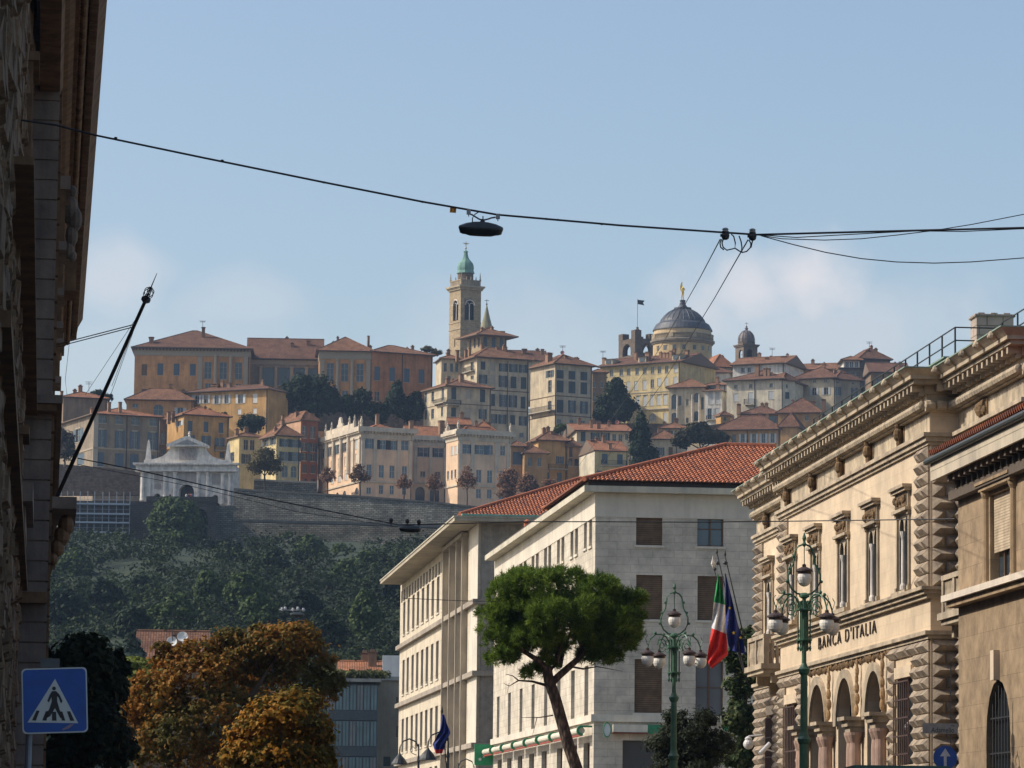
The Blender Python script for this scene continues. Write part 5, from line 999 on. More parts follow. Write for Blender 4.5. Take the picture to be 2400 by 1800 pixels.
def text(s,size,name,mat,parent,M,ext=.01,align='CENTER',sp=1.0,thin=0.0):
    cu=bpy.data.curves.new('t','FONT'); cu.body=s; cu.space_character=sp; cu.offset=thin; cu.size=size; cu.extrude=ext; cu.align_x=align; cu.align_y='CENTER'
    o=bpy.data.objects.new('t',cu); COL.objects.link(o); dg=bpy.context.evaluated_depsgraph_get(); me=bpy.data.meshes.new_from_object(o.evaluated_get(dg)); bpy.data.objects.remove(o)
    r=parent
    while r.parent: r=r.parent
    me.transform(Matrix.Translation(-r.location)@M); me.name=name; me.materials.clear(); me.materials.append(mat)
    ob=bpy.data.objects.new(name,me); COL.objects.link(ob); ob.parent=parent; return ob
def relief(mb,b,face,a0,a1,z0,z1,n,t=-.03,seed=0,r=.1):
    rs=random.Random(seed)
    for i in range(n):
        a=a0+(a1-a0)*(i+.5)/n; z=(z0+z1)/2+rs.uniform(-.25,.25)*(z1-z0); p=b.fn(face)(a,t,z); s=r*rs.uniform(.6,1.2); mb.ell(p,(s,s,s*1.3),0,6,4)
# ---- bank with diamond stonework
SB=.0901
m_bst=blocks('bank pale ashlar',(.62,.50,.36),(.58,.465,.335),(.50,.40,.28),1.6,.42,.006,.15,.2,nscale=.7)
m_btr=plaster('bank carved stone',(.46,.38,.275),.4,1.2); m_brs=plaster('bank rough stone',(.37,.30,.225),.5,2.0,bump=.5); m_brz=plaster('bronze relief stone',(.20,.13,.07),.5,3.0); m_rose=plaster('rose granite',(.42,.29,.23),.25,2)
m_hist=plaster('frieze sgraffito',(.50,.41,.29),.5,1.6)
bk=thing('bank_building','ornate cream bank with diamond stonework, arched portal and carved lettering, at the right','building',(23.4-SB*115,115,0))
ZT=15.0
def bank():
    B1=blockw('F',22.93,SB,114.8,14,28,ZT); B2=blockw('F',23.8,SB,105.6,13,9.25,ZT); B0=blockw('F',23.8,SB,142.75,12,11.4,ZT)
    # openings of the middle block
    for x,yt,yb,w in ((1160,8,505,70),(960,92,578,66),(770,168,618,62),(590,240,660,54),(435,305,700,52)): B1.rows('l',[x],yt,yb,w,'v')
    nw=len(B1.ops['l'])
    for x,yt,w in ((975,1030,112),(785,1076,108),(608,1120,104)): B1.rows('l',[x],yt,1900,w,'v',arch=True)
    B1.rows('l',[1167],1075,1640,96,'v'); B1.rows('l',[436],1243,1900,72,'v')
    B0.rows('l',[290],430,795,44,'v',arch=False); B0.rows('l',[303],1315,1900,36,'v'); 
    B2.rows('l',[1420],560,640,40,'v') if False else None
    for b in (B1,B0,B2):
        mb=MB(); 
        for f in 'fl': wallface(mb,b.w if f=='f' else b.d,0,b.h,b.ops[f],b.fn(f),.45,0)
        mb.box(.46,.6,.2,b.d-.2,.2,b.h-.3,1); mb.face([(0,b.d,0),(b.w,b.d,0),(b.w,b.d,b.h),(0,b.d,b.h)]); mb.face([(0,0,b.h),(b.w,0,b.h),(b.w,b.d,b.h),(0,b.d,b.h)])
        mb.build('wall',[m_bst,M_['iron']],bk,b.M)
    z=lambda y,b=B1,x=1328,c='E':b.hit('l',x,y,c)[1]
    # windows
    for b,ops in ((B1,B1.ops['l'][:nw]),(B0,B0.ops['l'][:1])):
        fn=b.fn('l')
        for k,(A,B_,z0,z1,_) in enumerate(ops):
            W=B_-A; mb=MB(); mb.face([fn(A,.16,z0),fn(B_,.16,z0),fn(B_,.16,z1),fn(A,.16,z1)],0)
            for a in (A+W*.25,A+W*.75): fbox(mb,b,'l',a-.02,a+.02,.12,.155,z0,z1-.3,1)
            for q in (.35,.7): fbox(mb,b,'l',A,B_,.13,.15,z0+(z1-z0)*q,z0+(z1-z0)*q+.04,1)
            wo=mb.build('window',[glassm('bank glass',(.012,.016,.02),.5),M_['iron']],bk,b.M)
            mb=MB(); sub=lambda a,t,zz:fn(a,t+.003,zz)
            r=W*.21; o2=[(A+W*.04,A+W*.46,z0,z1-.12,True),(A+W*.54,A+W*.96,z0,z1-.12,True)]
            K=[(A+.005,B_-.005)]
            mb2=MB(); wallface(mb2,B_-.002,z0,z1,[o for o in o2],sub,.06,0,a0=A+.002); mb2.build('tracery',[m_btr],wo,b.M)
            mb.lathe([(.11,z0),(.11,z0+.12),(.075,z0+.2),(.065,z1-r*1.0-.45),(.1,z1-r-.3),(.11,z1-r-.2)],fn((A+B_)/2,-.03,0),10); mb.build('column',[m_marble],wo,b.M)
            mb=MB(); jw=W*.10
            for a0 in (A-jw,B_): fbox(mb,b,'l',a0,a0+jw,-.07,0,z0,z1+.12)
            for a0 in (A-jw*1.25,B_-jw*.1): fbox(mb,b,'l',a0,a0+jw*1.35,-.11,0,z1-.1,z1+.02); fbox(mb,b,'l',a0,a0+jw*1.35,-.11,0,z0-.06,z0+.1)
            fbox(mb,b,'l',A-jw*.9,B_+jw*.9,-.1,0,z1+.12,z1+.62); fbox(mb,b,'l',A-jw*1.6,B_+jw*1.6,-.22,0,z1+.62,z1+.72); fbox(mb,b,'l',A-jw*1.9,B_+jw*1.9,-.3,0,z1+.72,z1+.82); fbox(mb,b,'l',A-jw*1.5,B_+jw*1.5,-.2,0,z1+.02,z1+.119)
            fbox(mb,b,'l',A-jw*1.5,B_+jw*1.5,-.22,.1,z0-.2,z0-.061)
            mb.build('surround',[m_btr],wo,b.M)
            mb=MB(); fbox(mb,b,'l',A-.05,B_+.05,-.12,-.101,z1+.18,z1+.55); relief(mb,b,'l',A,B_,z1+.22,z1+.5,9,-.13,k,.09); mb.build('relief_panel',[m_brz],wo,b.M)
    # ledges, inscription band
    def led(b,z0,z1,o,name='ledge',mt=m_btr,ex=0):
        mb=MB(); mb.box(-o,b.w,-o,b.d+(0 if b is B2 else min(o,.05)),z0,z1); return mb.build(name,[mt],bk,b.M)
    zl=z(485,c='F'); 
    for b in (B1,B2,B0):
        e=0 if b is B1 else .004
        led(b,zl-.10+e,zl+e,.34); led(b,zl-.22+e,zl-.101+e,.24); led(b,zl-.34+e,zl-.221+e,.14,'dentil_course')
        zb=z(770,c='F'); led(b,zb-.12+e,zb+e,.2); led(b,zb-.24+e,zb-.121+e,.1)
        zf=z(870); led(b,zf-.12+e,zf+e,.24); led(b,zf-.26+e,zf-.121+e,.16); led(b,zf-.36+e,zf-.261+e,.08)
        led(b,ZT-.16+e,ZT-.05+e,.16); 
        mb=MB(); n=int(b.d/.34)     # rope moulding
        for i in range(n): a=i*.34; mb.lathe([(.06,0),(.13,.03),(.15,.17),(.13,.31),(.06,.34)],(0,0,0),8,M=Matrix.Translation(Vector((-.22,a,ZT+.02)))@Matrix.Rotation(R(-90),4,'X'))
        for i in range(3): mb.lathe([(.06,0),(.13,.03),(.15,.17),(.13,.31),(.06,.34)],(0,0,0),8,M=Matrix.Translation(Vector((-.2+i*.34,-.22,ZT+.02)))@Matrix.Rotation(R(90),4,'Y'))
        mb.build('rope_moulding',[m_btr],bk,b.M)
        # crowning cornice
        mb=MB(); mb.box(-.1,b.w,-.1,b.d+.1,ZT+.12,ZT+.36); mb.box(-.62,b.w,-.62,b.d+.3,ZT+.62,ZT+.74); mb.box(-.74,b.w,-.74,b.d+.42,ZT+.741,ZT+.84)
        mb.ring([[Vector((-.74,-.74,ZT+.84)),Vector((-.74,b.d+.42,ZT+.84)),Vector((b.w,b.d+.42,ZT+.84)),Vector((b.w,-.74,ZT+.84))],[Vector((-.95,-.95,ZT+1.04)),Vector((-.95,b.d+.62,ZT+1.04)),Vector((b.w,b.d+.62,ZT+1.04)),Vector((b.w,-.95,ZT+1.04))]],0,True,False)
        mb.box(-.2,b.w,-.2,b.d+.15,ZT+.361,ZT+.62)
        cm=mb
        mb=MB(); mb.box(-.97,b.w,-.97,b.d+.64,ZT+1.041,ZT+1.08); mb.box(.9 if b is not B1 else .6,b.w,.3,b.d,ZT+1.08,ZT+1.50,1); mb.box(.45,b.w,.15,b.d+.1,ZT+1.501,ZT+1.55,0); mb.build('copper_gutter',[plaster('weathered copper edge',(.23,.30,.24),.3,1),flat('dark attic',(.07,.065,.06),.8)],bk,b.M)
        n=int(b.d/.62)
        mb=cm
        for i in range(n+1):
            a=i*b.d/n-.12
            mb.box(-.58,-.201,a,a+.2,ZT+.42,ZT+.619); mb.box(-.34,-.201,a+.02,a+.18,ZT+.30,ZT+.419); 
        for i in range(4): mb.box(.1+i*.6,.3+i*.6,-.58,-.201,ZT+.42,ZT+.619)
        n=int(b.d/1.95)
        for i in range(n+1): a=.3+i*1.95; mb.ell((-.93,a,ZT+.96),(.12,.13,.14),0,8,6); mb.ell((-1.02,a,ZT+.92),(.06,.07,.06),0,6,4)
        mb.build('cornice',[m_btr],bk,b.M)
    # consoles in the frieze
    zf=z(870)
    for b,xs in ((B1,(1155,955,770,590,425)),(B0,(290,))):
        for x in xs:
            a,_=b.hit('l',x,850,'E'); mb=MB(); fbox(mb,b,'l',a-.28,a+.28,-.03,0,zf+.02,ZT-.17,0)
            p=b.fn('l')(a,-.16,zf+.1); mb.ell(p+Vector((0,0,.55)),(.13,.13,.12)); mb.ell(p+Vector((0,0,.28)),(.17,.17,.24)); mb.ell(p+Vector((.02,0,.02)),(.1,.13,.2)); mb.ell(p+Vector((0,.12,.5)),(.06,.12,.06))
            mb.build('frieze_console',[m_brz],bk,b.M)
    for b in (B1,B2,B0):
        mb=MB(); fbox(mb,b,'l',.02,b.d-.02,-.012,0,zf+.01,ZT-.165); mb.build('frieze',[m_hist],bk,b.M)
    mb=MB(); a,_=B2.hit('l',1680,690,'E'); fbox(mb,B2,'l',a-.6,a+.6,-.05,-.013,zf+.05,ZT-.2); relief(mb,B2,'l',a-.5,a+.5,zf+.1,ZT-.25,12,-.08,4,.12); mb.build('coat_of_arms',[m_brz],bk,B2.M)
    # lettering
    a,zz=B1.hit('l',787,805); L=abs(B1.hit('l',600,850)[0]-B1.hit('l',972,760)[0])
    Mt=B1.M@Matrix.Translation(Vector((-.02,a,zz)))@Matrix.Rotation(R(-90),4,'Z')@Matrix.Rotation(R(90),4,'X')@Matrix.Diagonal((1,1,1,1))
    t=text("BANCA D'ITALIA",1.0,'lettering',flat('dark bronze letters',(.045,.03,.02),.5,.3),bk,Matrix.Identity(4),.025,sp=1.35,thin=-.012)
    xs=[v.co.x for v in t.data.vertices]; sc=L/(max(xs)-min(xs)); off=bk.location
    lh=.62
    t.data.transform(Matrix.Translation(off)); t.data.transform(Matrix.Diagonal((sc,lh,1,1))); t.data.transform(Mt); t.data.transform(Matrix.Translation(-off))
    mb=MB(); a0=B1.hit('l',1085,900)[0]; a1=B1.hit('l',545,1040)[0]; zz=B1.hit('l',800,985)[1]; relief(mb,B1,'l',a0,a1,zz-.08,zz+.08,70,-.02,5,.09); mb.build('garland_frieze',[m_brz],bk,B1.M)
    # rustication
    zr=z(770,c='F')-.26; zu0=zl+.02; zu1=z(870)-.38
    mb=MB(); skips=[(o[0]-(.25 if o[4] else .12),o[1]+(.25 if o[4] else .12),o[2]-.1,o[3]+.3) for o in B1.ops['l']]
    ap=[o for o in B1.ops['l'] if o[4]]; skips.append((min(o[0] for o in ap)-1.0,max(o[1] for o in ap)+1.0,0,zr-.1 if False else max(o[3] for o in ap)+.75))
    rust(mb,B1,'l',.02,B1.d-.02,.3,zr,1.55,.37,.2,skips); rust(mb,B1,'f',.05,.85,.3,zr,.8,.37,.26); rust(mb,B2,'l',.02,B2.d-.02,.3,zr,1.55,.37,.2); rust(mb,B0,'l',.02,B0.d-.02,.3,zr,1.55,.37,.2,[(o[0]-.12,o[1]+.12,o[2]-.1,o[3]+.3) for o in B0.ops['l']])
    rust(mb,B1,'l',.02,1.75,zu0,zu1,1.2,.37,.22); rust(mb,B1,'f',.05,.85,zu0,zu1,.8,.37,.3); rust(mb,B1,'l',B1.d-1.8,B1.d-.02,zu0,zu1,1.2,.37,.22); rust(mb,B2,'l',B2.d-1.6,B2.d-.05,zu0,zu1,1.0,.37,.2); rust(mb,B2,'l',.02,1.7,zu0,zu1,1.2,.37,.2); rust(mb,B2,'f',.05,3,.3,zu1,.8,.37,.2)
    rust(mb,B0,'l',B0.d-1.8,B0.d-.02,zu0,zu1,1.2,.37,.25)
    mb.build('diamond_rustication',[m_brs],bk,B1.M) if False else None
    # rust() uses block-local coordinates, so build one mesh per block
    def rb(b,calls):
        mb=MB()
        for c in calls: rust(mb,b,*c)
        mb.build('diamond_rustication',[m_brs],bk,b.M)
    rb(B1,[('l',.02,B1.d-.02,.3,zr,1.55,.37,.2,skips),('f',.05,.85,.3,zr,.8,.37,.26),('l',.02,1.75,zu0,zu1,1.2,.37,.22),('f',.05,.85,zu0,zu1,.8,.37,.3),('l',B1.d-1.8,B1.d-.02,zu0,zu1,1.2,.37,.22)])
    rb(B2,[('l',.02,B2.d-.02,.3,zr,1.55,.37,.2),('l',B2.d-1.6,B2.d-.05,zu0,zu1,1.0,.37,.2),('l',.02,1.7,zu0,zu1,1.2,.37,.2),('f',.05,3,.3,zu1,.8,.37,.2)])
    rb(B0,[('l',.02,B0.d-.02,.3,zr,1.55,.37,.2,[(o[0]-.12,o[1]+.12,o[2]-.1,o[3]+.3) for o in B0.ops['l']]),('l',B0.d-1.8,B0.d-.02,zu0,zu1,1.2,.37,.25),('l',.02,1.2,zu0,zu1,1.2,.37,.2)])
    # portal
    fn=B1.fn('l'); ap.sort()
    for o in ap:
        A,B_,z0,z1,_=o; r=(B_-A)/2; zc=z1-r; c=(A+B_)/2; mb=MB()
        mb.ring([[fn(c+rr*math.cos(t),tt,zc+rr*math.sin(t)) for rr,tt in ((r-.0,-.1),(r+.28,-.14),(r+.28,0),(r-.0,0))] for t in np.linspace(0,math.pi,18)],0,False,False,True)
        mb.build('archivolt',[m_btr],bk,B1.M)
        mb=MB(); fbox(mb,B1,'l',A,B_,.4,.45,zc-.2,zc+0,1); mb.face([fn(A,.44,0),fn(B_,.44,0),fn(B_,.44,z1),fn(A,.44,z1)],0)  # dark back sheet stands in for the shade inside the porch
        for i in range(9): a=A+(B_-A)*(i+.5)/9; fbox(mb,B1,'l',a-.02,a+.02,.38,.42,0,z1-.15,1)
        mb.build('portal_grille',[flat('porch shade',(.03,.02,.014),.7),M_['iron']],bk,B1.M)
    edges=[ap[0][0]-.35]+[(ap[i][1]+ap[i+1][0])/2 for i in range(len(ap)-1)]+[ap[-1][1]+.35]; zc=ap[0][3]-(ap[0][1]-ap[0][0])/2
    for e in edges:
        mb=MB(); fbox(mb,B1,'l',e-.55,e+.55,-.55,.1,zc-.22,zc-.02); fbox(mb,B1,'l',e-.65,e+.65,-.68,.1,zc-.02,zc+.1); fbox(mb,B1,'l',e-.48,e+.48,-.45,.1,zc-.4,zc-.221); mb.build('impost',[m_btr],bk,B1.M)
        for da in (-.3,.3):
            mb=MB(); mb.lathe([(.26,.3),(.26,.6),(.2,.75),(.19,zc-1.0),(.17,zc-.75),(.26,zc-.5),(.27,zc-.402)],fn(e+da,-.25,0),14); mb.build('column',[m_rose],bk,B1.M)
        mb=MB(); p=fn(e,-.18,zc+.1)
        for dz,rr in ((.25,.10),(.6,.12),(.95,.11),(1.25,.08),(1.5,.09),(1.7,.06)): mb.ell(p+Vector((.04,.05*math.sin(dz*7),dz)),(rr*.8,rr,.2),0,8,5)
        mb.build('carved_figure',[plaster('warm carved stone',(.36,.24,.13),.4,3)],bk,B1.M)
    for b,o in ((B1,B1.ops['l'][nw+3]),(B1,B1.ops['l'][nw+4]),(B0,B0.ops['l'][1])):
        A,B_,z0,z1,_=o; fn=b.fn('l'); mb=MB(); mb.face([fn(A,.2,z0),fn(B_,.2,z0),fn(B_,.2,z1),fn(A,.2,z1)])
        wo=mb.build('window',[MATS['bank glass']],bk,b.M)
        mb=MB(); n=7
        for i in range(n+1): a=A+(B_-A)*i/n; mb.tube([fn(a,-.14,max(z0,2)),fn(a,-.14,z1-.1)],.022,4)
        for zz in np.linspace(max(z0,2)+.3,z1-.15,5): fbox(mb,b,'l',A-.03,B_+.03,-.16,-.12,zz,zz+.05)
        mb.build('grille',[flat('rusty iron',(.06,.03,.025),.8)],wo,b.M)
        mb=MB(); fbox(mb,b,'l',A-.15,B_+.15,-.1,0,z1,z1+.35); mb.build('lintel',[m_bst],wo,b.M)
    # balconies
    def stone_balc(b,face,a0,a1,zf,out=1.05):
        mb=MB(); fbox(mb,b,face,a0-.1,a1+.1,-out-.1,0,zf-.2,zf); fbox(mb,b,face,a0,a1,-out,0,zf-.35,zf-.201)
        for a in (a0+.2,a1-.5): fbox(mb,b,face,a,a+.3,-out*.75,0,zf-.7,zf-.351); fbox(mb,b,face,a,a+.3,-out*.4,0,zf-1.05,zf-.701)
        fbox(mb,b,face,a0,a1,-out,-out+.22,zf+.95,zf+1.1)
        for a in (a0,a1-.25,(a0+a1)/2-.12): fbox(mb,b,face,a,a+.25,-out+.01,-out+.21,zf+.001,zf+.949)
        for s in (a0,a1-.22): fbox(mb,b,face,s,s+.22,-out+.221,-.002,zf+.95,zf+1.1)
        mb.build('balcony',[m_btr],bk,b.M)
        mb=MB(); n=int((a1-a0)/.2)
        for i in range(n): mb.lathe([(.06,0),(.05,.1),(.085,.35),(.045,.7),(.06,.945)],b.fn(face)(a0+.1+i*.2,-out+.11,zf+.002),6)
        for s in (a0+.1,a1-.1):
            for i in range(4): mb.lathe([(.06,0),(.05,.1),(.085,.35),(.045,.7),(.06,.945)],b.fn(face)(s,-out+.35+i*.18,zf+.002),6)
        mb.build('balusters',[m_btr],bk,b.M)
    zb0=B0.hit('l',220,1040)[1]; stone_balc(B0,'l',1.0,5.0,zb0-.1,1.35)
    zb2=B2.hit('l',1440,720)[1]; stone_balc(B2,'l',3.2,6.6,zb2-.0,1.1)
    # roof railing
    rl=thing('roof_railing','dark metal safety railing along the roof edge of the bank','railing',bk.location); mb=MB(); ZR=ZT+1.55
    def rail(b,a0,a1,x=.9):
        for h in (.55,.95): mb.tube([b.M@Vector((x,a0,ZR+h)),b.M@Vector((x,a1,ZR+h))],.022,5)
        n=max(1,int((a1-a0)/1.9))
        for i in range(n+1): a=a0+(a1-a0)*i/n; mb.tube([b.M@Vector((x,a,ZR)),b.M@Vector((x,a,ZR+.95))],.03,5)
    rail(B1,.6,26); rail(B2,.3,8.6,1.2); 
    for h in (.55,.95): mb.tube([B1.M@Vector((.9,.6,ZR+h)),B1.M@Vector((2.2,.6,ZR+h)),B2.M@Vector((1.2,8.6,ZR+h))],.022,5)
    mb.build('rails',[M_['iron']],rl)
    p=P(2325,768,118); t=MB(); t.box(-.58,.58,-.45,.45,-2.2,.28,0); t.box(-.63,.63,-.5,.5,.281,.36,0)
    for x in (-.5,-.1,.3): t.box(x,x+.2,-.35,.35,.361,.42)
    tag(t.build('roof_chimney',[blocks('chimney ashlar',(.42,.34,.29),(.38,.31,.26),(.2,.17,.13),.5,.3,.02)],None,Matrix.Translation(p)@Matrix.Rotation(R(5),4,'Z'),p),'broad square stone chimney on the bank roof behind the railing','chimney')
    return B1,B2,B0
BK=bank()
# ---- brown stone building at the right edge
def brown():
    b=blockw('F',21.6,SB,62,14,42.5,11.9); t=thing('brown_stone_building','brown stone building with rolled shutter and white sill band, at the right edge','building',b.o)
    m=blocks('brown travertine',(.36,.265,.17),(.31,.23,.15),(.23,.17,.11),1.9,.62,.008,.2,.4,nscale=1.6)
    A1=b.hit('l',1715,-100)[0]; A0=b.hit('l',1862,-100)[0]; z0=b.hit('l',1790,475)[1]; z1=b.hit('l',1790,1215,'E')[1]
    w=abs(A1-A0); ops=[]
    cen=(A0+A1)/2
    for k in range(0,3): ops.append((cen-w/2-k*6.2,cen+w/2-k*6.2,z0,z1,False))
    c2=b.hit('l',1768,1300)[0]; w2=abs(b.hit('l',1690,1400)[0]-b.hit('l',1846,1400)[0]); za=b.hit('l',1768,1085)[1]
    for k in range(0,3): ops.append((c2-w2/2-k*6.2,c2+w2/2-k*6.2,2.0,za,True))
    mb=MB(); wallface(mb,b.d,0,b.h,ops,b.fn('l'),.5,0); wallface(mb,b.w,0,b.h,[],b.fn('f'),.5,0); mb.box(.52,.7,.1,b.d-.1,.1,b.h-.2,1); mb.face([(0,b.d,0),(b.w,b.d,0),(b.w,b.d,b.h),(0,b.d,b.h)]); mb.face([(0,0,b.h),(b.w,0,b.h),(b.w,b.d,b.h),(0,b.d,b.h)]); mb.build('wall',[m,M_['iron']],t,b.M)
    fn=b.fn('l')
    for k,o in enumerate(ops[:3]):
        A,B_,za_,zb_,_=o; mb=MB(); mb.face([fn(A,.24,za_),fn(B_,.24,za_),fn(B_,.24,zb_),fn(A,.24,zb_)],0)
        for q in (0,.33,.66): fbox(mb,b,'l',A+(B_-A)*q,A+(B_-A)*q+.07,.18,.23,za_,zb_,1)
        wo=mb.build('window',[M_['glass'],M_['brownwood']],t,b.M)
        mb=MB(); fbox(mb,b,'l',A+.05,B_-.05,.10,.14,za_+(zb_-za_)*.36,zb_); mb.build('roller_shutter',[slat('beige roller',(.50,.40,.28),.075)],wo,b.M)
        mb=MB()
        for a in (A-.28,B_+.28): mb.lathe([(.17,za_),(.17,za_+.15),(.13,za_+.22),(.12,zb_-.2),(.17,zb_-.1),(.19,zb_)],fn(a,-.01,0),12)
        fbox(mb,b,'l',A-.55,B_+.55,-.2,.0,zb_+.002,zb_+.16); fbox(mb,b,'l',A-.65,B_+.65,-.28,.0,zb_+.162,zb_+.24); fbox(mb,b,'l',A-.02,B_+.02,.0,.25,zb_-.12,zb_-.003); mb.build('surround',[plaster('brown carved stone',(.34,.245,.15),.35,2)],wo,b.M)
    for o in ops[3:]:
        A,B_,za_,zb_,_=o; mb=MB(); mb.face([fn(A,.22,za_),fn(B_,.22,za_),fn(B_,.22,zb_),fn(A,.22,zb_)],0); wo=mb.build('window',[MATS['bank glass']],t,b.M)
        mb=MB(); n=8
        for i in range(1,n): a=A+(B_-A)*i/n; q=abs(a-(A+B_)/2); r=(B_-A)/2; mb.tube([fn(a,.1,za_),fn(a,.1,zb_-r+math.sqrt(max(0,r*r-q*q))-.05)],.02,4)
        for zz in np.linspace(za_+.4,zb_-1.0,4): fbox(mb,b,'l',A+.02,B_-.02,.08,.12,zz,zz+.04)
        mb.build('grille',[M_['iron']],wo,b.M)
        mb=MB(); c=(A+B_)/2; fbox(mb,b,'l',c-.2,c+.2,-.16,0,zb_-.02,zb_+.75); mb.build('keystone',[plaster('pale keystone',(.6,.5,.38),.2)],wo,b.M)
    zs=b.hit('l',1490,590)[1]; mb=MB(); mb.box(-.42,b.w,-.42,b.d+.32,zs,zs+.17); mb.box(-.3,b.w,-.3,b.d+.2,zs-.16,zs-.002,1); mb.build('sill_course',[plaster('white sill stone',(.66,.58,.48),.2),plaster('brown carved stone',(.34,.245,.15))],t,b.M)
    mb=MB(); mb.box(-.12,b.w,-.12,b.d+.08,0,2.4); mb.build('plinth',[plaster('grey plinth stone',(.24,.20,.16),.4,1)],t,b.M)
    # eave
    H=b.h; mb=MB(); mb.box(-.55,b.w,-1,b.d+.5,H+.001,H+.14); mb.box(-.65,b.w,-1.1,b.d+.6,H+.141,H+.40,1); mb.box(-.64,-.56,-1.1,b.d+.6,H-.12,H+.14,1)
    n=int(b.d/.7)
    for i in range(n): a=i*.7; mb.box(-.5,-.003,a,a+.22,H-.28,H-.001,2); mb.box(-.3,-.003,a+.03,a+.19,H-.45,H-.281,2)
    mb.box(-.25,0,0,b.d+.1,H-.7,H-.451,2)
    mb.build('eave',[m_btr,plaster('pale eave board',(.55,.48,.37),.3),flat('dark eave wood',(.10,.075,.055),.8)],t,b.M)
    mb=MB(); mb.lathe([(.001,0),(.09,.0),(.09,b.d+1.8),(.001,b.d+1.8)],(0,0,0),10,M=Matrix.Translation(Vector((-.72,-1,H+.42)))@Matrix.Rotation(R(-90),4,'X')); mb.build('gutter',[flat('dark gutter',(.045,.05,.045),.5)],t,b.M)
    mb=MB(); mb.face([(-.62,-1,H+.5),(-.62,b.d+.6,H+.5),(7,b.d+.8-6,H+2.6),(7,5,H+2.6)],0); mb.face([(-.62,b.d+.6,H+.5),(b.w,b.d+.6,H+.5),(b.w,b.d-5.2,H+2.6),(7,b.d-5.2,H+2.6)],0)
    for i in range(int((b.d+1.6)/.24)):
        a=-.9+i*.24; mb.tube([(-.74,a,H+.62),(.8,a,H+1.05)],.085,6)
    mb.build('roof',[rooftile('bright tile',(.30,.10,.055),(.24,.08,.045),(.08,.03,.02),.24,.4)],t,b.M)
brown()
# ---- tiled slopes made of single barrel tiles
def barrel(mb,o,u,v,n,inside,U0,U1,V1,tw,tl,rs):
    nu=int((U1-U0)/tw)+1; nv=int(V1/tl)+1
    for j in range(nv):
        for i in range(nu):
            a=U0+(i+.5)*tw; c=(j+.5)*tl
            if not inside(a,c): continue
            r0=tw*.47*rs.uniform(.95,1.04); r1=tw*.38; z0=.035+rs.uniform(0,.012); z1=.0; m=rs.choice((0,0,0,1,1,2)); K=5; A=[];B=[]
            for k in range(K+1):
                t=math.pi*k/K; A.append(o+u*(a+r0*math.cos(t))+v*(j*tl-.03)+n*(z0+r0*.85*math.sin(t))); B.append(o+u*(a+r1*math.cos(t))+v*((j+1)*tl)+n*(z1+r1*.85*math.sin(t)))
            for k in range(K): mb.face([A[k],B[k],B[k+1],A[k+1]],m,None,True)
            mb.face(A,2)
flat('tile a',(.44,.15,.07),.85); flat('tile b',(.36,.115,.055),.85); flat('tile c',(.25,.10,.065),.9); flat('tile under',(.10,.035,.02),.95)
def office(name,label,c,x0,x1,Y,eave,L,yaw,roofin,slabh,eo,wallm,depthroof,tiles,rise,gut):
    b=Block(c,x0,x1,Y,yaw,eave,0,'l',L=L); b.o.z=0; b.h=P(x0,eave,Y,c).z; b.M=Matrix.Translation(b.o)@Matrix.Rotation(R(yaw),4,'Z'); b.MI=b.M.inverted()
    t=thing(name,label,'building',b.o); return b,t
def tileroof(b,t,eo,z,apex):
    w=b.w+eo; M=b.M; mb=MB(); rs=random.Random(4)
    p0=M@Vector((-eo,-eo,z+2.2)); dr=(b.e1+b.e2); h=solve_t(p0,dr,apex[0]); d=2*h; rise=P(apex[0],apex[1],(p0+dr*h).y).z-z
    A=Vector((-eo,-eo,z)); Bp=Vector((w,-eo,z)); r1=Vector((-eo+h,-eo+h,z+rise)); r2=Vector((w,-eo+h,z+rise)); D=Vector((-eo,-eo+d,z)); C_=Vector((w,-eo+d,z))
    mb.face([A,Bp,r2,r1],3); mb.face([D,A,r1],3); mb.face([C_,D,r1,r2],3)
    u=Vector((1,0,0)); v=Vector((0,h,rise)).normalized(); n=u.cross(v); sl=math.hypot(h,rise)
    barrel(mb,A,u,v,n,lambda a,cc:a>cc*h/sl+.1,0,w+eo,sl,.235,.40,rs)
    u2=Vector((0,-1,0)); v2=Vector((h,0,rise)).normalized(); n2=u2.cross(v2)
    barrel(mb,D,u2,v2,n2,lambda a,cc:cc*h/sl<a<d-cc*h/sl,0,d,sl,.235,.40,rs)
    ro=mb.build('roof',[M_['tile a'],M_['tile b'],M_['tile c'],M_['tile under']],t,M)
    mb=MB()
    for p,q in ((A,r1),(r1,r2),(D,r1)):
        nseg=int((q-p).length/.42)
        for i in range(nseg): mb.tube([p.lerp(q,i/nseg)+Vector((0,0,.08)),p.lerp(q,(i+1.05)/nseg)+Vector((0,0,.1))],[.15,.12],7)
    mb.build('ridge_tiles',[M_['tile b']],ro,M)
    return ro
m_w3=blocks('white ashlar',(.62,.56,.46),(.54,.485,.40),(.40,.355,.29),1.15,.40,.012,.25,.34,off=.37,nscale=.8)
m_w3p=plaster('white frieze stone',(.60,.55,.46),.2); m_w2=blocks('cream slabs',(.62,.54,.42),(.57,.50,.39),(.40,.34,.26),1.2,2.4,.02,.15,.25,nscale=.7)
roll=slat('brown rolled shutter',(.15,.095,.055),.11)
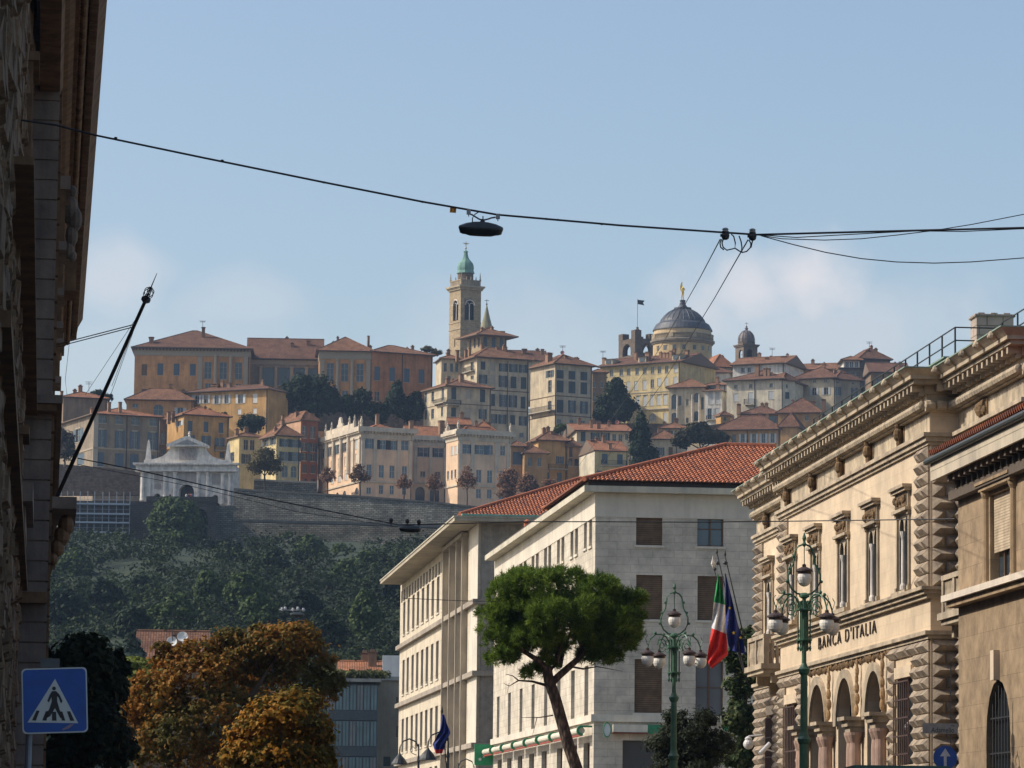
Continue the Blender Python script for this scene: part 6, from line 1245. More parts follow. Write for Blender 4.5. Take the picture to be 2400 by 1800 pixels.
def white3():
    b,t=office('white_office_building','large white stone office building with red tiled roof and brown shutters, in the centre right','G',1097,2100,200,232,575,6.3,None,0,0,None,0,None,0,0)
    b.rows('f',[1403,1535],1105,1178,57,['r','g'],c='w',shut=roll,glass=glassm('sky blue glass',(.05,.09,.13),.08),frame=M_['brownwood'])
    b.rows('f',[1403,1535],1242,1338,57,'r',c='w',shut=roll); b.rows('f',[1401],1424,1540,60,'r',c='w',shut=roll); b.rows('f',[1533],1428,1548,60,'g',c='w',frame=M_['brownwood'],glass=glassm('curtained glass',(.09,.09,.10),.3))
    b.rows('f',[1420],1600,1760,150,'v',c='w'); b.rows('f',[1640],1600,1760,90,'v',c='w')
    tp=[(1072,338,510),(1045,350,522),(999,378,552),(975,398,565),(928,425,588),(905,440,602),(860,470,630),(838,484,642),(795,512,665),(773,526,678),(732,550,700),(711,564,710),(671,590,730),(652,602,742),(615,626,760),(597,638,770)]
    for x,y0,y1 in tp: b.rows('l',[x],y0,y1,15,'g',frame=M_['trim'])
    for x,y0 in zip([x for x,_,_ in tp],[664+i*0 for i in range(16)]):
        z1=b.hit('l',1072,664)[1]; z0=b.hit('l',1072,880)[1]; a=b.hit('l',x,700)[0]; w=b.ops['l'][0][1]-b.ops['l'][0][0]; op=(a-w/2,a+w/2,z0,z1,False); b.ops['l'].append(op); b.win.append(('l',op,'g',dict(frame=M_['trim'])))
    z1=b.hit('l',1048,1130)[1]; z0=b.hit('l',1048,1402)[1]; w=abs(b.hit('l',1038,1300)[0]-b.hit('l',1058,1300)[0])
    for x in (1048,978,905,838,772,710,650,592): a=b.hit('l',x,1350)[0]; op=(a-w/2,a+w/2,z0,z1,False); b.ops['l'].append(op); b.win.append(('l',op,'g',dict(frame=M_['trim'],bars=2)))
    zs=b.hit('l',1085,1512)[1]; w=abs(b.hit('l',1028,1580)[0]-b.hit('l',1070,1580)[0])
    for x in (1050,985,910,830,765,705,650,600): a=b.hit('l',x,1600)[0]; op=(a-w*.38,a+w*.38,.0,zs-.1,False); b.ops['l'].append(op); b.win.append(('l',op,'g',dict(frame=M_['brownwood'])))
    build_walls(b,t,m_w3,t=.32); finish(b,t,t=.32,surround=m_w3p)
    zc=b.hit('l',1090,1405)[1]; mb=MB(); mb.box(-.16,b.w,-.16,b.d+.1,zc-.12,zc+.25); mb.build('string_course',[m_w3p],t,b.M)
    mb=MB(); mb.box(-.03,b.w,-.03,b.d+.02,b.h-1.25,b.h-.01); mb.build('frieze',[m_w3p],t,b.M)
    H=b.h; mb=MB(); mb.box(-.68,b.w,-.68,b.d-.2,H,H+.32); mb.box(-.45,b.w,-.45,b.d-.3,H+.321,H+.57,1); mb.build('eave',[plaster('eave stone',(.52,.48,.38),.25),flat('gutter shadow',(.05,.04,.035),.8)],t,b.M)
    tileroof(b,t,.72,H+.57,(1700,1046))
    # rolled awnings with green brackets
    za=b.hit('l',1080,1490)[1]; zt=b.hit('l',1080,1440)[1]; n=9; A0=b.hit('l',1078,1465)[0]; A1=b.hit('l',556,1590)[0]
    gm=flat('awning green',(.02,.22,.10),.5)
    for i in range(8):
        a0=A0+(A1-A0)*i/8; a1=A0+(A1-A0)*(i+.9)/8; mb=MB(); r=(zt-za)*.36
        mb.lathe([(.001,0),(r,0),(r,abs(a1-a0)),(.001,abs(a1-a0))],(0,0,0),12,M=Matrix.Translation(Vector((-.55,min(a0,a1),(za+zt)/2)))@Matrix.Rotation(R(-90),4,'X'))
        mb.box(-.62,-.5,min(a0,a1),max(a0,a1),(za+zt)/2-r-.1,(za+zt)/2-r-.02,1)
        aw=mb.build('rolled_awning',[plaster('awning cloth',(.60,.56,.46),.2),flat('awning red rim',(.3,.05,.03),.6)],t,b.M)
        mb=MB(); ce=Vector((-.55,a0-.05,(za+zt)/2)); mb.ring([[ce+Vector((-(r*1.5-q)*math.sin(tt),s,(r*1.5-q)*math.cos(tt))) for q,s in ((0,-.1),(0,.1),(.12,.1),(.12,-.1))] for tt in np.linspace(-.4,math.pi+.3,12)],0,True,False)
        mb.box(-.45,-.002,a0-.12,a0+.02,zt-.08,zt+.02); mb.build('bracket',[gm],aw,b.M)
    # front: rolled awning, oval sign, green fascia
    def frontbox(x0,x1,y0,y1,out,mat,nm,cc='H'):
        a0,z1=b.hit('f',x0,y0,cc); a1,z0=b.hit('f',x1,y1,cc); mb=MB(); mb.box(a0,a1,-out,-.003,z0,z1); return mb.build(nm,[mat],t,b.M)
    frontbox(232,455,1378,1430,.55,plaster('awning cloth',(.6,.56,.46)),'rolled_awning'); frontbox(455,560,1380,1440,.3,gm,'fascia_sign'); frontbox(960,1066,1385,1418,.3,gm,'fascia_sign'); frontbox(228,462,1431,1437,.58,flat('awning red rim',(.3,.05,.03)),'awning_rim')
    a,z=b.hit('f',190,1413,'H'); rx=abs(b.hit('f',212,1413,'H')[0]-a); rz=abs(b.hit('f',190,1455,'H')[1]-z)
    mb=MB(); mb.face([(a+rx*math.cos(q),-.72,z+rz*math.sin(q)) for q in np.linspace(0,2*math.pi,24)[:-1]],0); mb.ring([[Vector((a+f*rx*math.cos(q),yy,z+f*rz*math.sin(q))) for f,yy in ((1,-.75),(1.16,-.75),(1.16,-.6),(1,-.6))] for q in np.linspace(0,2*math.pi,24)],1,False,False); mb.box(a-.04,a+.04,-.6,-.003,z-.04,z+.04,1); mb.build('oval_sign',[plaster('sign white',(.6,.62,.6),.1),gm],t,b.M)
white3()
def cream2():
    b,t=office('cream_office_building','long cream office building with narrow windows and wide eaves, left of the white office','G',490,1350,258,390,86,6.3,None,0,0,None,0,None,0,0)
    X=(304,277,250,224,199,174,150,125,103)
    for (yt,yb) in ((650,840),(985,1185),(1325,1520),(1640,1800)):
        z1=b.hit('l',304,yt)[1]; z0=b.hit('l',304,yb)[1]; w=abs(b.hit('l',297,yt)[0]-b.hit('l',311,yt)[0])
        for x in X: a=b.hit('l',x,1000)[0]; op=(a-w/2,a+w/2,max(0,z0),z1,False); b.ops['l'].append(op); b.win.append(('l',op,'g',dict(frame=M_['brownwood'])))
    for k,(y0,y1) in enumerate(((490,850),(880,1215),(1240,1560),(1590,1850))):
        z1=b.hit('l',418,y0)[1]; z0=b.hit('l',418,y1-25)[1]; w=abs(b.hit('l',404,800)[0]-b.hit('l',432,800)[0])
        for x in (418,383,349): a=b.hit('l',x,1000)[0]; op=(a-w/2,a+w/2,max(0,z0),z1,False); b.ops['l'].append(op); b.win.append(('l',op,'g',dict(frame=M_['trim'],bars=3)))
    z1=b.hit('l',430,425)[1]; z0=b.hit('l',430,470)[1]
    a_end=b.d-.5; a=b.hit('l',322,900)[0]
    while a<a_end-1.6: op=(a,a+1.5,z0-1.1,z0-.1,False); b.ops['l'].append(op); b.win.append(('l',op,'v',dict(sill=False))); a+=2.6
    build_walls(b,t,m_w2,t=.35); finish(b,t,t=.35,surround=m_w3p)
    for y in (800,1172,1545):
        zc=b.hit('f',500,y)[1]; mb=MB(); mb.box(-.35,b.w,-.35,b.d+.1,zc-.12,zc+.22); mb.build('string_course',[plaster('grey ledge stone',(.36,.31,.25),.35)],t,b.M)
    fa=b.hit('l',320,900)[0]; mb=MB()
    for x in (432,401,366,332):
        a=b.hit('l',x,900)[0]; mb.box(-.45,-.003,a-.14,a+.14,0,b.hit('l',418,470)[1])
    mb.box(-.5,-.003,b.hit('l',434,900)[0],b.hit('l',330,900)[0],b.hit('l',418,475)[1],b.hit('l',418,455)[1]); mb.build('bay_fin',[plaster('bay stone',(.40,.35,.28),.3)],t,b.M)
    mb=MB(); mb.box(-.04,-.001,b.hit('l',486,900)[0],b.hit('l',444,900)[0],0,b.h-.02); mb.build('corner_panel',[m_w3p],t,b.M)
    mb=MB(); mb.box(0.2,b.w,-.05,-.003,0,b.h-.05); mb.build('front_cladding',[plaster('rough grey render',(.34,.30,.25),.35,2,bump=.6)],t,b.M)
    H=b.h; mb=MB(); mb.box(-1.8,b.w,-1.8,b.d-1.2,H,H+.24); mb.box(-1.86,b.w,-1.86,b.d-1.15,H+.241,H+.34,2); mb.box(-1.3,b.w,-1.9,-1.4,H+.341,H+.47,1); mb.build('eave',[plaster('eave soffit',(.42,.37,.28),.3),plaster('eave verdigris',(.22,.42,.33),.2),plaster('eave edge',(.46,.42,.33),.3)],t,b.M)
    tileroof(b,t,1.4,H+.4,(1357,1124))
    for x,y in ((798,365),(678,450)):
        p=P(x,y+6,236,'G')+Vector((.75,0,.25)); mb=MB(); mb.lathe([(.3,-1.0),(.3,.0),(.38,.03),(.38,.15),(.2,.2),(.2,.55),(.3,.6),(.02,.8)],p,8); tag(mb.build('roof_vent',[flat('tile b',(.36,.115,.055))],base=p),'small round terracotta vent on the white office roof, %s'%('the nearer of two' if x>700 else 'the farther of two'),'vent',group='terracotta roof vents')
    # green square bank sign with small white stars
    p=P(521,1590,249,'G'); s=thing('green_bank_sign','green square sign with small white stars, at the foot of the cream office','sign',p); w=.68*.95; M=Matrix.Translation(p)@Matrix.Rotation(R(6),4,'Z')
    mb=MB(); mb.box(-w,w,-.1,.1,-w*1.05,w*1.05); mb.build('panel',[flat('sign green',(.01,.24,.10),.5)],s,M)
    for x,z,r in ((-.3,-.3,.14),(-.05,-.1,.13),(.2,.15,.11),(.42,.42,.08)):
        mb=MB(); q=[]
        for i in range(10): a=math.pi/2+i*math.pi/5; rr=r if i%2==0 else r*.42; q.append(Vector((x+rr*math.cos(a),-.115,z+rr*math.sin(a))))
        for i in range(10): mb.face([Vector((x,-.115,z)),q[i],q[(i+1)%10]])
        mb.build('star',[flat('sign star white',(.75,.78,.75),.5)],s,M)
cream2()
# ---- low modern buildings behind the chestnuts
def modern():
    b=Block('S',1895,2175,345,3,990,1700,depth=14); b.o.z=0; b.h=P(1895,990,345,'S').z; b.M=Matrix.Translation(b.o)@Matrix.Rotation(R(3),4,'Z'); b.MI=b.M.inverted()
    t=thing('glass_office','low modern office with gridded glass front and planted roof, behind the orange trees','building',b.o); mb=MB(); mb.box(0,b.w,.2,b.d,0,b.h); mb.build('body',[flat('dark backing',(.05,.06,.07))],t,b.M)
    mb=MB(); n=7; fl=b.h/5
    for j in range(5):
        for i in range(n): 
            m=0 if (i*3+j*5)%4 else 1; mb.box(b.w*i/n+.06,b.w*(i+1)/n-.06,.05,.15,j*fl+.9,(j+1)*fl-.1,m)
        mb.box(0,b.w,.0,.15,j*fl,j*fl+.85,2)
    mb.build('glazing',[glassm('curtain wall glass',(.12,.22,.26),.12),plaster('pale blind',(.34,.36,.36)),flat('grey spandrel',(.06,.085,.105),.4)],t,b.M)
    mb=MB()
    for i in range(n*2+1): mb.box(b.w*i/n/2-.035,b.w*i/n/2+.035,-.06,.0,.2,b.h+.1)
    mb.build('mullions',[flat('mullion grey',(.07,.09,.11),.4,.2)],t,b.M)
    mb=MB(); mb.box(-.4,b.w+.3,-.5,b.d,b.h+.2,b.h+.5); mb.build('roof_slab',[plaster('slab grey',(.3,.3,.28))],t,b.M)
    V,F=leafmesh('g',m_olive,[((b.o.x+b.w*i/12+.5,b.o.y+.6,b.h+.8),(1.2,.8,.5)) for i in range(12)],2500,.35,8); o=bpy.data.objects.new('roof_planting',fastmesh('roof_planting',V-np.array(b.o),F,[leafm('roof grass',(.05,.06,.02),(.11,.12,.04),(.2,.2,.07))])); COL.objects.link(o); o.parent=t
    b2=Block('G',-70,90,352,2,1185,1700,depth=12); b2.o.z=0; b2.h=P(0,1205,352,'G').z; b2.M=Matrix.Translation(b2.o)@Matrix.Rotation(R(2),4,'Z'); b2.MI=b2.M.inverted()
    t2=thing('beige_house','plain beige building with white rooftop box, tight left of the cream office','building',b2.o); b2.rows('f',[70],1290,1345,14,'g'); b2.rows('f',[70],1440,1500,14,'g'); b2.rows('f',[15],1600,1650,36,'s'); build_walls(b2,t2,plaster('beige render',(.36,.32,.25),.25)); finish(b2,t2); mb=MB(); mb.box(-.3,b2.w+.3,-.4,b2.d,b2.h,b2.h+.35); mb.build('roof_slab',[plaster('slab grey',(.3,.3,.28))],t2,b2.M)
    a0=b2.hit('f',-8,1100)[0]; zt=b2.hit('f',0,1072)[1]; mb=MB(); mb.box(a0,b2.w+1,1,6,b2.h+.351,zt); mb.build('rooftop_box',[plaster('white box',(.62,.62,.60),.15)],t2,b2.M)
    house('w','red_tiled_house','low house of which only a red tiled roof strip shows above the glass office','house',735,826,380,3,1456,1560,m_brown,depth=8,rf=('x',1.3,.3),rm='rooforange',ext=14,chim=[(724,1448,18,20,2)])
    house('S','slope_foot_house','house with dull red roof half hidden behind the large orange chestnut tree','house',800,1180,350,4,860,1000,m_brown,depth=10,rf=('x',2.9,.4),rm='roofdark',ext=14)
    house('S','far_left_red_roof','small dull red roof between dark trees, at the left foot of the slope','house',625,700,345,2,868,900,m_brown,depth=5,rf=('x',.8,.2),rm='rooforange',ext=14)
    for i,(x,y) in enumerate(((990,750),(1052,722))):
        p=P(x,y,349,'S'); mb=MB(); mb.lathe([(.02,.0),(.35,.05),(.5,.16),(.48,.17),(.3,.09),(.01,.05)],(0,0,0),14,M=Matrix.Translation(p)@Matrix.Rotation(R(65),4,'X')); mb.tube([p+Vector((0,.1,0)),p+Vector((0,.2,-1.2))],.04,5); tag(mb.build('satellite_dish',[plaster('dish white',(.6,.6,.58),.1)],base=p),('lower left' if i==0 else 'upper right')+' white satellite dish on the dull red roof behind the orange tree','satellite dish')
    p=P(995,700,349,'S'); mb=MB(); H=P(995,570,349,'S').z; mb.tube([Vector((p.x,p.y,p.z-3)),Vector((p.x,p.y,H))],.035,5); mb.tube([(p.x-1.6,p.y,P(0,600,349,'S').z),(p.x+1.3,p.y,P(0,600,349,'S').z)],.03,4); tag(mb.build('antenna_mast',[MATS['iron']],base=p),'thin antenna mast with one crossbar before the green slope','antenna')
modern()
# ------------------------------------------------------------------ dark palace along the left edge
def left_palace():
    K=.12; W=15
    A=blockw('o',-.9-W,K,30,W,55.4,22.6); B=blockw('o',-.2-W,K,85,W,54.3,20.3)
    t=thing('left_palace','dark shaded stone palace with heavy carved cornice and rusticated blocks, along the left edge','building',(-16,85,0))
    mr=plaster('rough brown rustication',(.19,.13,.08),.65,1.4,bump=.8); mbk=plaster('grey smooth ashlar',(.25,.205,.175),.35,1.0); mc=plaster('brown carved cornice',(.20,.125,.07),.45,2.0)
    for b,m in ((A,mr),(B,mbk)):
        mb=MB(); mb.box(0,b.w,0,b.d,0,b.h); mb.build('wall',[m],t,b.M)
    # rusticated blocks of the corner pilaster facing the street end
    mb=MB(); z=.2
    while z<21.6:
        h=.46; mb.box(B.w-.70,B.w+.05,-.06,.7,z,z+h-.035); z+=h
    mb.build('pilaster_blocks',[mbk],t,B.M)
    mb=MB()
    for i in range(34): mb.box(B.w+.051,B.w+.11,.3,1.2,.2+i*.6,.2+i*.6+.54)
    mb.build('edge_strip',[mc],t,B.M)
    # rough blocks on the near wall, seen end-on
    rs=random.Random(2); mb=MB(); z=.3
    while z<21.5:
        h=rs.uniform(.45,.7); y=.5
        while y<A.d-.4:
            l=rs.uniform(.8,1.5); o=rs.uniform(.06,.20); y1=min(y+l,A.d-.1)
            c=[Vector((A.w,y+.03,z+.02)),Vector((A.w,y1-.03,z+.02)),Vector((A.w,y1-.03,z+h-.03)),Vector((A.w,y+.03,z+h-.03))]; q=[p+Vector((o*rs.uniform(.7,1.1),(1 if k in(0,3) else -1)*.1,(1 if k<2 else -1)*.07)) for k,p in enumerate(c)]
            for k in range(4): mb.face([c[k],c[(k+1)%4],q[(k+1)%4],q[k]])
            mb.face(q); y+=l
        z+=h
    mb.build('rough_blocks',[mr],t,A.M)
    def att(b,lat0,lat1,Y0,Y1,z0,z1,name,mat):   # box by lateral offset from the wall plane
        k=b.o.y; mb=MB(); mb.box(b.w+lat0,b.w+lat1,Y0-k,Y1-k,z0,z1); return mb.build(name,[mat],t,b.M)
    zp=lambda y,Y:CAMZ+(1985-y)/FPX*Y
    # near-wall window surrounds, hoods and ledges
    for (Ya,Yb,yt,yb) in ((72,74.5,95,390),(70,72,1010,1150)):
        att(A,.0,.34,Ya,Yb,zp(yt,Ya),zp(yt-22,Ya),'window_hood',mc); att(A,.0,.22,Ya+.1,Ya+.5,zp(yb,Ya),zp(yt,Ya)-.003,'window_jamb',mc); att(A,.0,.22,Yb-.5,Yb-.1,zp(yb,Ya),zp(yt,Ya)-.003,'window_jamb',mc); att(A,.02,.06,Ya+.51,Yb-.51,zp(yb,Ya),zp(yt,Ya)-.003,'window_pane',M_['glass'])
    att(A,0,.42,52,84.5,zp(760,70),zp(745,70),'string_course',mc); att(A,0,.4,78,84.9,zp(1195,80),zp(1150,80),'stone_corbel',mbk); att(A,0,.25,79,84.9,zp(1250,80),zp(1196,80),'stone_corbel',mbk)
    att(A,0,.3,40,84.9,zp(1385,84),zp(1365,84),'string_course',mc)
    # carved heads down the corner
    for (y,r) in ((420,.16),(455,.26),(520,.17),(560,.14),(610,.16),(650,.14),(690,.12)):
        mb=MB(); p=P(33+r*60,y,84.0); mb.ell(p,(r,r,r*1.15),0,8,6); mb.ell(p+Vector((.1,0,-.1)),(r*.6,r*.6,r*.7),0,7,5); mb.build('carved_ornament',[mbk],t)
    # main cornice
    def prof(b,y0,y1,pts,name,mat):
        mb=MB(); mb.ring([[Vector((b.w+o,y,z)) for o,z in pts] for y in (y0,y1)],0,True,False); mb.build(name,[mat],t,b.M)
    H=20.3
    prof(B,-10,B.d+.1,[(-.4,H-1.5),(.05,H-1.5),(.12,H-1.3),(.22,H-1.25),(.22,H-1.0),(.34,H-.9),(.34,H-.7),(-.4,H-.7)],'architrave',mc)
    prof(B,-10,B.d+.6,[(-.4,H-.699),(.42,H-.699),(.42,H-.35),(.62,H-.2),(.62,H-.05),(-.4,H-.05)],'bed_moulding',mc)
    prof(B,-10,B.d+1.0,[(-.4,H-.049),(.80,H-.049),(.80,H+.2),(.88,H+.25),(.92,H+.45),(1.08,H+.75),(1.08,H+.9),(-.4,H+.9)],'cornice',mc)
    mb=MB(); n=int(B.d/.34)
    for i in range(-24,n+4): 
        y=-1.1+i*.34; mb.ell((B.w+.53,y,H-.25),(.10,.12,.16),0,8,5)
    mb.build('egg_moulding',[mc],t,B.M)
    mb=MB(); n=int(B.d/.2)
    for i in range(-40,n+5): y=-1.1+i*.2; mb.box(B.w+.68,B.w+.86,y,y+.11,H-.17,H-.05)
    mb.build('dentil_row',[mc],t,B.M)
    # windows of the far bay seen on edge
    for k,(Y,yt,yb) in enumerate(((97,385,545),(108,545,662),(117,652,745),(127,775,880))):
        z1=zp(yt,Y); z0=zp(yb,Y); att(B,.0,.38,Y,Y+2.6,z1-.35,z1,'window_hood',mbk); att(B,.0,.26,Y+.1,Y+.5,z0,z1-.353,'window_jamb',mc); att(B,.0,.26,Y+2.0,Y+2.4,z0,z1-.353,'window_jamb',mc); att(B,.0,.32,Y,Y+2.5,z0-.22,z0-.003,'window_sill',mbk); att(B,.02,.05,Y+.51,Y+1.99,z0,z1-.353,'window_pane',M_['glass'])
    # carved figure bracket below the cornice
    mb=MB(); 
    for (x,y,rx,ry) in ((168,450,.16,.2),(164,492,.24,.42),(176,515,.2,.36),(168,552,.18,.34),(160,585,.17,.26),(170,600,.12,.16)): p=P(x,y,104); mb.ell(p,(rx,rx,ry),0,9,6)
    mb.build('carved_figure',[plaster('grey carved figure',(.17,.14,.115),.4,3)],t)
    att(B,.3,.62,103,105,zp(680,104),zp(605,104),'figure_console',mc)
    att(B,-.8,.28,84.2-.0,138,zp(945,85),zp(925,85),'string_course',mbk); att(B,-.8,.16,84.3,138,zp(962,85),zp(946,85),'string_course',mc)
    att(B,-.7,.04,84.55,84.94,zp(1420,85),zp(1394,85),'string_course',mc)
    # balcony console
    att(B,.1,.68,88,93,zp(1208,90),zp(1180,90),'balcony_slab',mbk)
    mb=MB()
    for (lt,y,r) in ((.45,1232,.2),(.36,1256,.2),(.26,1285,.17),(.16,1312,.13)): mb.ell(Vector((B.w+lt,5.0,zp(y,90))),(r,.35,r*1.3),0,9,6)
    mb.build('console',[mc],t,B.M)
    # long leaning flagpole
    a=P(130,1172,101); c=P(342,702,97); d=P(368,640,96); f=thing('leaning_flagpole','long dark flagpole leaning out from the left palace, with open ball finial and stay wires','flagpole',a)
    mb=MB(); mb.tube([a,c],[.055,.045],10); mb.build('pole',[M_['iron']],f)
    mb=MB(); q=c; ax=(d-c).normalized(); mb.lathe([(.05,-.05),(.13,.0),(.05,.05),(.03,.1)],(0,0,0),8,M=Matrix.Translation(c)@ax.to_track_quat('Z','Y').to_matrix().to_4x4())
    mb.tube([c,c.lerp(d,.99)],[.025,.008],6); cen=c+ax*.30
    Mq=Matrix.Translation(cen)@ax.to_track_quat('Z','Y').to_matrix().to_4x4()
    for i in range(4):
        an=math.pi*i/4; mb.tube([Mq@Vector((.13*math.sin(s)*math.cos(an),.13*math.sin(s)*math.sin(an),.2*math.cos(s))) for s in np.linspace(0,2*math.pi,17)],.012,4)
    mb.build('finial',[M_['iron']],f)
    mb=MB(); s=c.lerp(a,.12); w=P(130,808,108); mb.tube([s,w],.014,4); mb.tube([s+Vector((0,0,-.06)),w+Vector((0,0,-.07))],.014,4)
    for (x,y,Y) in ((200,925,110),(258,930,100),(262,905,99)): mb.tube([c.lerp(a,.06),P(x,y,Y)],.007,4)
    mb.tube([P(170,735,108),P(153,890,106),P(157,925,106)],.006,4); mb.build('stay_wires',[M_['iron']],f)
left_palace()
# ------------------------------------------------------------------ crossing sign
def crossing():
    Y=35; c=P(128,1642,Y); s=mpp(Y); t=thing('crossing_sign','blue square pedestrian crossing sign on a grey post, at the lower left','road sign',Vector((c.x,c.y,0)))
    rr=[];h=76*s;rad=10*s
    for cx,cy,a0 in ((h-rad,h-rad,0),(-h+rad,h-rad,90),(-h+rad,-h+rad,180),(h-rad,-h+rad,270)):
        for k in range(5): a=R(a0+k*22.5); rr.append((cx+rad*math.cos(a),cy+rad*math.sin(a)))
    M=Matrix.Translation(c)@Matrix.Rotation(R(10),4,'Z')@Matrix.Rotation(R(-2.6),4,'Y')
    def plate(name,poly,off,th,mat,par=t):
        mb=MB(); f=[Vector((x,-off-th,z)) for x,z in poly]; b=[Vector((x,-off,z)) for x,z in poly]; mb.face(f); mb.face(b[::-1])
        for i in range(len(f)): j=(i+1)%len(f); mb.face([f[j],f[i],b[i],b[j]])
        return mb.build(name,[mat],par,M)
    blue=flat('sign blue',(.004,.075,.36),.45); wh=flat('sign white',(.46,.48,.52),.5); bl=flat('sign black',(.008,.008,.012),.5)
    pn=plate('panel',rr,0,.02,wh); plate('blue_field',[(x*.96,z*.96) for x,z in rr],.021,.002,blue,pn)
    U=lambda x,y:((x-318)/2.4578*s,-(y-1086)/2.4578*s)
    plate('triangle',[U(322,962),U(450,1220),U(160,1207)],.0235,.002,wh,pn)
    def pic(name,pts): plate(name,[U(*p) for p in pts],.026,.002,bl,pn)
    mb=MB(); cx,cz=U(315,1017); ring=[Vector((cx+11/2.4578*s*math.cos(a),-.028,cz+11/2.4578*s*math.sin(a))) for a in np.linspace(0,2*math.pi,17)[:-1]]; mb.face(ring); mb.build('figure_head',[bl],pn,M)
    pic('figure',[(303,1032),(326,1032),(345,1052),(362,1090),(356,1103),(350,1098),(340,1070),(332,1062),(332,1092),(345,1140),(362,1182),(348,1188),(318,1130),(290,1175),(262,1188),(258,1176),(285,1135),(300,1092),(300,1066),(284,1096),(275,1088),(290,1052)])
    for x in (186,244,300,348,402): pic('crossing_stripe',[(x+26,1140 if x<240 else 1145),(x+44 if x<340 else x+8+26*.0,1142),(x+22 if x<300 else x+28,1198),(x,1196)] if x<240 else ([(x+22,1145),(x+38,1146),(x+24,1200),(x,1198)] if x<300 else ([(x,1150),(x+24,1150),(x+26,1202),(x,1201)] if x<340 else ([(x-2,1150),(x+12,1150),(x+28,1203),(x+8,1202)] if x<400 else [(x-16,1150),(x+2,1150),(x+26,1206),(x+2,1205)]))))
    plate('peeling_sticker',[U(355,1252),U(400,1226),U(428,1222),U(400,1246),U(362,1258)],.0235,.002,flat('sticker grey',(.28,.2,.26),.6),pn)
    mb=MB(); mb.tube([(c.x-.035,c.y+.06,0),(c.x-.035+.012*0,c.y+.06,c.z+.3)],.03,10); 
    mb2=MB(); bx=c.x-.24; mb2.tube([(bx,c.y+.06,0),(bx+.01,c.y+.06,c.z+.25)],.03,10); mb2.box(bx-.02,c.x+.2,c.y+.021,c.y+.05,c.z-.13,c.z-.09); mb2.box(bx-.02,c.x+.2,c.y+.021,c.y+.05,c.z+.1,c.z+.14); mb2.build('post',[flat('grey post',(.18,.20,.24),.5,.3)],t)
    p=P(117,1553,36); mb=MB(); mb.box(-.09,.09,-.01,.01,-.045,.04); o=mb.build('small_sign_back',[flat('sign back grey',(.12,.12,.12),.6)],None,Matrix.Translation(p)@Matrix.Rotation(R(8),4,'Z'),p); tag(o,'small grey back of another sign peeking out above the blue crossing sign','road sign')
crossing()
# ------------------------------------------------------------------ green lamp posts
def lamp_post():
    g=flat('green lamp paint',(.06,.15,.09),.5,.0); cap=flat('brown lamp cap',(.06,.035,.03),.5); m,nt,bs=nmat('opal glass'); bs.inputs['Base Color'].default_value=(.86,.82,.74,1); bs.inputs['Roughness'].default_value=.25
    t=thing('street_lamp','x','street lamp',(0,0,0))
    mb=MB(); mb.lathe([(.2,0),(.2,.25),(.13,.4),(.12,1.2),(.15,1.25),(.12,1.35),(.115,4.25),(.15,4.3),(.17,4.38),(.12,4.45),(.095,4.55),(.085,5.95),(.13,6.02),(.15,6.1),(.10,6.16),(.06,6.25),(.055,6.8),(.05,8.0)],(0,0,0),16); mb.build('post',[g],t)
    mb=MB()
    for i in range(6):
        a=i*math.pi/3; x,y=.15*math.cos(a),.15*math.sin(a); mb.lathe([(.012,6.55),(.035,6.62),(.015,6.7),(.035,6.78),(.02,6.82),(.018,7.75),(.03,7.8)],(x,y,0),6)
    for z in (6.8,7.55): mb.lathe([(.12,z),(.2,z+.01),(.2,z+.05),(.12,z+.06)],(0,0,0),14)
    mb.build('rod_cluster',[g],t)
    mb=MB(); mb.lathe([(.05,7.85),(.13,7.9),(.13,7.95),(.06,8.0)],(0,0,0),12)
    pts=[(.0,7.95),(.18,7.98),(.32,8.1),(.40,8.28),(.40,8.45),(.34,8.6),(.27,8.72),(.24,8.9),(.22,9.05),(.14,9.16),(.04,9.2),(0,9.2)]
    for s in (-1,1):
        mb.tube([(s*x,0,z) for x,z in pts],.026,6)
        for x,z in pts[3:9:2]: mb.ell((s*(x+.035),0,z),(.035,.03,.04),0,6,4)
    mb.lathe([(.03,9.15),(.05,9.22),(.03,9.28),(.055,9.36),(.01,9.5)],(0,0,0),8); mb.tube([(0,0,9.2),(0,0,8.7)],.012,5); mb.build('lyre_frame',[g],t)
    def globe(c):
        c=Vector(c); mb=MB(); mb.lathe([(.02,.12),(.05,.1),(.05,.05),(.12,.02),(.205,-.03),(.21,-.07),(.17,-.08),(.17,-.13)][::-1],c+Vector((0,0,.18)),16); mb.build('lamp_cap',[cap],t)
        mb=MB(); mb.lathe([(.165,.045),(.185,-.03),(.18,-.1),(.15,-.18),(.10,-.235),(.04,-.262),(.0,-.27)][::-1],c,16); mb.build('lamp_globe',[m],t)
    globe((0,0,8.42))
    for k in range(4):
        a=R(31)+k*math.pi/2; ca,sa=math.cos(a),math.sin(a); f=lambda r,z:(r*ca,r*sa,z)
        mb=MB(); mb.tube([f(.08,7.4),f(.16,7.7),f(.28,7.88),(f(.45,7.95)),f(.64,7.93),f(.80,7.8),f(.88,7.62),f(.9,7.5)],.022,6)
        c0=(.42,7.62); mb.tube([f(c0[0]+.15*math.cos(q),c0[1]+.19*math.sin(q)) for q in np.linspace(0,5.6,14)],.014,5); mb.tube([f(c0[0]+.07*math.cos(q),c0[1]+.08*math.sin(q)) for q in np.linspace(0,5.6,10)],.016,5); mb.tube([f(.9,7.62),f(.97,7.8),f(.9,7.9)],.012,4)
        mb.ell(f(.64,7.98),(.05,.05,.05),0,6,4); mb.build('arm',[g],t)
        globe(f(.9,7.24))
    return t
lp=lamp_post()
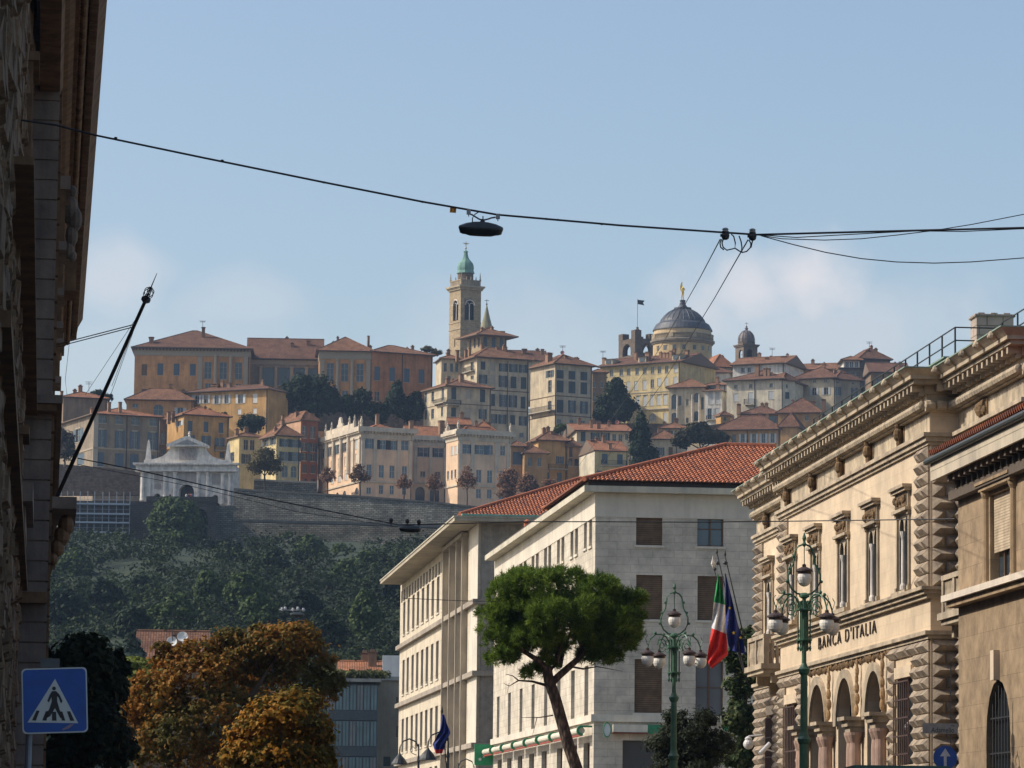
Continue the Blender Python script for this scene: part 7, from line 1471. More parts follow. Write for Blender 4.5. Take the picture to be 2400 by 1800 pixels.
b1=P(1884,1900,98); lp.location=(b1.x,b1.y,0); lp['label']='nearer green five globe street lamp, standing before the carved lettering of the bank'; lp['group']='green five globe street lamps'; lp.rotation_euler=(0,0,R(3)); lp.scale=(1.028,)*3
b2=P(1578,1900,116); z2=P(1580,1376,116).z
copy_tree(lp,(b2.x,b2.y,0),'farther green five globe street lamp, standing before the white office front and dark bush',rz=R(-4),scale=(z2/9.5*1.015,)*3)
def hook_lamp():
    g=flat('black lamp iron',(.015,.02,.022),.5); t=thing('hook_lamp','x','street lamp',(0,0,0),'dark hook shaped street lamps')
    mb=MB(); mb.lathe([(.12,0),(.12,.6),(.07,.8),(.06,6.0),(.09,6.05),(.03,6.5),(.03,7.0)],(0,0,0),10); mb.build('post',[g],t)
    mb=MB(); mb.tube([(0,0,6.3),(0,0,6.8),(-.15,0,7.1),(-.5,0,7.25),(-.85,0,7.1),(-.98,0,6.8),(-1.0,0,6.5)],.04,7); mb.tube([(-.1,0,6.4),(-.35,0,6.5),(-.45,0,6.7),(-.3,0,6.85),(-.15,0,6.7)],.02,5); mb.build('arm',[g],t)
    mb=MB(); mb.lathe([(.04,6.5),(.1,6.4),(.28,6.2),(.42,5.98),(.44,5.9)],(-1.0,0,0),14,); mb.build('lamp_shade',[g],t)
    return t
hk=hook_lamp()
for i,(x,yt,lab) in enumerate(((178,1508,'dark hook shaped street lamp farthest left before the cream office'),(331,1475,'dark hook shaped street lamp right beside the furled blue flag'),(385,1612,'low dark hook shaped street lamp between the blue flag and the green bank sign'))):
    Y=(205,190,230)[i]; p=P(x,1700,Y,'G'); z=P(x,yt,Y,'G').z; s=z/7.25
    if i==0: hk.location=(p.x,p.y,0); hk.scale=(s,s,s); hk['label']=lab
    else: copy_tree(hk,(p.x,p.y,0),lab,rz=0 if i<2 else R(180),scale=(s,s,s))
# ------------------------------------------------------------------ flags
def flagmesh(name,edgeL,edgeR,Y,mats,cols,folds,par,c,amp=.12):
    n=len(edgeL); nx=24; mb=MB(); G=[]
    for i in range(n):
        row=[]
        for j in range(nx+1):
            u=j/nx; x=edgeL[i][0]*(1-u)+edgeR[i][0]*u; y=edgeL[i][1]*(1-u)+edgeR[i][1]*u; w=abs(edgeR[i][0]-edgeL[i][0])/120
            row.append(P(x,y,Y+amp*math.sin(u*folds*6.28+i*.35)*min(1,w+.2),c))
        G.append(row)
    for i in range(n-1):
        for j in range(nx): mb.face([G[i][j],G[i][j+1],G[i+1][j+1],G[i+1][j]],cols(i,n),None,True)
    return mb.build(name,mats,par)
def lerp_edge(pts,n):
    out=[]; L=[0]
    for a,b in zip(pts,pts[1:]): L.append(L[-1]+math.dist(a,b))
    for i in range(n):
        s=L[-1]*i/(n-1); k=0
        while k<len(pts)-2 and L[k+1]<s: k+=1
        f=(s-L[k])/max(1e-6,L[k+1]-L[k]); out.append((pts[k][0]+(pts[k+1][0]-pts[k][0])*f,pts[k][1]+(pts[k+1][1]-pts[k][1])*f))
    return out
def flags():
    Y=148.5; b=P(1115,1050,Y,'H')
    def fl(s,c,rough=.8): 
        m=flat(s,c,rough); return m
    t=thing('italian_flag','green white and red flag hanging from a pole on the bank balcony','flag',b)
    mb=MB(); mb.tube([P(1098,1055,Y,'H'),P(915,272,Y+.6,'H')],[.035,.022],6); mb.ell(P(918,332,Y+.6,'H'),(.08,.08,.08),0,6,4); mb.lathe([(.03,0),(.05,.06),(.01,.22)],P(913,272,Y+.6,'H'),6); mb.build('pole',[M_['iron']],t)
    n=40; L=lerp_edge([(915,405),(896,590),(874,770),(845,965),(876,1015)],n); Rr=lerp_edge([(928,410),(964,600),(968,750),(985,925),(882,1018)],n)
    L=lerp_edge([(918,400),(905,500),(892,590),(876,770),(860,870),(846,970),(862,990)],n); Rr=lerp_edge([(922,400),(948,500),(966,600),(970,750),(978,830),(986,925),(880,1016)],n)
    yv=[(a[1]+c[1])/2 for a,c in zip(L,Rr)]
    flagmesh('cloth',L,Rr,Y-.15,[fl('flag green',(.01,.24,.06)),fl('flag white',(.62,.62,.64)),fl('flag red',(.62,.025,.02))],lambda i,n:0 if yv[i]<592 else (1 if yv[i]<762 else 2),2.3,t,'H')
    t=thing('european_flag','dark blue flag with yellow stars hanging from a pole on the bank balcony','flag',b+Vector((.4,0,0)))
    mb=MB(); mb.tube([P(1143,1045,Y,'H'),P(966,285,Y+.3,'H')],[.035,.022],6); mb.ell(P(968,330,Y+.3,'H'),(.1,.08,.08),0,6,4); mb.lathe([(.03,0),(.05,.06),(.01,.22)],P(966,285,Y+.3,'H'),6); mb.build('pole',[M_['iron']],t)
    L=lerp_edge([(964,398),(966,600),(970,750),(986,860),(1000,895)],n); Rr=lerp_edge([(970,398),(1010,560),(1050,730),(1090,860),(1098,922)],n)
    cl=flagmesh('cloth',L,Rr,Y+.15,[fl('flag blue',(.006,.018,.16))],lambda i,n:0,1.8,t,'H')
    for x,y,r in ((995,622,12),(1021,783,14),(1066,813,11),(1060,745,6),(985,700,4)):
        mb=MB(); q=[]; 
        for i in range(10): a=math.pi/2+.2+i*math.pi/5; rr=r if i%2==0 else r*.45; q.append(P(x+rr*.9*math.cos(a),y-rr*math.sin(a),Y-.0,'H'))
        for i in range(10): mb.face([P(x,y,Y-.0,'H'),q[i],q[(i+1)%10]])
        mb.build('star',[flat('star yellow',(.72,.50,.03),.6)],cl)
    t=thing('bare_flagpole','shorter bare flagpole with a pale spearhead, left of the two flags on the bank balcony','flagpole',b+Vector((-.3,0,0)))
    mb=MB(); mb.tube([P(1090,1050,Y+.4,'H'),P(893,365,Y+1,'H')],[.03,.02],6); mb.ell(P(900,370,Y+1,'H'),(.07,.07,.07),0,6,4); mb.build('pole',[M_['iron']],t); mb=MB(); mb.lathe([(.02,-.05),(.09,.1),(.06,.2),(.01,.42)],P(888,352,Y+1,'H'),6); mb.build('spearhead',[m_marble],t)
    Y=190; b=P(315,1600,Y,'G'); t=thing('furled_blue_flag','dark blue flag with a red tip hanging furled before the cream office','flag',b)
    mb=MB(); mb.tube([P(328,1700,Y,'G'),P(300,1375,Y,'G')],.03,6); mb.lathe([(.03,0),(.07,.12),(.01,.4)],P(300,1378,Y,'G'),6); mb.build('pole',[M_['iron']],t)
    L=lerp_edge([(300,1382),(290,1460),(270,1500),(252,1535),(268,1585)],30); Rr=lerp_edge([(312,1382),(330,1440),(345,1475),(320,1530),(302,1582)],30)
    flagmesh('cloth',L,Rr,Y-.1,[MATS['flag blue'],MATS['flag red'],MATS['flag green']],lambda i,n:1 if i>n-5 else 0,2.2,t,'G',.15)
flags()
# ------------------------------------------------------------------ wires
def wire(name,label,pts,r,c='w',group=None,extras=None,smooth=6,mat=None):
    """pts: (x,y,Y)"""
    q=[]
    for a,b in zip(pts,pts[1:]):
        for i in range(smooth): f=i/smooth; q.append(P(a[0]+(b[0]-a[0])*f,a[1]+(b[1]-a[1])*f,a[2]+(b[2]-a[2])*f,c))
    q.append(P(*pts[-1],c) if len(pts[-1])==3 else None)
    mb=MB(); mb.tube(q,r,5)
    if extras: extras(mb)
    o=mb.build(name,[mat or M_['iron']],base=q[0]); return tag(o,label,'cable')
def curve(p0,p1,sag,n,Y0,Y1):
    return [(p0[0]+(p1[0]-p0[0])*t,p0[1]+(p1[1]-p0[1])*t+4*sag*t*(1-t),Y0+(Y1-Y0)*t) for t in np.linspace(0,1,n)]
YW=60
def beads(mb):
    for x,y in ((250,298),(480,347),(700,394),(913,436),(1180,473),(1300,484),(1205,475)): mb.ell(P(x,y,YW,'w'),(.03,.02,.02),0,6,4)
wire('lamp_cable','thick dark cable crossing the whole sky and carrying the big hanging lamp',[(35,258,YW),(120,270,YW),(205,292,YW),(440,341,YW),(700,394,YW),(913,436,YW),(1075,464,YW),(1340,487,YW),(1560,502,YW),(1635,507,YW),(1900,500,YW),(2215,492,YW)],.017,extras=beads)
wire('thin_cable','thin cable twisted close under the thick one, from the clamps to the right edge',[(1650,508,YW),(1720,513,YW),(1790,509,YW),(1900,503,YW),(1980,499,YW),(2080,500,YW),(2215,494,YW)],.008)
wire('thin_cable','thin cable dipping then rising steeply to the right edge, above the others',[(390,205,YW),(560,232,YW+.5),(850,241,YW+1),(1100,232,YW+1.5),(1350,206,YW+2),(1580,178,YW+2.5),(1850,135,YW+3),(2215,64,YW+4)],.008,'V')
wire('thin_cable','thin cable hanging in the deepest curve across the cloud, to the right edge',[(420,212,YW),(640,272,YW+.5),(860,325,YW+1),(1100,367,YW+1.5),(1340,390,YW+2),(1600,398,YW+2.5),(1850,390,YW+3),(2215,362,YW+4)],.009,'V')
wire('stay_cable','long stay cable slanting down from the left clamp past the dome to the far roofs',[(1688,561,60),(1640,652,82),(1550,811,135),(1479,918,175),(1340,1116,246)],.010,'o',smooth=10)
wire('stay_cable','long stay cable slanting down from the right clamp to the white office roof',[(1736,592,60),(1674,700,85),(1550,902,135),(1387,1120,204)],.010,'o',smooth=10)
wire('street_cable','dark cable crossing low over the roofs and carrying the small hanging lamp',[(168,990,120),(300,1016,120),(500,1062,120),(700,1102,120),(862,1134,120),(960,1132,120),(1120,1127,120),(1300,1127,120),(1500,1128,120),(1700,1126,120),(2062,1121,112)],.018)
wire('street_cable','thinner cable sagging below the dark low one, left part of the street',[(168,1003,130),(420,1052,130),(640,1105,130),(860,1138,130)],.010)
wire('street_cable','thin nearly level cable crossing the cream office between the windows and the pine',[(870,1292,150),(1000,1298,150),(1130,1300,150)],.014)
wire('street_cable','thin sagging cable in front of the cream office eave and the white office',[(1000,1265-20,150),(1080,1296-30,150),(1160,1290-30,150),(1330,1240-30,150)],.010) if False else None
wire('street_cable','thin wire hanging in a loop below the far lamp over the orange tree',[(648,1330,170),(680,1370,170),(720,1395,170),(780,1400,170)],.010)
def hanging_lamp(label,cx,cy,Y,c,s,tag13=False):
    p=P(cx,cy,Y,c); t=thing('hanging_street_lamp',label,'street lamp',p); M=Matrix.Translation(p)@Matrix.Rotation(R(14),4,'X')@Matrix.Rotation(R(2),4,'Y')@Matrix.Diagonal((s,s,s,1))
    dk=flat('dark lamp housing',(.035,.04,.04),.5); mb=MB(); rings=[]
    for (z,wx,wy) in ((-.075,.28,.11),(-.075,.29,.12),(-.06,.33,.15),(.02,.355,.18),(.045,.35,.18),(.055,.34,.17),(.095,.24,.12),(.12,.12,.07),(.125,.05,.04)):
        q=[]
        for i in range(24):
            a=2*math.pi*i/24; cc,ss=math.cos(a),math.sin(a); q.append(M@Vector((wx*abs(cc)**.6*(1 if cc>0 else -1),wy*abs(ss)**.7*(1 if ss>0 else -1),z)))
        rings.append(q)
    mb.ring(rings,0); mb.build('housing',[dk],t)
    mb=MB(); q=[]
    for (z,wx,wy) in ((-.10,.18,.08),(-.0755,.27,.105)):
        q.append([M@Vector((wx*math.cos(2*math.pi*i/16),wy*math.sin(2*math.pi*i/16),z)) for i in range(16)])
    mb.ring(q,0); mb.build('lens',[flat('dirty lens',(.12,.10,.09),.25)],t)
    return t,M
t,M=hanging_lamp('large dark hanging street lamp on the cable above the bell tower',1305,1020,YW,'U',1.0)
pw=flat('white clamp',(.42,.42,.44),.5)
U_=lambda x,y,dy=0:P(x,y,YW+dy,'U')
mb=MB(); mb.tube([U_(1095,740),U_(1160,765),U_(1215,800),U_(1280,840),U_(1340,855),U_(1420,840),U_(1490,815),U_(1560,805)],.014,6); mb.tube([U_(1342,785),U_(1342,870)],.01,5); mb.build('hanger',[flat('grey steel strap',(.2,.2,.22),.5,.3)],t)
for x,y in ((1095,712),(1600,790)):
    c=U_(x,y); mb=MB(); mb.box(c.x-.033,c.x+.033,c.y-.03,c.y+.03,c.z-.04,c.z+.04); mb.tube([c,c+Vector((0,0,-.075))],.008,4); mb.build('clamp',[pw],t)
mb=MB(); mb.tube([U_(1265,715),U_(1200,755),U_(1160,820),U_(1160,900),U_(1175,945)],.009,5); mb.build('supply_cord',[M_['iron']],t)
mb=MB(); mb.lathe([(.05,-.06),(.05,.0),(.025,.05),(.02,.06)],U_(1335,900),8); mb.build('mount',[MATS['dark lamp housing']],t)
c=U_(825,678); t=thing('cable_number_tag','small orange number tag hanging on the thick cable left of the large hanging lamp','tag',c); mb=MB(); mb.box(-.05,.05,-.004,.004,-.045,.045); Mt=Matrix.Translation(c)@Matrix.Rotation(R(4),4,'Y'); mb.build('plate',[flat('tag orange',(.75,.30,.02),.5)],t,Mt)
text('13',.085,'digits',flat('tag digits',(.12,.02,.01),.5),t,Mt@Matrix.Translation((0,-.006,0))@Matrix.Rotation(R(90),4,'X'),.001)
hanging_lamp('small dark hanging street lamp on the low cable before the rampart wall',886,1143,120,'w',.98)
t,M=hanging_lamp('tiny far hanging street lamp over the top of the orange tree',1712,592,190,'S',1.0)
mb=MB(); 
for x,y in ((1625,560),(1643,556),(1688,562),(1716,556),(1748,563)): mb.lathe([(.05,-.08),(.07,0),(.05,.09)],P(x,y,190,'S'),6)
mb.tube([P(1610,563,190,'S'),P(1690,566,190,'S'),P(1760,564,190,'S')],.02,4); mb.build('insulator_bar',[pw],t)
for x,l in ((845,'leftmost'),(880,'middle'),(905,'rightmost')):
    mb=MB(); q=P(x,1124+(x-845)*.06,120,'w'); mb.ell(q,(.07,.06,.08),0,6,4); mb.tube([q,q+Vector((0,0,-.16))],.015,4)
    tag(mb.build('cable_clamp',[M_['iron']],base=q),l+' of three small dark clamps on the low cable above the small hanging lamp','clamp',group='dark clamps on the low cable')
def clamp(x,y,lab,loops):
    p=P(x,y,YW,'V'); t=thing('cable_clamp',lab,'clamp',p,'dark clamps joining the cables'); s=mpp(YW)/2.91
    mb=MB(); mb.lathe([(.03,-.09),(.055,-.07),(.065,-.02),(.05,.01),(.055,.03)],p,8); mb.box(p.x-.08,p.x+.06,p.y-.03,p.y+.03,p.z-.04,p.z-.0); mb.build('body',[M_['iron']],t)
    mb=MB(); mb.lathe([(.04,.03),(.06,.045),(.04,.06),(.055,.08),(.03,.10)],p,8); mb.build('insulator',[flat('insulator grey',(.30,.30,.30),.4)],t)
    for l in loops: mb=MB(); mb.tube([P(a,b,YW,'V') for a,b in l],.011,5); mb.build('loop_wire',[M_['iron']],t)
clamp(175,200,'left of the two dark cable clamps at the right of the sky',[[(160,235),(152,262),(160,290),(185,310),(240,297),(243,260),(232,215),(215,200)],[(150,235),(138,262),(143,290),(165,308)]])
clamp(360,205,'right of the two dark cable clamps at the right of the sky',[[(335,240),(348,262),(345,292),(320,318),(290,325),(265,312),(243,297)],[(268,212),(282,250),(288,290),(285,322)],[(330,238),(300,290),(285,322)],[(362,238),(355,265),(350,292)]])
# ------------------------------------------------------------------ street name sign, arrow sign, cameras, kiosk
Y=82; p=P(1393,1403,Y,'F'); q=P(1425,1592,Y,'F'); t=thing('street_name_sign','grey street name sign on a thin curled post, before the corner of the bank','sign',Vector((p.x,p.y,0))); s=mpp(Y)/2.766
M=Matrix.Translation(p)@Matrix.Rotation(R(2),4,'Z'); mb=MB(); mb.box(-114*s,114*s,-.012,.012,-33*s,33*s); mb.build('panel',[flat('sign panel grey',(.36,.33,.30),.5)],t,M)
text('Adamello',48*s,'street_name',flat('sign lettering',(.03,.03,.03),.6),t,M@Matrix.Translation((16*s,-.014,-12*s))@Matrix.Rotation(R(90),4,'X')@Matrix.Diagonal((.82,1,1,1)),.001); text('via',22*s,'street_prefix',MATS['sign lettering'],t,M@Matrix.Translation((80*s,-.014,20*s))@Matrix.Rotation(R(90),4,'X'),.001)
mb=MB(); x0=P(1463,1600,Y,'F').x; mb.tube([(x0,Y+.04,0),(x0,Y+.04,P(0,1000,Y,'F').z)]+[(x0+s*(14+14*math.cos(a)),Y+.04,P(0,985,Y,'F').z+s*20*math.sin(a)) for a in np.linspace(math.pi,.0,7)],.012,6); mb.build('post',[flat('post grey',(.14,.13,.12),.5)],t)
t=thing('arrow_sign','round blue sign with white upward arrow, below the street name sign','road sign',Vector((q.x,q.y,0))); M=Matrix.Translation(q); r=77*s
mb=MB(); C=[(r*math.cos(a),r*math.sin(a)) for a in np.linspace(0,2*math.pi,33)[:-1]]; extr(mb,C,-.02,.0); mb.build('disc',[blue_:=flat('arrow sign blue',(.008,.07,.36),.4)],t,M)
mb=MB(); extr(mb,[(-9*s,-70*s),(9*s,-70*s),(9*s,8*s),(34*s,8*s),(0,60*s),(-34*s,8*s),(-9*s,8*s)][::-1],-.024,-.021); mb.build('arrow',[flat('arrow white',(.6,.6,.62),.5)],t,M)
mb=MB(); mb.tube([(q.x+.02,q.y+.03,0),(q.x+.02,q.y+.03,q.z+r)],.02,6); mb.build('post',[MATS['post grey']],t)
def camf(x,y,Y,lab,kind):
    p=P(x,y,Y,'F'); t=thing('security_camera',lab,'camera',p); w=flat('camera white',(.62,.62,.62),.4)
    if kind: mb=MB(); mb.ell(p,(.2,.2,.2),0,12,8); mb.lathe([(.12,.1),(.14,.22),(.05,.3)],p,10); mb.tube([p+Vector((0,0,.3)),p+Vector((.5,0,.35))],.04,6); mb.build('dome_housing',[w],t)
    else: M=Matrix.Translation(p)@Matrix.Rotation(R(35),4,'Z')@Matrix.Rotation(R(50),4,'Y'); mb=MB(); mb.lathe([(.05,-.3),(.085,-.29),(.085,.3),(.02,.31)],(0,0,0),10,M=M); mb.tube([p,p+Vector((.35,.1,-.1))],.03,6); mb.build('tube_housing',[w],t)
camf(150,1505,146,'white round dome camera on the far corner of the bank, by the magnolia',1); camf(1203,1366,119,'white tube camera on the bank wall, beside the barred window near the corner',0); camf(256,1535,143,'white tube camera on the far wing of the bank beside the dome camera',0)
a=P(2002,1793,70); b_=P(2225,1793,70); mb=MB(); mb.box(a.x,b_.x,0,2,a.z-.12,a.z); t=thing('green_kiosk','flat green kiosk roof edge just showing at the bottom right','kiosk',(a.x,70,0)); mb.build('roof',[flat('kiosk green',(.05,.13,.10),.5)],t,Matrix.Translation((0,70,0))); mb=MB(); mb.box(a.x+.15,b_.x-.15,.15,1.8,0,a.z-.121); mb.build('body',[flat('kiosk dark',(.04,.07,.06),.5)],t,Matrix.Translation((0,70,0)))
# ------------------------------------------------------------------ near trees
def needles(name,blobs,nt_,L,seed,mat):
    rs=np.random.RandomState(seed); wt=np.array([r[0]*r[2] for _,r in blobs]); wt=wt/wt.sum(); C=[];D=[]
    for (c,r),w in zip(blobs,wt):
        c=np.array(c); r=np.array(r); m=int(nt_*w); Q=15; ds=rdir(rs,Q); ds[:,2]=np.abs(ds[:,2])*1.0-.45*rs.rand(Q); ds/=np.linalg.norm(ds,axis=1)[:,None]
        sc=c+ds*r*rs.uniform(.62,.9,(Q,1)); sr=r.mean()*.42*rs.uniform(.7,1.2,Q); idx=rs.randint(0,Q,m); d=rdir(rs,m)+ds[idx]*.5; d[:,2]+=.2; d/=np.linalg.norm(d,axis=1)[:,None]
        C.append(sc[idx]+d*sr[idx][:,None]*rs.uniform(.55,1.0,(m,1))); e=d*.8; e[:,2]+=.5; D.append(e/np.linalg.norm(e,axis=1)[:,None])
    C=np.concatenate(C); D=np.concatenate(D); m=len(C); K=16; c=np.repeat(C,K,0); d=np.repeat(D,K,0)*.75+rdir(rs,m*K)*.75; d/=np.linalg.norm(d,axis=1)[:,None]
    s=np.cross(d,rdir(rs,m*K)); s/=np.linalg.norm(s,axis=1)[:,None]; l=L*rs.uniform(.6,1.15,(m*K,1)); w=.011
    st=c+np.repeat(D,K,0)*rs.uniform(-.08,.1,(m*K,1)); V=np.stack([st-s*w,st+s*w,st+d*l+s*w*.5,st+d*l-s*w*.5],1).reshape(-1,3); return V,np.arange(len(V)).reshape(-1,4)
def pine():
    Y=150; s=mpp(Y)/CROP['w'][2]; W=lambda x,y,dy=0:P(x,y,Y+dy,'w'); base=Vector((W(1236,1659).x+.15,Y,0))
    t=thing('umbrella_pine','leaning umbrella pine with wide flat dense green crown, before the white office','tree',base)
    B=[(1105,1390,46,44,.3),(1075,1360,34,36,-.2),(1330,1385,44,34,.2),(1285,1415,36,28,.4),(1090,1292,48,42,-.3),(1120,1262,52,26,.8),(1165,1262,66,28,-1),(1225,1262,66,26,.8),(1280,1275,62,26,-.5),(1335,1302,52,32,.3),(1368,1300,26,26,0),(1105,1335,50,48,.6),(1160,1325,64,52,1.4),(1215,1322,70,50,-1.4),(1270,1325,66,42,.9),(1325,1345,58,36,0),(1352,1365,34,24,.8),(1082,1428,30,26,.2),(1100,1418,24,22,-.4),(1298,1398,46,28,.3),(1270,1385,32,26,-.6),(1150,1385,44,42,-.7),(1118,1375,38,34,.5),(1190,1378,34,30,-.9),(1180,1440,24,22,.2),(1150,1455,20,18,0),(1196,1412,20,20,.6),(1310,1375,60,46,.5),(1285,1345,70,46,-.8),(1345,1335,42,40,-.6),(1130,1350,60,48,-.5),(1175,1395,48,36,.7),(1312,1420,32,24,.2),(1060,1330,24,28,.1)]
    bl=[(np.array(W(x,y,dy*1.0)),np.array((rx*s*1.03,(rx+ry)*.55*s,ry*s*.86))) for x,y,rx,ry,dy in B]
    m=leafm('pine needles',(.025,.05,.008),(.095,.16,.022),(.25,.34,.05),.8,.35)
    V,F=needles('n',bl,13500,.19,3,m); o=bpy.data.objects.new('crown',fastmesh('crown',V-np.array(base),F,[m])); COL.objects.link(o); o.parent=t
    mb=MB(); mb.tube([base-Vector((-.9,0,.5)),W(1245,1659),W(1228,1610),W(1214,1560),W(1200,1510),W(1186,1470),W(1180,1440)],[.33,.24,.23,.225,.22,.21,.19],12)
    mb.tube([W(1190,1478),W(1205,1462),W(1230,1440),W(1262,1412),W(1290,1400)],[.15,.14,.13,.1,.06],8); mb.tube([W(1240,1432),W(1258,1395),W(1290,1360,.5),W(1310,1330,.5)],[.1,.1,.08,.05],7)
    mb.tube([W(1182,1448),W(1160,1425,-.3),W(1120,1400,-.3),W(1100,1350)],[.12,.11,.08,.05],7); mb.tube([W(1184,1455),W(1200,1435),W(1210,1400),W(1200,1350)],[.13,.11,.09,.06],7); mb.tube([W(1210,1440),W(1218,1400,.6),W(1240,1350,.6)],[.09,.08,.05],6); mb.tube([W(1262,1412),W(1245,1372),W(1235,1330)],[.08,.06,.04],6)
    mb.tube([W(1186,1482),W(1150,1472),W(1120,1470),W(1100,1482),W(1088,1476)],[.07,.05,.035,.02,.01],6); mb.tube([W(1120,1470),W(1108,1460),W(1092,1456)],[.03,.02,.01],5); mb.tube([W(1222,1438),W(1260,1445),W(1290,1440),W(1345,1450)],[.05,.04,.025,.008],6); mb.tube([W(1195,1545),W(1165,1550),W(1125,1550)],[.03,.02,.008],5); mb.tube([W(1100,1475),W(1095,1500)],[.01,.005],4); mb.tube([W(1160,1550),W(1150,1590)],[.015,.005],4)
    m2,nt,bs=nmat('pine bark'); tc=N(nt,'ShaderNodeTexCoord'); v=N(nt,'ShaderNodeTexVoronoi',i_Scale=5.0); mp=N(nt,'ShaderNodeMapping'); mp.inputs['Scale'].default_value=(1.6,1.6,.6); nt.links.new(tc.outputs['Object'],mp.inputs[0]); nt.links.new(mp.outputs[0],v.inputs['Vector'])
    nt.links.new(ramp(nt,v.outputs['Distance'],[(.1,(.15,.10,.075)),(.6,(.045,.03,.022))]),bs.inputs['Base Color']); bs.inputs['Roughness'].default_value=.95; bp=N(nt,'ShaderNodeBump',i_Strength=.9,i_Distance=.06,invert=True); nt.links.new(v.outputs['Distance'],bp.inputs['Height']); nt.links.new(bp.outputs[0],bs.inputs['Normal'])
    mb.build('trunk',[m2],t)
pine()
ptree('w','chestnut_tree','large orange brown chestnut tree crown, filling the lower left',168,(480,1900),[(655,1352,26,14,.5),(728,1480,24,30,.8),(268,1590,22,24,.3),(350,1400,26,18,.6),(560,1362,30,16,.2),(480,1380,22,18,.3),(430,1415,62,42,.5),(375,1435,55,45,.8),(320,1500,50,60,.5),(500,1395,60,42,1),(290,1540,30,45,0),(640,1375,60,30,0),(610,1395,95,55,0),(520,1420,85,60,1),(660,1440,70,70,1),(440,1470,90,70,0),(380,1440,50,45,1),(350,1520,60,80,0),(300,1560,45,60,1),(560,1480,110,80,2),(470,1560,120,90,0),(380,1600,90,80,-1),(330,1640,60,60,0),(450,1650,110,60,1),(690,1500,45,60,1),(600,1370,50,25,0)],m_or,56000,.18,101,.35,dep=1.1,sub=.155,K=80,asp=.7,inner=.05)
ptree('w','golden_chestnut_tree','smaller golden orange chestnut in front of the big one, at the bottom',142,(610,1980),[(610,1560,90,60,0),(560,1600,70,60,0),(660,1590,70,65,1),(520,1640,55,45,0),(610,1650,110,60,0),(690,1650,45,50,1),(640,1520,60,35,.5),(570,1540,45,30,0)],m_or2,40000,.17,102,.3,dep=1.1,sub=.165,K=70,asp=.75,inner=.08)
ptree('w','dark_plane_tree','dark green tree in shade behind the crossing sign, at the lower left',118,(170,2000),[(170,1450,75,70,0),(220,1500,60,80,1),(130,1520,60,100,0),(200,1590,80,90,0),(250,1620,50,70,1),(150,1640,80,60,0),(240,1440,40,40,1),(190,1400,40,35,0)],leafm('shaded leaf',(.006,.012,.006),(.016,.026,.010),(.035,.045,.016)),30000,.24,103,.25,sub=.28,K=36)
ptree('w','yellow_green_tree','yellow green tree crown between the dark tree and the orange chestnut',215,(290,1950),[(300,1450,36,34,0),(285,1490,28,36,0),(320,1500,40,50,1),(300,1550,40,50,0)],leafm('lime leaf',(.05,.07,.012),(.13,.16,.025),(.24,.27,.05)),7000,.34,104,.2)
ptree('S','blue_fir','small grey green fir beside the dull red roof at the foot of the slope',335,(750,960),[(750,730,22,30),(750,780,50,50),(752,840,75,60)],leafm('fir leaf',(.03,.05,.04),(.06,.09,.07),(.11,.14,.11)),4000,.5,105,.2)
ptree('w','magnolia_tree','glossy leaved dark magnolia tree beside the far corner of the bank',163,(1610,1950),[(1618,1380,30,24,0),(1600,1440,30,34,0),(1590,1490,26,30,0),(1615,1480,32,40,1),(1600,1560,34,50,0),(1625,1600,30,60,1),(1595,1640,34,40,0),(1575,1420,16,20,0)],leafm('magnolia leaf',(.012,.028,.010),(.03,.055,.016),(.16,.17,.07),1.2),12000,.24,106,.12,dep=.9)
ptree('w','olive_bush','dense dark grey green bushy tree behind the farther street lamp',136,(1480,1950),[(1490,1590,60,50,0),(1440,1610,50,50,0),(1540,1620,50,50,0),(1480,1660,80,60,0),(1460,1560,30,30,0),(1520,1560,30,28,0)],leafm('olive leaf',(.018,.026,.014),(.042,.055,.030),(.09,.10,.06)),22000,.16,107,.15,asp=.3)
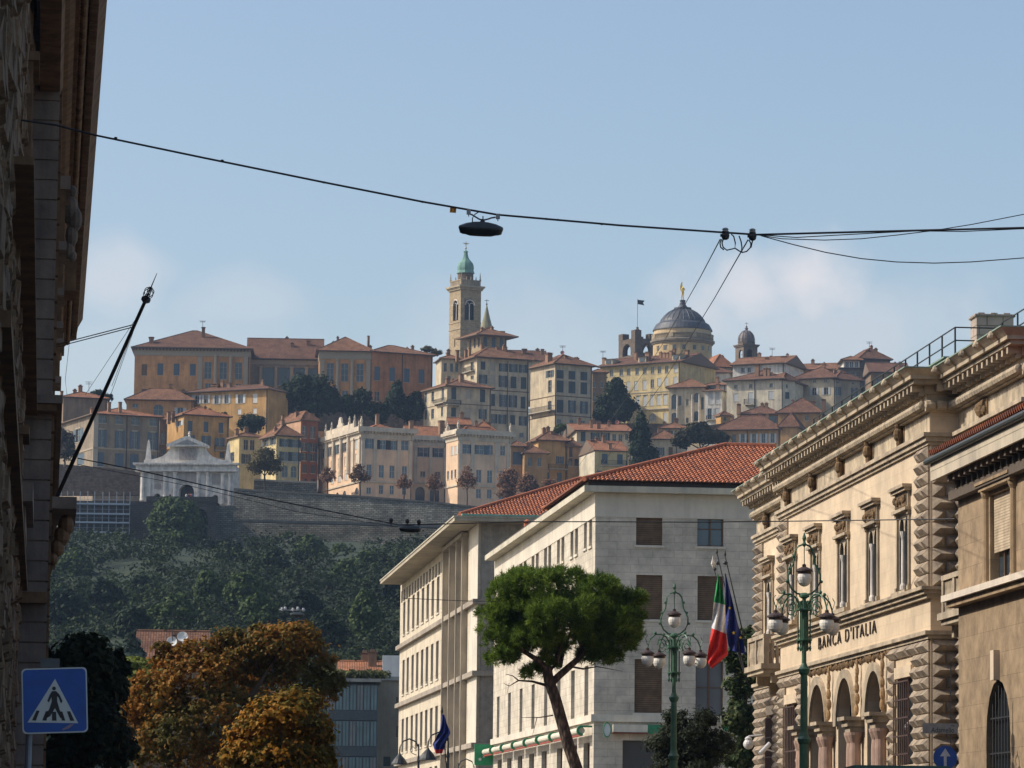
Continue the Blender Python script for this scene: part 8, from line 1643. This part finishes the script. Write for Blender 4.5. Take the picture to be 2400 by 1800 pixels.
# ------------------------------------------------------------------ people at the gate and antennas
def person(lab,x,y,Y,top,leg,mir=1,c='c3'):
    z=P(x,y,Y,c); g=Vector((z.x,z.y,z.z)); t=thing('person',lab,'person',g)
    me=bpy.data.meshes.new('body'); V=[(0,0,.95),(0,0,1.2),(0,0,1.42),(0,0,1.52),(0,-.01,1.66),(.1,0,.9),(.12,-.08,.5),(.13,.02,.06),(.13,-.12,.03),(-.1,0,.9),(-.12,.1,.5),(-.13,.16,.07),(-.13,.04,.03),(.2,0,1.4),(.27,.04,1.12),(.26,-.1,.88),(-.2,0,1.4),(-.27,0,1.12),(-.25,-.08,.88)]
    E=[(0,1),(1,2),(2,3),(3,4),(0,5),(5,6),(6,7),(7,8),(0,9),(9,10),(10,11),(11,12),(2,13),(13,14),(14,15),(2,16),(16,17),(17,18)]
    me.from_pydata([(a*mir,b,c_) for a,b,c_ in V],E,[]); o=bpy.data.objects.new('body',me); COL.objects.link(o); o.parent=t; md=o.modifiers.new('s','SKIN'); md.use_smooth_shade=True; o.modifiers.new('d','SUBSURF').render_levels=1
    for i,r in enumerate((.15,.15,.16,.06,.11,.1,.07,.045,.03,.1,.07,.045,.03,.06,.045,.035,.06,.045,.035)): me.skin_vertices[0].data[i].radius=(r,r*.8)
    me.skin_vertices[0].data[0].use_root=True; me.materials.append(flat('skin',(.35,.2,.13),.7))
    mb=MB(); mb.lathe([(.17,.88),(.165,1.1),(.2,1.3),(.21,1.42),(.1,1.5)],g,12); mb.build('top',[top],t); mb=MB(); mb.lathe([(.16,.5),(.17,.8),(.165,.97)],g,10); mb.build('trousers',[leg],t)
pw_=flat('white shirt',(.6,.6,.58),.8); pr=flat('red shirt',(.4,.06,.04),.8); pd=flat('dark cloth',(.03,.035,.05),.9); pb=flat('blue shirt',(.08,.14,.28),.8)
for i,(x,top,lab) in enumerate(((1240,pw_,'person in a white top standing in the gate archway, leftmost of the group'),(1262,pd,'person in dark clothes in the middle of the gate archway'),(1276,pr,'person in a red top in the gate archway beside the rightmost one'),(1289,pb,'person in a blue top at the right side of the gate archway'),(1098,pd,'person in dark clothes on the road left of the gate arch'))):
    person(lab,x,1020,746.5,top,pd,1 if i%2 else -1)
def antenna(c,x,y0,y1,Y,lab,dish=None):
    a=P(x,y1,Y,c); b=P(x,y0,Y,c); mb=MB(); mb.tube([a,b],.05,5); s=mpp(Y)
    for k,q in ((.97,.8),(.88,.6),(.8,.7)): z=a.lerp(b,k); mb.tube([z-Vector((q,.2,0)),z+Vector((q,-.2,0))],.035,4)
    if dish: mb.lathe([(.02,0),(.4,.08),(.5,.2),(.47,.2),(.02,.06)],(0,0,0),12,1,M=Matrix.Translation(P(*dish,Y-.3,c))@Matrix.Rotation(R(75),4,'X'))
    tag(mb.build('rooftop_antenna',[M_['iron'],flat('dish red',(.35,.13,.10),.6)],base=a),lab,'antenna',group='rooftop antennas')
antenna('cA',1530,1078,1170,905,'rooftop antenna with small red dish over the shuttered cream house',(1527,1150)); antenna('cA',1921,1130,1200,930,'thin rooftop antenna over the left end of the yellow palace'); antenna('cC',1783,810,900,940,'rooftop antenna rising beside the small belfry roof',(1772,905))
antenna('cD',1829,70,150,938,'tall thin antenna on the glazed loft house chimney'); antenna('cB',1830,700,800,842,'rooftop antenna on the stone gabled house left of the cypress',(1830,775)); antenna('c2',1383,560,620,903,'thin antenna on top of the seminary chimney'); antenna('c2',400,1085,1200,815,'rooftop antenna on the grey brown palace behind the leaning flagpole')
antenna('cC',270,1480,1560,845,'rooftop antenna beside the cypress top above the veranda house') if False else None
